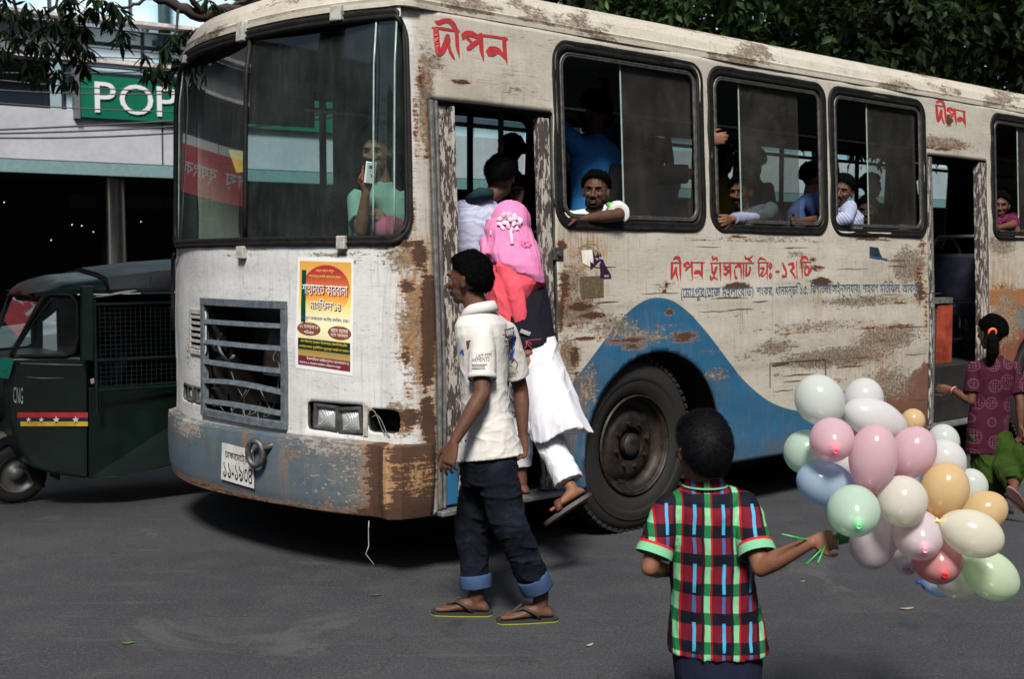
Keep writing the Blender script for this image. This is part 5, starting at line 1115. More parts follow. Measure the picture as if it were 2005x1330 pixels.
# ================================================================== FIGURES
def V3(*a): return Vector(a)
def vox(mb, size, smooth=2, fac=.5):
    """fuse overlapping closed shapes into one continuous surface"""
    me = mb.mesh('tmp'); o = bpy.data.objects.new('tmp', me); COL.objects.link(o)
    r = o.modifiers.new('r', 'REMESH'); r.mode = 'VOXEL'; r.voxel_size = size
    if smooth: s = o.modifiers.new('s', 'SMOOTH'); s.iterations = smooth; s.factor = fac
    dg = bpy.context.evaluated_depsgraph_get(); dg.update(); out = bpy.data.meshes.new_from_object(o.evaluated_get(dg))
    bpy.data.objects.remove(o); bpy.data.meshes.remove(me); return out
def arrays(me):
    n = len(me.vertices); V = np.empty(n*3, np.float32); me.vertices.foreach_get('co', V); N = np.empty(n*3, np.float32); me.vertices.foreach_get('normal', N); return V.reshape(-1,3).astype(float), N.reshape(-1,3).astype(float)
def setco(me, V): me.vertices.foreach_set('co', np.asarray(V, np.float32).ravel()); me.update()
def ridged(P, sc, seed=0): return (1 - np.abs(vnoise(P * np.array(sc), seed))) ** 3
def wrinkle(me, amp, sc=(9,9,4), seed=0, mask=None, M=None):
    V, N = arrays(me); Q = V if M is None else V @ np.array(M).T
    W_ = Q + .05 * np.stack([fbm(Q, 4, 2, seed+7), fbm(Q, 4, 2, seed+8), fbm(Q, 4, 2, seed+9)], -1)
    d = (ridged(W_, sc, seed) - .45) * .7 + (ridged(W_ * 2.1 + 5, sc, seed+3) - .45) * .3 + .25 * fbm(Q, 6, 2, seed+5)
    if mask is not None: d = d * mask(V)
    setco(me, V + N * (d * amp)[:, None])
def frame(f, u=V3(0,0,1)):
    f = f.normalized(); r = f.cross(u).normalized(); u = r.cross(f); return f, r, u
def head_shapes(mb, C, fwd, up=V3(0,0,1), s=1., nose=1., jaw=1.):
    f, r, u = frame(fwd, up); M = Matrix((( r.x, f.x, u.x), (r.y, f.y, u.y), (r.z, f.z, u.z)))
    q = lambda x, y, z: C + (r*x + f*y + u*z) * s
    e = lambda c, rad, n=14: mb.ell(q(*c), tuple(k * s for k in rad), M, n, 9)
    e((0,-.014,.030), (.076,.096,.092)); e((0,.012,.005), (.070,.074,.080)); e((0,.026,-.040), (.056*jaw,.058,.062)); e((0,.056,-.086), (.026*jaw,.024,.020)); e((0,.030,-.078), (.046*jaw,.040,.026))
    e((0,.074,.032), (.050,.020,.013)); e((.034,.066,-.014), (.024,.022,.020)); e((-.034,.066,-.014), (.024,.022,.020))
    mb.tube([q(0,.084,.020), q(0,.096,-.004), q(0,.109*nose,-.026), q(0,.092,-.034)], [.007*s,.009*s,.0115*s,.009*s], 8); e((.012,.090,-.030), (.009,.012,.008)); e((-.012,.090,-.030), (.009,.012,.008))
    e((0,.080,-.054), (.025,.014,.0065)); e((0,.079,-.065), (.022,.014,.0075))
    for sg in (-1, 1):
        e((sg*.077,-.010,-.004), (.0085,.018,.030)); e((sg*.081,-.020,.010), (.008,.012,.018))
    return q, M, (f, r, u)
def eyes_and_brows(q, M, s, root, skin_dark, hairm, lid=.6):
    for sg in (-1, 1):
        m = MB(); m.ell(q(sg*.031,.0765,.008), (.0125*s,.0085*s,.0050*s*lid+.002*s), M, 12, 8); e = m.build('eye', M_eye, root, smooth=True)
        m = MB(); m.ell(q(sg*.031,.0835,.0085), (.0058*s,.0035*s,.0052*s), M, 10, 6); m.build('iris', M_iris, e, smooth=True)
        m = MB(); m.tube([q(sg*.014,.0935,.024), q(sg*.030,.0915,.031), q(sg*.050,.077,.026)], [.0035*s,.0048*s,.0022*s], 6, flat=(M @ V3(0,1,0), .6)); m.build('eyebrow', hairm, root, smooth=True)
    m = MB(); m.ell(q(0,.0905,-.055), (.021*s,.006*s,.0042*s), M); m.ell(q(0,.090,-.066), (.018*s,.006*s,.0050*s), M); m.build('lips', skin_dark, root, smooth=True)
def hair_cap(q, M, s, root, mat, thick=.015, n_str=5000, length=.022, seed=1, line=None, flow=(0,-.3,-1.), name='hair', lift=.35, bald=0., rad=(.078,.098,.096), c=(0,-.014,.030)):
    zt = line or (lambda x, y: np.where(y > 0, -.10 + .62 * np.clip(y, 0, 1) ** 1.6 + bald, -.10 - .55 * np.abs(y)))
    m = MB(); m.ell((0,0,0), 1., None, 72, 44); D = np.array(m.v); D /= np.linalg.norm(D, axis=1)[:, None] + 1e-9
    rad = np.array(rad); c = np.array(c)
    def surf(D, lift_):
        k = np.clip((D[:, 2] - zt(D[:, 0], D[:, 1])) / .30, 0, 1); k = k * k * (3 - 2 * k)
        nz = 1 + .22 * fbm(D, 4, 2, seed) + .22 * fbm(D, 13, 2, seed + 2); return c + D * (rad + (-.012 + (.014 + thick) * k * nz)[:, None] * lift_), k
    P, k = surf(D, 1.); Vw = [tuple(q(*p)) for p in P]; mm = MB(); mm.add(Vw, m.f); o = mm.build(name, mat, root, smooth=True)
    if n_str:
        g = np.random.default_rng(seed); D = g.normal(size=(n_str*2, 3)); D /= np.linalg.norm(D, axis=1)[:, None]; P, k = surf(D, 1.); sel = k > .35; P, D = P[sel][:n_str], D[sel][:n_str]
        fl = np.array(flow) + g.normal(size=P.shape) * .45; fl = fl + np.stack([D[:,0], D[:,1]*.6, np.zeros(len(D))], -1) * .5; fl -= D * (fl * D).sum(1)[:, None]; fl /= np.linalg.norm(fl, axis=1)[:, None]
        fl = fl + D * (lift * g.random(len(D)) + .05)[:, None]; L = length * (.5 + g.random(len(D)))[:, None]; sd_ = np.cross(fl, D); sd_ /= np.linalg.norm(sd_, axis=1)[:, None] + 1e-9; w = .0011
        a, b = P - D*.002 + sd_*w, P - D*.002 - sd_*w; mid = P + fl*L*.55; t = P + fl*L - D*L*.15; A = np.stack([a, b, mid - sd_*w*.8, mid + sd_*w*.8, t], 1).reshape(-1, 3)
        Mq = np.array(M); W_ = (A * s) @ Mq.T + np.array(q(0,0,0)); i = np.arange(len(P))[:, None] * 5; F = np.concatenate([i + [0,1,2], i + [0,2,3], i + [3,2,4]])
        link('hair_strands', npmesh('hair_strands', W_, F), mat, o)
    return o
def hand_shapes(mb, W_, d, palm, side=1, curl=.5, s=1., spread=.12, thumb=.6, fc=None):
    """W_ wrist, d direction to the fingers, palm = direction the palm faces; side=+1: thumb on the d x palm side"""
    d = d.normalized(); palm = (palm - d * palm.dot(d)).normalized(); lat = d.cross(palm) * side
    secs = []
    for t, w, h in ((0,.026,.020),(.02,.033,.019),(.05,.041,.017),(.08,.043,.014),(.092,.038,.011)):
        c = W_ + d * t * s; secs.append([c + lat*(w*math.cos(a)*s) + palm*(h*math.sin(a)*s) for a in np.linspace(0, 2*math.pi, 13)[:-1]])
    mb.loft(secs)
    ls = [.068,.076,.070,.054]
    for k in range(4):
        off = (.031 - .0205*k) ; base = W_ + d*(.080 - .004*abs(k-1.3))*s + lat*off*s; dd = (d + lat*(spread*(1.5-k)*.5)).normalized(); pts = [base - d*.02*s, base]; cu = (fc[k] if fc else curl)
        a = 0; p = base; segl = [.44,.32,.26]
        for j in range(3):
            a += cu * (.55, .95, .65)[j]; p = p + (dd*math.cos(a) + palm*math.sin(a)) * ls[k]*segl[j]*s; pts.append(p)
        mb.tube(pts, [.0095*s,.0098*s,.0090*s,.0082*s,.0064*s], 8); mb.ell(pts[-1], .0066*s, n=8, m=6)
    b = W_ + d*.022*s + lat*.026*s; t1 = b + (lat*(.75) + d*.75 + palm*.25*thumb).normalized()*.040*s; t2 = t1 + (lat*.35 + d*1. + palm*.7*thumb).normalized()*.030*s; t3 = t2 + (d + palm*.9*thumb - lat*.1).normalized()*.022*s
    mb.tube([b - lat*.012*s, b, t1, t2, t3], [.013*s,.0135*s,.0108*s,.0095*s,.0072*s], 8); mb.ell(t3, .0075*s, n=8, m=6)
def foot_shapes(mb, A, toe, s=1., up=V3(0,0,1)):
    """A ankle joint, toe = tip of the big toe on the sole plane; up = sole normal"""
    f = (toe - A); f = (f - up * f.dot(up)).normalized(); r = f.cross(up)
    sole = toe.dot(up); z0 = lambda p: p - up * (p.dot(up) - sole)
    h = z0(A) - f*.045*s; secs = []
    for t, w, ht in ((-.012,.016,.020),(.0,.028,.036),(.03,.032,.060),(.07,.034,.066),(.11,.038,.052),(.15,.044,.036),(.185,.046,.026),(.205,.040,.020)):
        c = h + f*t*s; secs.append([c + r*(w*math.cos(a)*s) + up*(max(0, ht*.5 + ht*.55*math.sin(a)) * s) for a in np.linspace(0, 2*math.pi, 15)[:-1]])
    mb.loft(secs); mb.tube([A + up*.05*s, A, h + f*.05*s + up*.03*s], [.034*s,.036*s,.034*s], 10)
    for k in range(5):
        b = h + f*(.195 - .010*abs(k-.8))*s + r*(-.033+.0165*k)*s + up*.012*s; mb.tube([b - f*.02*s, b + f*(.036 - .004*k)*s], [.010*s, (.0105 if k == 0 else .0078)*s], 8); mb.ell(b + f*(.036-.004*k)*s, (.0115 if k == 0 else .0082)*s, n=8, m=6)
def limb(mb, pts, rad, n=14):
    mb.tube(pts, rad, n); mb.ell(pts[0], rad[0], n=10, m=8); mb.ell(pts[-1], rad[-1], n=10, m=8)
def arm_shapes(mb, sh, el, wr, s=1., k=1.):
    m1 = sh.lerp(el, .35); m2 = el.lerp(wr, .28); m3 = el.lerp(wr, .65)
    limb(mb, [sh, m1, el], [.046*s*k,.044*s*k,.036*s*k]); limb(mb, [el, m2, m3, wr], [.036*s*k,.0385*s*k,.030*s*k,.0225*s*k])
def leg_shapes(mb, hp, kn, an, s=1., k=1.):
    m = kn.lerp(an, .3); limb(mb, [hp, hp.lerp(kn, .5), kn], [.078*s*k,.070*s*k,.052*s*k]); limb(mb, [kn, m, kn.lerp(an, .7), an], [.050*s*k,.054*s*k,.038*s*k,.032*s*k])
def ringp(c, lat, dep, a, b, n=22, p=2.3):
    o = []
    for t in np.linspace(0, 2*math.pi, n + 1)[:-1]:
        x, y = math.cos(t), math.sin(t); o.append(c + lat * (a * abs(x) ** (2/p) * (1 if x > 0 else -1)) + dep * (b * abs(y) ** (2/p) * (1 if y > 0 else -1)))
    return o
def torso(mb, hip, neck, latH, latS, prof, s=1.):
    """prof: (t along hip->neck, half width, half depth, forward shift)"""
    ax = (neck - hip); secs = []
    for t, a, b, sh in prof:
        lat = latH.lerp(latS, min(max(t, 0), 1)).normalized(); dep = lat.cross(ax.normalized()).normalized() * -1
        secs.append(ringp(hip + ax * t + dep * sh * s, lat, dep, a * s, b * s))
    mb.loft(secs)
M_eye = Mat('eye_white', (.16,.13,.115), .7, 0, .1).m; M_iris = Mat('eye_iris', (.006,.004,.003), .4, 0, .2).m
def skin_mat(name, c):
    m = Mat(name, c, .48); P = m.co(); n = m.noise(P, 22, 5, .6); n2 = m.noise(P, 5, 3); m.set('Base Color', m.mix(m.step(m.ma('MULTIPLY_ADD', n, .6, m.ma('MULTIPLY', n2, .4)), .3, .7), tuple(k*.72 for k in c), tuple(k*1.15 for k in c)))
    m.set('Subsurface Weight', .06); m.set('Subsurface Radius', (.02,.008,.004)); m.set('Subsurface Scale', .3); m.set('Roughness', m.ma('MULTIPLY_ADD', n, .25, .48)); m.set('Specular IOR Level', .3); m.bump(m.noise(P, 240, 2), .12, .001); return m.m
SK1 = skin_mat('brown_skin', (.105,.048,.029)); SK2 = skin_mat('warm_brown_skin', (.18,.080,.046)); SK3 = skin_mat('dark_brown_skin', (.085,.038,.024)); SKL = skin_mat('lip_skin', (.12,.045,.035))
M_hair = Mat('black_hair', (.0025,.0023,.003), .9); M_hair.set('Specular IOR Level', .04); M_hair = M_hair.m
def cloth(name, c, weave=420, var=.12, rough=.9, sheen=.0, stain=None, pattern=None):
    m = Mat(name, c, rough); P = m.co(); n = m.noise(P, 5, 4, .6); col = m.mix(m.step(n, .3, .7), tuple(k*(1-var) for k in c), tuple(min(1, k*(1+var)) for k in c))
    if pattern: col = pattern(m, P, col)
    if stain: col = m.mix(m.ma('MULTIPLY', m.step(m.noise(P, 9, 5, .7), .55, .75), .5), col, stain)
    m.set('Base Color', col); m.set('Specular IOR Level', .15); m.bump(m.ma('MULTIPLY_ADD', m.noise(P, weave, 2), .25, m.noise(P, 38, 4, .6)), .22, .004); return m.m
def shade(root, name, mb, mat, v=.007, sm=3, amp=0., sc=(9,9,4), seed=0, mask=None, M=None):
    me = vox(mb, v, sm)
    if amp: wrinkle(me, amp, sc, seed, mask, M)
    return link(name, me, mat, root, smooth=True)
PROF_SHIRT = [(-.12,.178,.118,0),(0,.172,.116,0),(.3,.158,.108,.0),(.6,.178,.118,-.005),(.82,.190,.112,-.008),(.93,.150,.092,-.005),(1.0,.075,.066,.0),(1.04,.062,.058,0)]
PROF_BODY = [(-.05,.155,.10,0),(.3,.135,.092,.0),(.6,.158,.104,-.005),(.82,.165,.098,-.008),(.93,.12,.075,-.005),(1.02,.056,.05,.0)]
def stand(base, yaw, h=1.68, lean=0., arms=None):
    """a standing figure's joints; yaw: heading measured from +X"""
    f = V3(math.cos(yaw), math.sin(yaw), 0); r = V3(math.sin(yaw), -math.cos(yaw), 0); k = h / 1.70; b = Vector(base); z = lambda x, y, zz: b + (r*x + f*y)*k + V3(0,0,zz*k)
    J = dict(hip=z(0,0,.93), neck=z(0,lean,1.43), head=z(0,lean+.02,1.575), f=f, r=r, s=k)
    for sg, n in ((-1,'L'),(1,'R')): J['sh'+n] = z(sg*.175,lean,1.375); J['el'+n] = z(sg*.22,lean-.02,1.10); J['wr'+n] = z(sg*.22,lean+.06,.86); J['hp'+n] = z(sg*.09,0,.90); J['kn'+n] = z(sg*.10,.02,.49); J['an'+n] = z(sg*.10,0,.075); J['to'+n] = z(sg*.12,.19,.0)
    if arms: J.update(arms)
    return J
def figure(label, J, skin, shirt, pants=None, name='person', sleeve='s', hairm=None, hands=True, legs=True, face=False, v=.007, curl=.5, headf=None, headup=V3(0,0,1), hair=True, group=None, beard=None, shirt_amp=.010, hem=0., nstr=2500, bald=0., root=None, seed=3, girth=1., arms='LR', mouth=True):
    s = J['s']; f, r = J['f'], J['r']; b = J['hip']; root = root or empty(name, (b.x, b.y, min(J['anL'].z, J['anR'].z) - .07*s if legs else b.z - .5), label=label, cat='person', group=group)
    hf = headf or f; mb = MB(); hs = s if s > .9 else (.86 + .14*s); q, M, fr = head_shapes(mb, J['head'], hf, headup, hs)
    nk = J['head'] - fr[2]*.055*hs - fr[0]*.018*hs; limb(mb, [nk, J['neck'] + (nk - J['neck'])*.1], [.050*s,.055*s]); latS = (J['shR'] - J['shL']).normalized(); latH = (J['hpR'] - J['hpL']).normalized() if legs else latS
    torso(mb, J['hip'], J['neck'], latH, latS, PROF_BODY, s)
    for n, sg in (('L',-1),('R',1)):
        if n in arms:
            arm_shapes(mb, J['sh'+n], J['el'+n], J['wr'+n], s)
            if hands:
                d = (J['wr'+n] - J['el'+n]).normalized(); palm = J.get('palm'+n, -r*sg); hd = J.get('hd'+n, d); hand_shapes(mb, J['wr'+n], hd, palm, J.get('side'+n, -sg), J.get('curl'+n, curl), s*.98, fc=J.get('fc'+n))
        if legs:
            leg_shapes(mb, J['hp'+n], J['kn'+n], J['an'+n], s); foot_shapes(mb, J['an'+n], J['to'+n], s, J.get('up'+n, V3(0,0,1)))
    link('body', vox(mb, v, 2), skin, root, smooth=True)
    if face: eyes_and_brows(q, M, hs, root, SKL, M_hair)
    if hair: hair_cap(q, M, hs, root, hairm or M_hair, seed=seed, n_str=nstr, bald=bald)
    mb = MB(); P = [(t, a*girth, b_*girth, c) for t, a, b_, c in PROF_SHIRT]; P[0] = (P[0][0] - hem, P[0][1], P[0][2], 0); torso(mb, J['hip'], J['neck'], latH, latS, P, s)
    mb.tube([J['shL'] + (J['shR']-J['shL'])*.06, J['shL'].lerp(J['shR'], .94)], [.056*s, .056*s], 12)
    for n in arms:
        sh, el, wr = J['sh'+n], J['el'+n], J['wr'+n]
        if sleeve == 's': limb_ = [sh, sh.lerp(el, .35), sh.lerp(el, .74)]; mb.tube(limb_, [.062*s,.066*s,.066*s], 16); mb.ell(sh, .062*s)
        elif sleeve == 'l': mb.tube([sh, sh.lerp(el,.5), el, el.lerp(wr,.5), el.lerp(wr,.92)], [.062*s,.060*s,.052*s,.046*s,.038*s], 16); mb.ell(sh, .062*s); mb.ell(el, .052*s)
    sh_o = shade(root, 'shirt', mb, shirt, v*1.15, 3, shirt_amp, seed=seed)
    if legs and pants:
        mb = MB(); torso(mb, J['hip'] - V3(0,0,.10*s), J['neck'], latH, latS, [(-.02,.165,.112,0),(.12,.165,.108,0),(.3,.15,.10,0)], s)
        for n in 'LR':
            hp, kn, an = J['hp'+n], J['kn'+n], J['an'+n]; mb.tube([hp+V3(0,0,.03), hp.lerp(kn,.4), kn, kn.lerp(an,.45), kn.lerp(an,.93)], [.092*s,.086*s,.072*s,.066*s,.062*s], 16); mb.ell(hp, .092*s); mb.ell(kn, .072*s)
        shade(root, 'trousers', mb, pants, v*1.15, 3, shirt_amp*.9, seed=seed+1)
    if beard:
        mb = MB(); e = lambda c, rad: mb.ell(q(*c), tuple(k*hs for k in rad), M, 12, 8)
        if beard == 'full': e((0,.062,-.088),(.030,.024,.022)); e((.043,.022,-.062),(.016,.034,.034)); e((-.043,.022,-.062),(.016,.034,.034)); e((.030,.05,-.080),(.022,.022,.018)); e((-.030,.05,-.080),(.022,.022,.018)); e((0,.086,-.0445),(.029,.0105,.0055))
        else: e((0,.0905,-.044),(.031,.011,.0075)); e((.022,.083,-.050),(.012,.010,.009)); e((-.022,.083,-.050),(.012,.010,.009))
        me = vox(mb, .0035, 1); V, N = arrays(me); setco(me, V + N * (.0016 * fbm(V, 160, 2, 4))[:, None]); link('beard' if beard == 'full' else 'moustache', me, M_stub if beard == 'full' else M_hair, root, smooth=True)
    return root, q, M, hs
M_stub = simple('beard_stubble', (.010,.007,.006), .95, var=.5, scale=160, spec=.05)

# ------------------------------------------------------------------ the walking man
WM = {}
f0 = V3(-.83,.56,0).normalized(); r0 = V3(f0.y, -f0.x, 0)
def walking_man():
    a = at; J = dict(s=1.0, f=f0, r=r0, hip=a(958,893,5.60), neck=a(938,617,5.60), head=a(917,549,5.60), shL=a(944,655,5.49), shR=a(990,652,5.74), elL=a(944,772,5.40), wrL=a(888,868,5.34), elR=a(1020,765,5.84), wrR=a(1024,853,5.80),
        hpL=a(972,925,5.53), hpR=a(945,925,5.68), knL=a(1000,1035,5.46), knR=a(922,1032,5.68))
    J['anL'] = V3(*ground(1052,1180)) ; gL = ground(1078,1216); gR = ground(948,1205)
    tL, tR = ground(980,1220), ground(853,1203)
    dirL = (tL - gL).normalized(); dirR = (tR - gR).normalized()
    J['toL'] = tL + V3(0,0,.018); J['toR'] = tR + V3(0,0,.018); J['anL'] = gL + dirL*.045 + V3(0,0,.118); J['anR'] = gR + dirR*.035 + V3(0,0,.092)
    root = empty('person', ((gL.x+gR.x)/2, (gL.y+gR.y)/2, 0), label='young man in white printed polo shirt and rolled dark jeans walking past the bus', cat='person')
    mb = MB(); q, M, fr = head_shapes(mb, J['head'], V3(-.90,.42,-.04), V3(-.06,.0,1), 1.0); nk = J['head'] + V3(.015,-.0,-.06); limb(mb, [nk, J['neck'] + V3(.0,0,.0)], [.052,.060])
    latS = (J['shR']-J['shL']).normalized(); latH = (J['hpR']-J['hpL']).normalized(); torso(mb, J['hip'], J['neck'], latH, latS, PROF_BODY, .97)
    arm_shapes(mb, J['shL'], J['elL'], J['wrL']); arm_shapes(mb, J['shR'], J['elR'], J['wrR'])
    hand_shapes(mb, J['wrL'], V3(-.30,-.05,-1), V3(.55,.75,-.1), -1, .45, 1.02, fc=(.25,.4,.55,.65), thumb=.3); hand_shapes(mb, J['wrR'], V3(-.15,-.1,-1), V3(-.5,-.8,0), 1, .75, 1.)
    leg_shapes(mb, J['hpL'], J['knL'], J['anL']); leg_shapes(mb, J['hpR'], J['knR'], J['anR'])
    upL = V3(0,0,1); foot_shapes(mb, J['anL'], J['toL'], 1.02); foot_shapes(mb, J['anR'], J['toR'], 1.02)
    link('body', vox(mb, .0048, 2), SK1, root, smooth=True); eyes_and_brows(q, M, 1., root, SKL, M_hair)
    hair_cap(q, M, 1., root, M_hair, thick=.010, rad=(.077,.097,.104), c=(0,-.014,.022), n_str=14000, length=.016, seed=5, lift=.08, flow=(0,.5,-.5), line=lambda x, y: np.where(y > 0, .05 + .50*np.clip(y,0,1)**1.1, .05 - 1.15*np.abs(y)**.75))
    # polo shirt
    mb = MB(); C = lambda px, py, d: a(px, py, d); prof = [(-.02,.170,.150,0),(.10,.160,.134,0),(.3,.142,.112,0),(.5,.146,.110,0),(.7,.156,.112,-.006),(.85,.158,.116,-.006),(.93,.146,.110,-.004),(.985,.105,.090,0),(1.02,.068,.066,0)]
    torso(mb, J['hip'], J['neck'], latH, latS, prof); mb.tube([J['shL']+latS*.02+V3(0,0,.0), J['shR']-latS*.02], [.062,.062], 14); mb.tube([J['shL'].lerp(J['shR'],.2)+V3(0,0,.02), J['neck']-V3(0,0,.01), J['shL'].lerp(J['shR'],.8)+V3(0,0,.02)], [.05,.068,.05], 14)
    for n in 'LR':
        sh, el = J['sh'+n], J['el'+n]; mb.tube([sh + V3(0,0,.0), sh.lerp(el,.3), sh.lerp(el,.55), sh.lerp(el,.74)], [.056,.061,.063,.063], 18); mb.ell(sh, .056)
    def printed(m, P, col):
        return col
    M_polo = cloth('white_polo_cotton', (.56,.545,.525), 500, .05, .9, stain=None)
    hipz = J['hip'].z
    sh_ = shade(root, 'shirt', mb, M_polo, .005, 3, .009, (12,12,15), 11, mask=lambda V: np.clip(1.15 - (V[:, 2] - hipz) * 1.3, .35, 1.15))
    m = MB()   # collar: a stand-up band folded over
    nk0 = J['neck'] + V3(0,0,.005); 
    for (rr, z0, z1, dr) in ((.068,-.01,.045,.0),): 
        secs = []
        for t in np.linspace(.16*math.pi, 1.84*math.pi, 26):
            o_ = f0 * math.cos(t) + r0 * math.sin(t); c0 = nk0 - V3(0,0,.012) * math.cos(t) * 1.5; c0 = c0 - V3(0,0,.018)*max(0, math.cos(t))
            secs.append([c0 + o_*(rr) + V3(0,0,-.01), c0 + o_*(rr-.004) + V3(0,0,.042), c0 + o_*(rr+.004) + V3(0,0,.044), c0 + o_*(rr+.024) + V3(0,0,.006), c0 + o_*(rr+.018) + V3(0,0,.0)])
        m.loft(secs, caps=True)
    m.build('collar', M_polo, sh_, smooth=True)
    # printing, laid on the cloth by shooting at it from behind him
    from mathutils.bvhtree import BVHTree
    me = sh_.data; off = Vector(root.location); bv = BVHTree.FromPolygons([v.co + off for v in me.vertices], [tuple(p.vertices) for p in me.polygons])
    def on_cloth(V, F, fn, mat, name='print', lift=.0012):
        vs = []
        for x, y in V:
            d = Vector(ray(*fn(x, y))); h_ = bv.ray_cast(Vector(O3), d)
            vs.append(h_[0] + h_[1] * lift if h_[0] is not None else Vector(O3) + d.normalized() * 5.45)
        m = MB(); m.add(vs, [tuple(f) for f in F]); return m.build(name, mat, sh_)
    Pk = Mat('black_print', (.03,.03,.04), .8).m; Pb = Mat('blue_print', (.03,.09,.40), .8).m; Py = Mat('yellow_print', (.62,.52,.08), .8).m; Pr = Mat('maroon_print', (.18,.03,.06), .8).m
    zz = lambda x, y: (800 + x/2.956, 450 + y/2.956)
    for bdy, (x0,y0,x1,y1), b_ in (('LAM MIM',(392,742,478,718),.01),('ARMENTS',(366,768,468,744),.01)):
        V, F, _ = text_tris(bdy, 1, b_); on_cloth(V, F, quadmap(zz(x0,y0), zz(x1,y0-6), zz(x1,y1-6), zz(x0,y1)), Pk)
    for (x0, y0, x1) in ((368,782,452),(370,792,440),(368,804,442)):
        V, F = stroke_tris([[(x, y0 + (1.5 if k % 2 else -1.5), 2.2) for k, x in enumerate(np.linspace(x0, x1, 16))]]); on_cloth(V, F, zz, Pk)
    for st, mt in (([[(554,580,2.5),(606,568,2.5),(606,610,2.5),(566,618,2.5),(554,580,2.5)],[(566,618,2.5),(600,700,2),(618,640,2),(560,618,2)],[(575,700,2),(632,780,2),(622,808,2),(590,785,2)],[(606,570,2),(608,560,2)]], Pk), ([[(595,650,13),(612,625,12)],[(598,680,9),(608,660,9)],[(590,750,8),(604,705,9)],[(598,748,3),(612,690,3)]], Pb), ([[(556,585,4),(566,640,4),(578,665,3)],[(600,790,4),(622,806,3)],[(592,655,4),(586,690,4)]], Py), ([[(596,770,3),(606,752,8)]], Pr),
                   ([[(545,608,2.5),(560,612,2.5)],[(553,645,2.5),(566,648,2.5)],[(560,672,2.5),(572,675,2.5)],[(604,566,3),(604,576,3)],[(606,590,3),(607,600,3)]], Pk)):
        for q1 in st:
            V, F = stroke_tris([q1]); on_cloth(V, F, zz, mt)
    for bdy, (x0,y0,x1,y1) in (('LOOK THAT DOG',(574,838,632,824)),('D O G',(580,848,620,840)),('WORK AT ALL',(574,860,626,850))):
        V, F, _ = text_tris(bdy, 1, 0.); on_cloth(V, F, quadmap(zz(x0,y0), zz(x1,y0-12), zz(x1,y1-12), zz(x0,y1)), Pk)
    for y0 in (735,):
        V, F = stroke_tris([[(302,712,6),(312,700,7),(318,725,5)]]); on_cloth(V, F, zz, Pb)
    # sleeve hems
    for n in 'L':
        sh, el = J['sh'+n], J['el'+n]; m = MB(); c0 = sh.lerp(el,.67); c1 = sh.lerp(el,.755); m.tube([c0, c0.lerp(c1,.06), c0.lerp(c1,.94), c1], [.060,.0645,.0650,.061], 26, caps=False); m.build('sleeve_hem', M_polo, sh_, smooth=True)
    # jeans
    M_jean = Mat('dark_denim', (.010,.013,.022), .9, 0, .1); P = M_jean.co(); n = M_jean.noise(P, 7, 5, .65); M_jean.set('Base Color', M_jean.mix(M_jean.step(n, .45, .8), (.004,.006,.010), (.015,.021,.036))); M_jean.bump(M_jean.noise(P, 300, 2), .3, .002); M_jean = M_jean.m
    M_cuff = cloth('turned_denim', (.035,.065,.14), 500, .2)
    mb = MB(); torso(mb, J['hip']-V3(0,0,.10), J['neck'], latH, latS, [(-.04,.155,.125,0),(.1,.158,.125,0),(.26,.148,.115,0)], 1.)
    for n, ra in (('L',(.094,.094,.082,.076,.070)),('R',(.092,.088,.078,.071,.066))):
        hp, kn, an = J['hp'+n], J['kn'+n], J['an'+n]; mb.tube([hp+V3(0,0,.03), hp.lerp(kn,.4), kn, kn.lerp(an,.42), kn.lerp(an,.80)], list(ra), 18); mb.ell(hp, .092); mb.ell(kn, ra[2])
    tr = shade(root, 'jeans', mb, M_jean, .0055, 3, .016, (9,9,19), 23)
    for n in 'LR':
        kn, an = J['kn'+n], J['an'+n]; m = MB(); c0, c1 = kn.lerp(an,.70), kn.lerp(an,.90); dz = (c1-c0); m.tube([c0 + dz*.02, c0, c0.lerp(c1,.1), c0.lerp(c1,.9), c1, c1 - dz*.05, c0.lerp(c1,.4)], [.066,.0745,.0765,.0755,.0735,.066,.062], 26, caps=False); me = m.mesh('cuff'); wrinkle(me, .006, (14,14,9), 31); link('cuff', me, M_cuff, tr, smooth=True)
    m = MB(); hpR, knR, anR = J['hpL'], J['knL'], J['anL']
    # flip-flops
    M_sole = Mat('flipflop_sole', (.02,.02,.02), .7).m; M_yel = Mat('flipflop_yellow', (.32,.31,.03), .6).m
    for n in 'LR':
        to = J['to'+n] - V3(0,0,.018); hl = (gL if n == 'L' else gR); f = (to - hl).normalized(); r = f.cross(V3(0,0,1)); L = .285; st = to + f*.018
        def outl(k, z): 
            o = []
            for t in np.linspace(0, 1, 15): w = (.036 + .013*math.sin((1-t)*2.6) ) * (1 if .04 < t < .96 else .55); o.append((t, w))
            ring = [st - f*L*t + r*w*k + V3(0,0,z) for t, w in o] + [st - f*L*t - r*w*k + V3(0,0,z) for t, w in reversed(o)]; return ring
        m = MB(); m.loft([outl(1., .001), outl(1.01, .003), outl(1.01,.0055)]); ff = m.build('flip_flop', M_yel, root, auto=40); m = MB(); m.loft([outl(1.01,.0057), outl(1.0,.018)]); m.build('footbed', M_sole, ff, auto=40)
        bt = st - f*.055 + V3(0,0,.02)
        for sg in (-1, 1):
            m = MB(); m.tube([bt, bt - f*.02 + V3(0,0,.028) + r*sg*.008, bt - f*.065 + r*sg*.034 + V3(0,0,.052), bt - f*.11 + r*sg*.046 + V3(0,0,.032), bt - f*.14 + r*sg*.044 + V3(0,0,.002)], [.006,.008,.010,.009,.006], 8, flat=(V3(0,0,1), .6)); m.build('strap', M_sole, ff, smooth=True)
walking_man()
print('walker', round(time.time() - T00, 1))
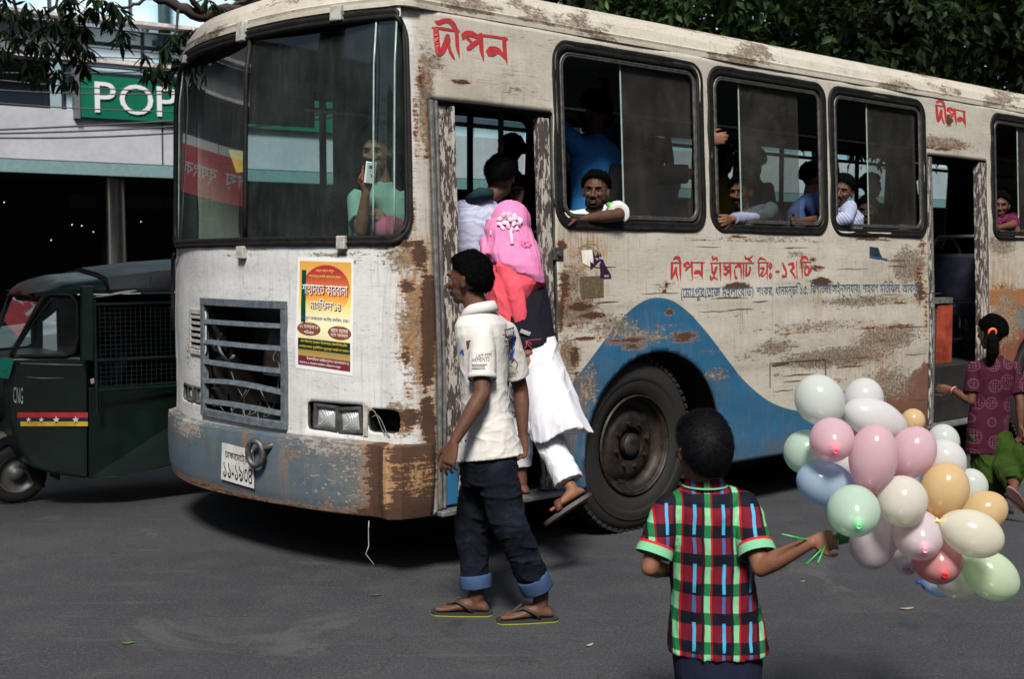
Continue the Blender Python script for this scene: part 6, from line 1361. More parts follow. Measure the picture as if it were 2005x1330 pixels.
# ------------------------------------------------------------------ the boy with balloons
def plaid(m, P, col, sx=.090, ox=.0, sz=.094, oz=.0):
    x = m.xyz(P); w = m.noise(P, 6, 2); fx = m.ma('FRACT', m.ma('DIVIDE', m.ma('ADD', m.ma('MULTIPLY_ADD', w, .02, x[0]), ox + 4.), sx)); fz = m.ma('FRACT', m.ma('DIVIDE', m.ma('ADD', m.ma('MULTIPLY_ADD', w, .015, x[2]), oz + 4.), sz))
    band = lambda f, a, b: m.ma('MULTIPLY', m.ma('GREATER_THAN', f, a), m.ma('LESS_THAN', f, b))
    dk = band(fz, .0, .42); c = m.mix(dk, (.125,.007,.018), (.005,.005,.011)); alt = m.ma('GREATER_THAN', m.ma('FRACT', m.ma('DIVIDE', m.ma('ADD', x[2], 4.+oz), sz*2)), .5)
    c = m.mix(band(fx, .90, .97), c, (.008,.008,.014)); c = m.mix(band(fx, .20, .27), c, m.mix(dk, (.40,.014,.022), (.15,.006,.012)))
    c = m.mix(m.ma('MULTIPLY', band(fx, .60, .71), m.ma('MAXIMUM', alt, m.ma('SUBTRACT', 1., dk))), c, m.mix(alt, (.035,.12,.30), (.05,.32,.54)))
    return m.mix(band(fx, .0, .20), c, m.mix(dk, (.17,.47,.26), (.010,.14,.045)))
def boy():
    a = at; f = V3(.10,.99,0).normalized(); r = V3(.99,-.10,0).normalized(); s = .72
    J = dict(s=s, f=f, r=r, hip=a(1406,1262,3.90), neck=a(1380,945,3.88), head=a(1373,882,3.86), shL=a(1310,995,3.86), shR=a(1458,990,3.86), elL=a(1272,1112,3.80), wrL=a(1318,1120,4.02), elR=a(1490,1112,3.74), wrR=a(1590,1062,3.66))
    g0 = ground(1405, 1700); g0 = V3(J['hip'].x, J['hip'].y, 0)
    for n, sg, fw in (('L',-1,.12),('R',1,-.06)): J['hp'+n] = J['hip'] + r*sg*.062 - V3(0,0,.03); J['kn'+n] = g0 + r*sg*.07 + f*(fw*.6+.02) + V3(0,0,.30); J['an'+n] = g0 + r*sg*.07 + f*fw + V3(0,0,.06); J['to'+n] = J['an'+n] + f*.13 + V3(0,0,-.055)
    root = empty('person', (g0.x, g0.y, 0), label='small boy in red, green and blue plaid shirt seen from behind, holding out balloons', cat='person')
    mb = MB(); hs = 1.0; q, M, fr = head_shapes(mb, J['head'], V3(-.36,.93,-.05), V3(0,.02,1), hs); limb(mb, [J['head'] + V3(0,-.012,-.06), J['neck'] + V3(0,0,-.01)], [.040,.042])
    latS = (J['shR']-J['shL']).normalized(); latH = r; PB = [(t, x*.98, y, z) for t, x, y, z in PROF_BODY]; torso(mb, J['hip'], J['neck'], latH, latS, PB, s)
    arm_shapes(mb, J['shL'], J['elL'], J['wrL'], .78); arm_shapes(mb, J['shR'], J['elR'], J['wrR'], .80, 1.05); hand_shapes(mb, J['wrL'], V3(.2,1,.1), V3(0,0,-1), 1, .5, .72)
    hand_shapes(mb, J['wrR'], V3(1,.12,.10), V3(.05,1,-.35), -1, 1.15, .74, thumb=.3, fc=(.75,1.0,1.1,1.2))
    for n in 'LR': leg_shapes(mb, J['hp'+n], J['kn'+n], J['an'+n], .72); foot_shapes(mb, J['an'+n], J['to'+n], .68)
    link('body', vox(mb, .0046, 2), SK2, root, smooth=True)
    hm = Mat('boy_hair', (.0035,.0035,.005), .6); hm.set('Specular IOR Level', .10)
    hair_cap(q, M, hs, root, hm.m, thick=.007, rad=(.075,.095,.107), c=(0,-.012,.015), n_str=14000, length=.026, seed=9, lift=.10, flow=(.5,.1,-.9), line=lambda x, y: np.where(y > -.12, .02 + .55*np.clip(y,0,1)**1.2, .02 - 1.5*np.clip(-y-.12, 0, 1)**.7))
    M_pl = cloth('plaid_cotton', (.2,.02,.03), 500, .05, .8, .1, pattern=lambda m, P, c: plaid(m, P, c, ox=.012))
    mb = MB(); prof = [(-.03,.232,.165,0),(.08,.224,.158,0),(.3,.196,.148,0),(.5,.184,.140,0),(.7,.188,.134,-.004),(.84,.188,.128,-.004),(.92,.172,.114,0),(.975,.112,.090,0),(1.02,.080,.072,0)]
    torso(mb, J['hip'], J['neck'], latH, latS, prof, s); mb.tube([J['shL']+latS*.02, J['shR']-latS*.02], [.050,.050], 14); mb.tube([J['shL'].lerp(J['shR'],.2)+V3(0,0,.01), J['neck']-V3(0,0,.012), J['shL'].lerp(J['shR'],.8)+V3(0,0,.01)], [.040,.052,.040], 14)
    for n in 'LR':
        sh, el = J['sh'+n], J['el'+n]; mb.tube([sh, sh.lerp(el,.35), sh.lerp(el,.74)], [.050,.054,.056], 18); mb.ell(sh, .050)
    sh_ = shade(root, 'shirt', mb, M_pl, .0055, 3, .012, (14,14,4), 41)
    M_gr = cloth('plaid_edge_green', (.15,.40,.23), 500, .1); M_rd = cloth('plaid_edge_red', (.42,.02,.03), 500, .1)
    for n in 'LR':
        sh, el = J['sh'+n], J['el'+n]; c0, c1, c2 = sh.lerp(el,.60), sh.lerp(el,.66), sh.lerp(el,.80)
        m = MB(); m.tube([c1, c1.lerp(c2,.5), c2], [.0570,.0595,.0605], 24, caps=False); m.build('sleeve_cuff', M_gr, sh_, smooth=True)
        m = MB(); m.tube([c0.lerp(c1,.3), c1], [.0566,.0574], 24, caps=False); m.build('sleeve_band', M_rd, sh_, smooth=True)
    m = MB(); secs = []; nk = J['neck'] + V3(0,0,-.012)
    for t in np.linspace(.1*math.pi, 1.9*math.pi, 26):
        o_ = f*math.cos(t) + r*math.sin(t); c0 = nk - V3(0,0,.018)*max(0, math.cos(t)); secs.append([c0+o_*.050, c0+o_*.050+V3(0,0,.028), c0+o_*.056+V3(0,0,.030), c0+o_*.070+V3(0,0,.002), c0+o_*.064])
    m.loft(secs); m.build('collar', M_pl, sh_, smooth=True)
    m = MB(); secs = [[(p.lerp(q_, .5) + (p - p.lerp(q_,.5))*1.1) for p, q_ in ((s_[3], s_[4]), (s_[3]+V3(0,0,.006), s_[4]), (s_[3]+V3(0,0,-.004), s_[4]))] for s_ in secs]; m.tube([s_[0] for s_ in secs], .0035, 6); m.build('collar_piping', M_gr, sh_, smooth=True)
    mb = MB(); torso(mb, J['hip']-V3(0,0,.06), J['neck'], latH, latS, [(-.15,.19,.15,0),(.1,.20,.15,0),(.28,.19,.14,0)], s)
    for n in 'LR': hp, kn, an = J['hp'+n], J['kn'+n], J['an'+n]; mb.tube([hp, hp.lerp(kn,.4), kn, kn.lerp(an,.9)], [.078,.080,.068,.058], 16)
    shade(root, 'trousers', mb, cloth('navy_shorts', (.010,.013,.030), 400), .007, 2, .008, seed=43)
    for n in 'LR':
        to, an = J['to'+n], J['an'+n]; m = MB(); m.loft([[V3(an.x, an.y, 0) + r*(w_*math.cos(t)) + f*(.045 + .105*math.sin(t)) + V3(0,0,z_) for t in np.linspace(0, 2*math.pi, 17)[:-1] for w_ in (.038,)] for z_ in (.002,.014)]); m.build('sandal', M_rubber, root, auto=40)
    return J
JB = boy()
# ------------------------------------------------------------------ balloons on sticks
def balloon_material(name, c, op=.70):
    c = tuple(k ** .6 for k in c); m = Mat(name, c, .12); nt = m.nt; P = m.co(); lw = nt.nodes.new('ShaderNodeLayerWeight'); lw.inputs[0].default_value = .35
    n = m.noise(P, 14, 3); col = m.mix(m.ma('MULTIPLY', lw.outputs[1], .55), tuple(min(.98, k*1.03+.02) for k in c), tuple(k**1.1 for k in c)); col = m.mix(m.ma('MULTIPLY', m.step(n,.4,.7), .12), col, (1,1,1))
    df = nt.nodes.new('ShaderNodeBsdfDiffuse'); tl = nt.nodes.new('ShaderNodeBsdfTranslucent'); tp = nt.nodes.new('ShaderNodeBsdfTransparent'); gl = nt.nodes.new('ShaderNodeBsdfGlossy'); gl.inputs['Roughness'].default_value = .16
    for x in (df, tl): nt.links.new(col, x.inputs[0])
    nt.links.new(m.mix(.45, col, (1,1,1)), tp.inputs[0])
    def mx(f, a, b): x = nt.nodes.new('ShaderNodeMixShader'); m.put(x.inputs[0], f); nt.links.new(a.outputs[0], x.inputs[1]); nt.links.new(b.outputs[0], x.inputs[2]); return x
    a = mx(.52, df, tl); b = mx(m.ma('MULTIPLY_ADD', m.ma('POWER', lw.outputs[1], 2.), .35, op, clamp=True), tp, a); fr = nt.nodes.new('ShaderNodeFresnel'); fr.inputs[0].default_value = 1.45; c_2 = mx(m.ma('MULTIPLY', fr.outputs[0], .6), b, gl); nt.links.new(c_2.outputs[0], m.out.inputs[0]); return m.m
BC = dict(mint=(.80,.93,.84), white=(.95,.91,.97), pink=(.97,.50,.60), orange=(.99,.56,.20), green=(.58,.92,.68), blue=(.34,.58,.98), cream=(.92,.92,.74), rose=(.95,.74,.82), red=(.88,.24,.28), peach=(.98,.90,.68), lime=(.66,.93,.54), lilac=(.93,.80,.94))
BM = {k: balloon_material('balloon_' + k, v) for k, v in BC.items()}
HANDP = JB['wrR'] + V3(.055, .02, -.005)
bz = lambda x, y, d: at(1500 + x/2.418, 700 + y/2.418, d)
BL = [(255,205,108,122,55,3.78,'mint','large pale mint balloon, topmost of the bunch at its left'),(460,200,98,88,100,4.0,'white','white lilac balloon second from the left along the top'),(515,292,152,88,200,3.86,'white','wide white balloon above the pear-shaped pink one'),(695,300,54,52,90,4.08,'orange','small orange balloon half hidden behind the top of the bunch'),
 (312,392,99,99,None,3.68,'pink','round pink balloon with a red knot facing the camera at upper left'),(190,450,102,100,0,3.84,'green','green balloon at the far left edge of the bunch'),(290,605,145,104,20,3.76,'blue','large blue balloon at the left above the boy\'s hand'),(372,500,74,66,60,3.95,'white','white balloon mostly hidden between the blue and pink ones'),
 (508,480,108,158,92,3.66,'pink','pear-shaped pink balloon hanging in the middle of the bunch'),(695,450,100,120,110,3.78,'pink','pink balloon right of the pear-shaped pink one'),(840,400,80,70,80,4.05,'mint','pale mint balloon at the top right behind a white one'),(850,492,102,90,60,3.95,'white','white balloon with pink knot at upper right of the bunch'),
 (845,628,106,126,100,3.74,'orange','orange balloon upright in the right half of the bunch'),(972,612,72,82,75,3.98,'mint','pale balloon between the two orange ones at the right'),(1030,732,108,88,150,3.90,'orange','orange balloon lying at the right edge of the bunch'),(415,730,117,116,None,3.58,'green','round mint green balloon right above the boy\'s hand'),
 (645,682,112,116,70,3.66,'cream','round cream balloon in the centre of the bunch'),(505,850,108,148,265,3.82,'rose','tall pale rose balloon hanging lowest at the left'),(722,843,115,108,None,3.72,'rose','translucent rose balloon below the cream one'),(975,835,142,106,200,3.66,'peach','large pale peach balloon at the right centre'),
 (812,960,112,106,None,3.76,'red','red balloon near the bottom of the bunch'),(1060,1030,138,104,215,3.84,'lime','large lime green balloon at the lower right corner of the bunch'),(900,1068,94,74,200,3.96,'cream','pale yellow balloon at the very bottom of the bunch'),(820,1086,78,48,190,4.1,'blue','blue balloon peeking out at the bottom of the bunch'),
 (668,966,66,58,None,3.94,'lilac','small lilac balloon at the bottom left of the red one'),(722,585,44,60,90,4.05,'blue','sliver of blue balloon behind the centre of the bunch'),(600,760,60,70,90,4.02,'lime','lime balloon hidden in the middle of the bunch')]
hub = bz(560, 760, 3.95)
def balloon(cx_, cy_, rx, ry, ang, d, colr, label):
    c = bz(cx_, cy_, d); sc = 1.07 * d / FPX / 2.418; nxt = colr
    if ang is None: axis = V3(-.12, -1., -.25) if cy_ > 380 else V3(-.1,-1.,.0); L = rx*sc*1.12; Rd = (rx+ry)/2*sc; axis = axis.normalized()
    else:
        tow = (hub - c); tow = V3(tow.x, tow.y*.5, tow.z); big = max(rx, ry); L = big*sc; Rd = min(rx, ry)*sc
        if rx >= ry: th = R(ang if ang < 180 else ang - 180); axis = V3(math.cos(th), 0, -math.sin(th)) if rx > ry*1.1 else tow.normalized()
        else: axis = V3(math.cos(R(ang)), 0, -math.sin(R(ang)))
        if ang == 265: axis = V3(.1,0,1)
        elif axis.dot(tow) < 0: axis = -axis
        axis = (axis + V3(0,.15,0)).normalized()
    Mx = Matrix.Translation(c) @ axis.to_track_quat('Z', 'Y').to_matrix().to_4x4(); prof = []
    for t in np.linspace(0, 1, 26):
        th = math.pi * t; z = -math.cos(th)*L; rr = math.sin(th)*Rd
        if z > 0: rr *= (1 - .16*(z/L)**1.5); z *= 1.06
        prof.append((max(rr, 0), z))
    prof[-1] = (.006, prof[-1][1]); m = MB().lathe(prof, 40, Mx); o = m.build('balloon', BM[colr], smooth=True)
    P = o.data; o.location = c; P.transform(Matrix.Translation(-c)); tag(o, label, 'balloon', 'balloons held by the boy')
    z1 = L*1.06; k = MB().lathe([(.006,z1-.004),(.0045,z1+.003),(.009,z1+.012),(.006,z1+.012),(0,z1+.008)], 14, Mx); kk = link('knot', k.mesh('knot'), M_knot[colr], o, smooth=True)
    # a little thicker latex shows round the knot
    k = MB().lathe([(.020,z1-.0155),(.013,z1-.0065),(.006,z1-.001)], 18, Mx); link('neck', k.mesh('neck'), M_knot[colr], o, smooth=True)
    return c + axis * z1
M_knot = {k: Mat('knot_' + k, tuple(x ** 3.2 for x in v), .4).m for k, v in BC.items()}
M_stick = Mat('green_stick', (.02,.20,.05), .35).m; ends = []
for b_ in BL: ends.append(balloon(*b_))
sticks = [((1530,1047,3.62), 0), ((1560,1056,3.64), 6), ((1578,1106,3.60), 15), ((1601,1104,3.58), 16), ((1590,1098,3.66), 9), ((1596,1086,3.7), 18), ((1575,1060,3.7), 20), ((1585,1098,3.72), 12)]
sl_ = ['top left, longest to the left', 'second to the left', 'lowest below the fist', 'right one below the fist', 'third below the fist', 'short one below the fist', 'short one behind the wrist', 'hidden one below the fist']
for k, (e, bi) in enumerate(sticks):
    a = at(*e); g = HANDP + V3(.004*(k%3), .004*(k%2), .006*(k%4)-.008); m = MB(); m.tube([a, g, g.lerp(hub + V3(.02*k-.08, .06, .015*(k%3)), .9)], .0034, 8)
    tag(m.build('balloon_stick', M_stick, smooth=True), 'thin green balloon stick in the boy\'s fist, ' + sl_[k], 'stick', 'green balloon sticks in the boy\'s fist')
m = MB(); g = HANDP + V3(.03,.0,.02)
for k in range(7): m.tube([g + V3(.01*k*.5,-.012+.004*k,-.025), g + V3(.008*k, -.012+.004*k, .045)], .0033, 6)
tag(m.build('stick_bundle', M_stick, smooth=True), 'tight bundle of green stick ends just above the boy\'s fist', 'sticks', kind=None)
print('boy', round(time.time() - T00, 1))

# ------------------------------------------------------------------ the woman boarding
def woman():
    a = at; f = Vector(BP.V).normalized(); r = V3(f.y, -f.x, 0); s = .95
    J = dict(s=s, f=f, r=r, hip=a(1046,690,6.58), neck=a(1008,520,6.68), head=a(1000,452,6.72), shL=a(966,540,6.62), shR=a(1052,540,6.72), elL=a(968,615,6.75), wrL=a(990,600,6.95), elR=a(1062,600,6.85), wrR=a(1040,560,7.0),
        hpL=a(1035,715,6.52), hpR=a(1062,720,6.62), knL=a(1016,800,6.80), anL=a(1022,952,6.80), knR=a(1062,835,6.45), anR=a(1122,962,6.28))
    root = empty('person', (J['anL'].x, J['anL'].y, .352), label='woman in pink headscarf, coral shawl and long white kameez stepping up into the bus', cat='person')
    mb = MB(); q, M, fr = head_shapes(mb, J['head'], V3(-.70,.70,-.15), V3(0,0,1), .96); limb(mb, [J['head']-V3(0,0,.06), J['neck']], [.045,.05])
    latS = (J['shR']-J['shL']).normalized(); torso(mb, J['hip'], J['neck'], r, latS, PROF_BODY, .9); arm_shapes(mb, J['shL'], J['elL'], J['wrL'], .9); arm_shapes(mb, J['shR'], J['elR'], J['wrR'], .9); hand_shapes(mb, J['wrL'], V3(0,.8,.5), V3(0,0,-1), 1, .7, .85); hand_shapes(mb, J['wrR'], V3(0,.8,.5), V3(0,0,-1), -1, .7, .85)
    leg_shapes(mb, J['hpL'], J['knL'], J['anL'], .9); leg_shapes(mb, J['hpR'], J['knR'], J['anR'], .9)
    toL = J['anL'] + f*.12 - V3(0,0,.075); toL.z = .356; J['anL'].z = max(J['anL'].z, .41); foot_shapes(mb, J['anL'], toL, .88)
    tR = a(1088,1006,6.22); hR = a(1148,966,6.24); d = (tR - hR).normalized(); up = V3(d.z*-.6, .25, .8); up = (up - d*up.dot(d)).normalized(); foot_shapes(mb, J['anR'], tR + up*.012, .90, up)
    link('body', vox(mb, .006, 2), SK2, root, smooth=True)
    # trailing sandal
    lat = d.cross(up); m = MB(); hh = hR - up*.005
    for z0, z1, k in ((-.022,-.002,1.),): m.loft([[hh + d*(.125 - .145*math.cos(t)) + lat*(.040*math.sin(t)*(1.1-.15*math.cos(t))) + up*z for t in np.linspace(0, 2*math.pi, 21)[:-1]] for z in (z0, z1)])
    sd = m.build('sandal', simple('dark_sandal', (.03,.02,.018), .6), root, auto=40); m = MB(); c0 = hh + d*.165; m.tube([c0 + lat*.046, c0 + lat*.035 + up*.035 - d*.01, c0 + up*.058 - d*.02, c0 - lat*.035 + up*.035 - d*.01, c0 - lat*.046], [.02,.022,.022,.022,.02], 8, flat=(up, .25)); m.build('sandal_strap', simple('woven_strap', (.10,.03,.02), .7, var=.8, scale=120), sd, smooth=True)
    # trousers
    M_wh = cloth('white_cotton', (.60,.60,.66), 500, .04, .9)
    mb = MB()
    for n, rr in (('L',(.085,.085,.068,.062)),('R',(.088,.088,.074,.078))):
        hp, kn, an = J['hp'+n], J['kn'+n], J['an'+n]; mb.tube([hp, kn, kn.lerp(an,.5), kn.lerp(an,.86 if n == 'R' else .78)], list(rr), 18); mb.ell(kn, rr[1])
    mb.tube([J['hpL'], J['hpR']], [.09,.09], 12); shade(root, 'trousers', mb, M_wh, .0065, 3, .012, (10,10,12), 51)
    # kameez: dark upper part, long white panel swinging back
    mb = MB(); torso(mb, J['hip']+V3(0,0,.0), J['neck'], r, latS, [(.02,.150,.125,0),(.2,.150,.12,0),(.5,.155,.12,0),(.8,.16,.11,0),(.93,.13,.09,0)], s)
    shade(root, 'black_kameez', mb, cloth('black_sequin_cloth', (.008,.008,.014), 300), .007, 3, .010, seed=53)
    mb = MB(); secs = []; ys = np.linspace(0, 1, 9)
    for t in ys:
        L_ = a(1026 + 22*t + 6*t*t, 668 + 185*t, 6.62 - .05*t); Rr = a(1084 + 24*t + 38*t*t, 658 + 190*t, 6.55 - .28*t); c = (L_+Rr)/2; hw = (Rr-L_)/2; lat = hw.normalized(); w = hw.length; dep = lat.cross(V3(0,0,1)).normalized()
        secs.append([c + lat*w*math.cos(th) + dep*(.105+.05*t)*math.sin(th) + V3(0,0,(.022*math.cos(th*2)+.02*math.sin(3*th))*t) + lat*(.014*math.sin(5*th)*t) for th in np.linspace(0, 2*math.pi, 33)[:-1]])
    mb.loft(secs); shade(root, 'white_kameez_skirt', mb, M_wh, .0065, 4, .013, (13,13,2.6), 57)
    # coral shawl
    M_co = cloth('coral_shawl', (.64,.080,.115), 420, .12, .85, pattern=lambda m, P, c: m.mix(m.ma('MULTIPLY', m.step(m.xyz(P)[2], 1.52, 1.40), m.step(m.xyz(P)[0], .02, .10)), c, (.03,.012,.02)))
    M_co = cloth('coral_shawl', (.64,.080,.115), 420, .12, .85)
    mb = MB(); top = a(1006,500,6.62); secs = []
    for px0, px1, py, dd, dp in ((985,1030,492,6.66,.085),(962,1055,510,6.63,.11),(953,1063,535,6.62,.135),(951,1066,556,6.62,.145),(951,1050,578,6.62,.14),(953,1030,600,6.61,.13),(957,1026,625,6.60,.12),(985,1032,650,6.56,.09),(1004,1038,668,6.55,.06)):
        L_, Rr = a(px0, py+6, dd), a(px1, py-2, dd); c = (L_+Rr)/2; lat = (Rr-L_).normalized(); dep = V3(-lat.y, lat.x, 0); secs.append(ringp(c + dep*.02, lat, dep, (Rr-L_).length/2, dp, 24, 2.2))
    mb.loft(secs); mb.tube([a(985,515,6.55), a(1008,560,6.50), a(1018,620,6.50), a(1026,668,6.50)], [.05,.05,.04,.03], 12, flat=(V3(0,1,0), .5)); mb.tube([a(1000,525,6.56), a(1045,540,6.57), a(1060,552,6.62)], [.06,.05,.03], 12)
    shw = shade(root, 'shawl', mb, M_co, .006, 3, .016, (9,9,5), 61)
    for k, (x, y) in enumerate(((1040,676),(1052,690),(1024,688),(1060,664))):
        m = MB(); m.tube([a(1030,668,6.45), a((1030+x)/2+4*(-1)**k,(668+y)/2,6.44), a(x,y,6.43)], .0012, 5); m.build('tassel', M_co, shw, smooth=True)
    m = MB(); m.tube([a(1019,648,6.455), a(1038,655,6.455)], .012, 6, flat=(V3(0,1,0), .2)); m.build('border', simple('grey_border', (.30,.28,.28), .7, var=.5, scale=200), shw)
    # headscarf
    M_pk = cloth('pink_crinkled_scarf', (.62,.20,.40), 260, .10, .8); mb = MB(); C = J['head']
    mb.ell(C + V3(.0,-.01,.035), (.112,.122,.128), None, 24, 16); secs = []
    for px0, px1, py, dd, dp in ((952,1036,432,6.72,.125),(946,1044,452,6.70,.13),(950,1052,476,6.68,.13),(954,1058,498,6.65,.135),(962,1062,518,6.63,.135),(985,1066,535,6.62,.12),(1020,1066,552,6.60,.07)):
        L_, Rr = a(px0, py-4, dd), a(px1, py+4, dd); c = (L_+Rr)/2; lat = (Rr-L_).normalized(); dep = V3(-lat.y, lat.x, 0); secs.append(ringp(c, lat, dep, (Rr-L_).length/2, dp, 24, 2.1))
    mb.loft(secs); mb.tube([a(952,470,6.68), a(956,502,6.62)], [.04,.035], 10); sc = shade(root, 'headscarf', mb, M_pk, .0055, 3, .013, (16,16,5), 67)
    fc = a(999,437,6.545); M_pe = cloth('pale_petal', (.75,.55,.66), 300, .1)
    from mathutils.bvhtree import BVHTree
    off = Vector(root.location); bv = BVHTree.FromPolygons([v.co + off for v in sc.data.vertices], [tuple(p.vertices) for p in sc.data.polygons])
    def onit(px, py, lift=.006):
        d_ = Vector(ray(px, py)).normalized(); h_ = bv.ray_cast(Vector(O3), d_); return (h_[0] if h_[0] is not None else a(px,py,6.56)) - d_*lift
    for k, (x, y, w, an_) in enumerate(((979,428,7,200),(986,421,7,240),(996,422,8,265),(1008,425,8,280),(1018,430,7,320),(978,438,6,160),(984,446,6,130),(1002,450,6,80),(1016,438,6,20),(995,443,6,100),(1006,438,6,60),(990,436,7,180),(1012,447,5,70),(1000,430,7,0))):
        p = onit(x, y, .010 + .004*(k % 3)); m = MB(); th = R(an_); Mx = Matrix.Translation(p) @ Matrix.Rotation(R(90)+.3*math.sin(k), 4, 'X') @ Matrix.Rotation(th, 4, 'Z'); m.ell((0,0,0), (w*.0030*.9, w*.0020*.9, .0025), Mx.to_3x3(), 12, 6); m.v = [tuple(Vector(v) + p) for v in m.v]; m.build('petal', M_pe, sc, smooth=True)
    m = MB(); m.ell(onit(1000,441,.02), .005); m.build('bead', simple('pink_bead', (.5,.03,.15), .3), sc, smooth=True)
    m = MB(); m.tube([onit(1000,450,.012), onit(1001,458,.012), onit(1003,478,.012)], [.004,.008,.011], 10, flat=(V3(0,1,0), .4)); m.build('silk_tassel', M_pe, sc, smooth=True)
    for k in range(6):
        p = onit(1030 + 7*math.cos(k), 478 + 5*math.sin(k), .006); m = MB(); m.ell(p, (.012,.004,.009), None, 10, 6); m.build('rosette_petal', cloth('rosette', (.62,.16,.32), 300), sc, smooth=True)
    m = MB(); m.ell(onit(961,456,.004), (.006,.004,.016)); m.build('pin', simple('pearl_pin', (.6,.6,.55), .2), sc, smooth=True)
woman()
print('woman', round(time.time() - T00, 1))
# ------------------------------------------------------------------ passengers
bw = lambda u, v, z: to_world((u, v, z))
fV = Vector(BP.V); fU = Vector(BP.U)
def swirl(m, P, col):
    w = m.node('TexWave', 1, wave_type='RINGS', in_Vector=m.node('VectorMath', operation='ADD', i0=P, i1=m.node('VectorMath', operation='SCALE', i0=m.noise(P, 7, 2, col=True), in_Scale=.25)), in_Scale=7., in_Distortion=3.); return m.mix(m.ma('MULTIPLY', m.step(w, .52, .58), .5), col, (.22,.23,.33))
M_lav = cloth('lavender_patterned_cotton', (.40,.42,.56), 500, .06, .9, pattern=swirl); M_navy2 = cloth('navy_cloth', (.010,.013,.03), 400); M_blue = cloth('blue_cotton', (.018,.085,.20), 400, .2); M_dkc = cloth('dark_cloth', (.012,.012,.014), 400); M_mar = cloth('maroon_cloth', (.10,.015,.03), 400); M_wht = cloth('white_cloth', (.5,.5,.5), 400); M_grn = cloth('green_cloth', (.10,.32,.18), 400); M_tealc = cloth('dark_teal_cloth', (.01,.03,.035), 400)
a = at
J = stand(bw(-1.15, .42, .60), 0, 1.64); J.update(f=(fV*.9+fU*.4).normalized(), r=V3(fV.y, -fV.x, 0), hip=a(922,620,6.98), neck=a(944,398,6.98), head=a(981,350,7.02), shL=a(908,412,6.95), shR=a(984,414,7.05), elL=a(893,520,6.95), wrL=a(890,600,7.0), elR=a(1010,440,7.2), wrR=a(1015,398,7.25))
for n, x in (('L',905),('R',945)): J['hp'+n] = a(x,640,7.0); J['kn'+n] = bw(-1.2 + (.15 if n == 'R' else 0), .42, 1.0); J['an'+n] = bw(-1.2 + (.15 if n == 'R' else 0), .40, .67); J['to'+n] = bw(-1.2 + (.15 if n == 'R' else 0), .55, .605)
root, q, M, hs = figure('man in lavender patterned shirt going up the front steps ahead of the woman', J, SK1, M_lav, M_navy2, headf=(fU*.7+fV*.5), shirt_amp=.012, hem=.25, girth=1.05, curl=1.2, sleeve='l')
m = MB(); m.tube([a(918,392,6.93), a(940,378,6.88), a(962,380,6.92)], [.03,.035,.03], 10); m.build('scarf', M_tealc, root, smooth=True)
def ab(px, py, v): u, z = BP.uz(px, py, v); return bw(u, v, z)
# man leaning on the first window sill
def window_person(label, face_px, d, fwd, arm, skin, shirt, sleeve='s', beard=None, s=.95, up=V3(0,0,1), sh=None, lean=.12, arms='LR', elL=None, wrL=None, elR=None, wrR=None, face=True, v=.005, seed=3, bald=0., nstr=2500, hands=True, name='person'):
    H = ab(face_px[0], face_px[1], d); f = fwd.normalized(); fl = V3(f.x, f.y, 0).normalized(); r = V3(fl.y, -fl.x, 0)
    nk = H - up*.135*s - fl*.03; J = dict(s=s, f=fl, r=r, head=H, neck=nk, hip=nk - V3(0,0,.46*s) - fl*lean, anL=nk, anR=nk)
    J['shL'] = nk - r*.17*s - V3(0,0,.055*s); J['shR'] = nk + r*.17*s - V3(0,0,.055*s)
    for k, v_ in dict(elL=elL, wrL=wrL, elR=elR, wrR=wrR).items(): J[k] = v_ if v_ is not None else (J['sh'+k[-1]] - V3(0,0,.26*s) if k[:2] == 'el' else J['sh'+k[-1]] - V3(0,0,.48*s) + fl*.1)
    if sh: J.update(sh)
    return figure(label, J, skin, shirt, None, sleeve=sleeve, legs=False, face=face, headf=f, headup=up, beard=beard, v=v, seed=seed, bald=bald, nstr=nstr, arms=arms, hands=hands)
M_gw = cloth('white_jersey', (.55,.56,.55), 400, .05); 
# camera-left in the picture is the man's right
root, q, M, hs = window_person('bearded man in white and green shirt resting his arm on the first window sill', (1166,377), .26, V3(-.22,-1,.0), None, SK3, M_gw, beard='full', s=.98, up=V3(.05,0,1), seed=21, bald=.16,
    elL=ab(1212,421,-.01), wrL=ab(1128,430,.05), sh=dict(shL=ab(1208,412,.20), shR=ab(1118,432,.36), palmL=V3(0,0,-1)))
m = MB(); m.tube([ab(1190,400,.18), ab(1197,403,.14), ab(1204,410,.12)], [.014,.022,.02], 8, flat=(V3(0,1,0), .5)); m.build('green_collar', cloth('lime_cloth', (.10,.42,.06), 400), root, smooth=True)
# standing passengers inside
def rider(label, u, v, yaw, h, shirt, pants, skin=SK3, z=.86, seed=3, armsup=None, sleeve='s', vx=.011, group=None):
    J = stand(bw(u, v, z), yaw, h)
    if armsup:
        for n in armsup: J['el'+n] = J['sh'+n] + J['r']*(-.10 if n == 'L' else .10) + J['f']*.12 + V3(0,0,.16); J['wr'+n] = J['el'+n] + J['f']*.02 + V3(0,0,.23); J['palm'+n] = J['f']
    return figure(label, J, skin, shirt, pants, v=vx, nstr=0, seed=seed, sleeve=sleeve, curl=1.1)
yawV = math.atan2(fV.y, fV.x); yawU = math.atan2(fU.y, fU.x)
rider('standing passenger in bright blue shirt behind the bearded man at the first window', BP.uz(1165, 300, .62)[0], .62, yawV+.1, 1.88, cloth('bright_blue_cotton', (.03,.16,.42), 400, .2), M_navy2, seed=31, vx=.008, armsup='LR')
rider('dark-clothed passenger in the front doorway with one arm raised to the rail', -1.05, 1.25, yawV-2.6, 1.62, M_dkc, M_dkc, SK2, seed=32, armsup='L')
rider('passenger in pale blue shirt standing behind the glass of the second window', 1.22, .95, yawV, 1.66, cloth('pale_blue_cloth', (.20,.24,.30), 400), M_navy2, seed=33, armsup='R')
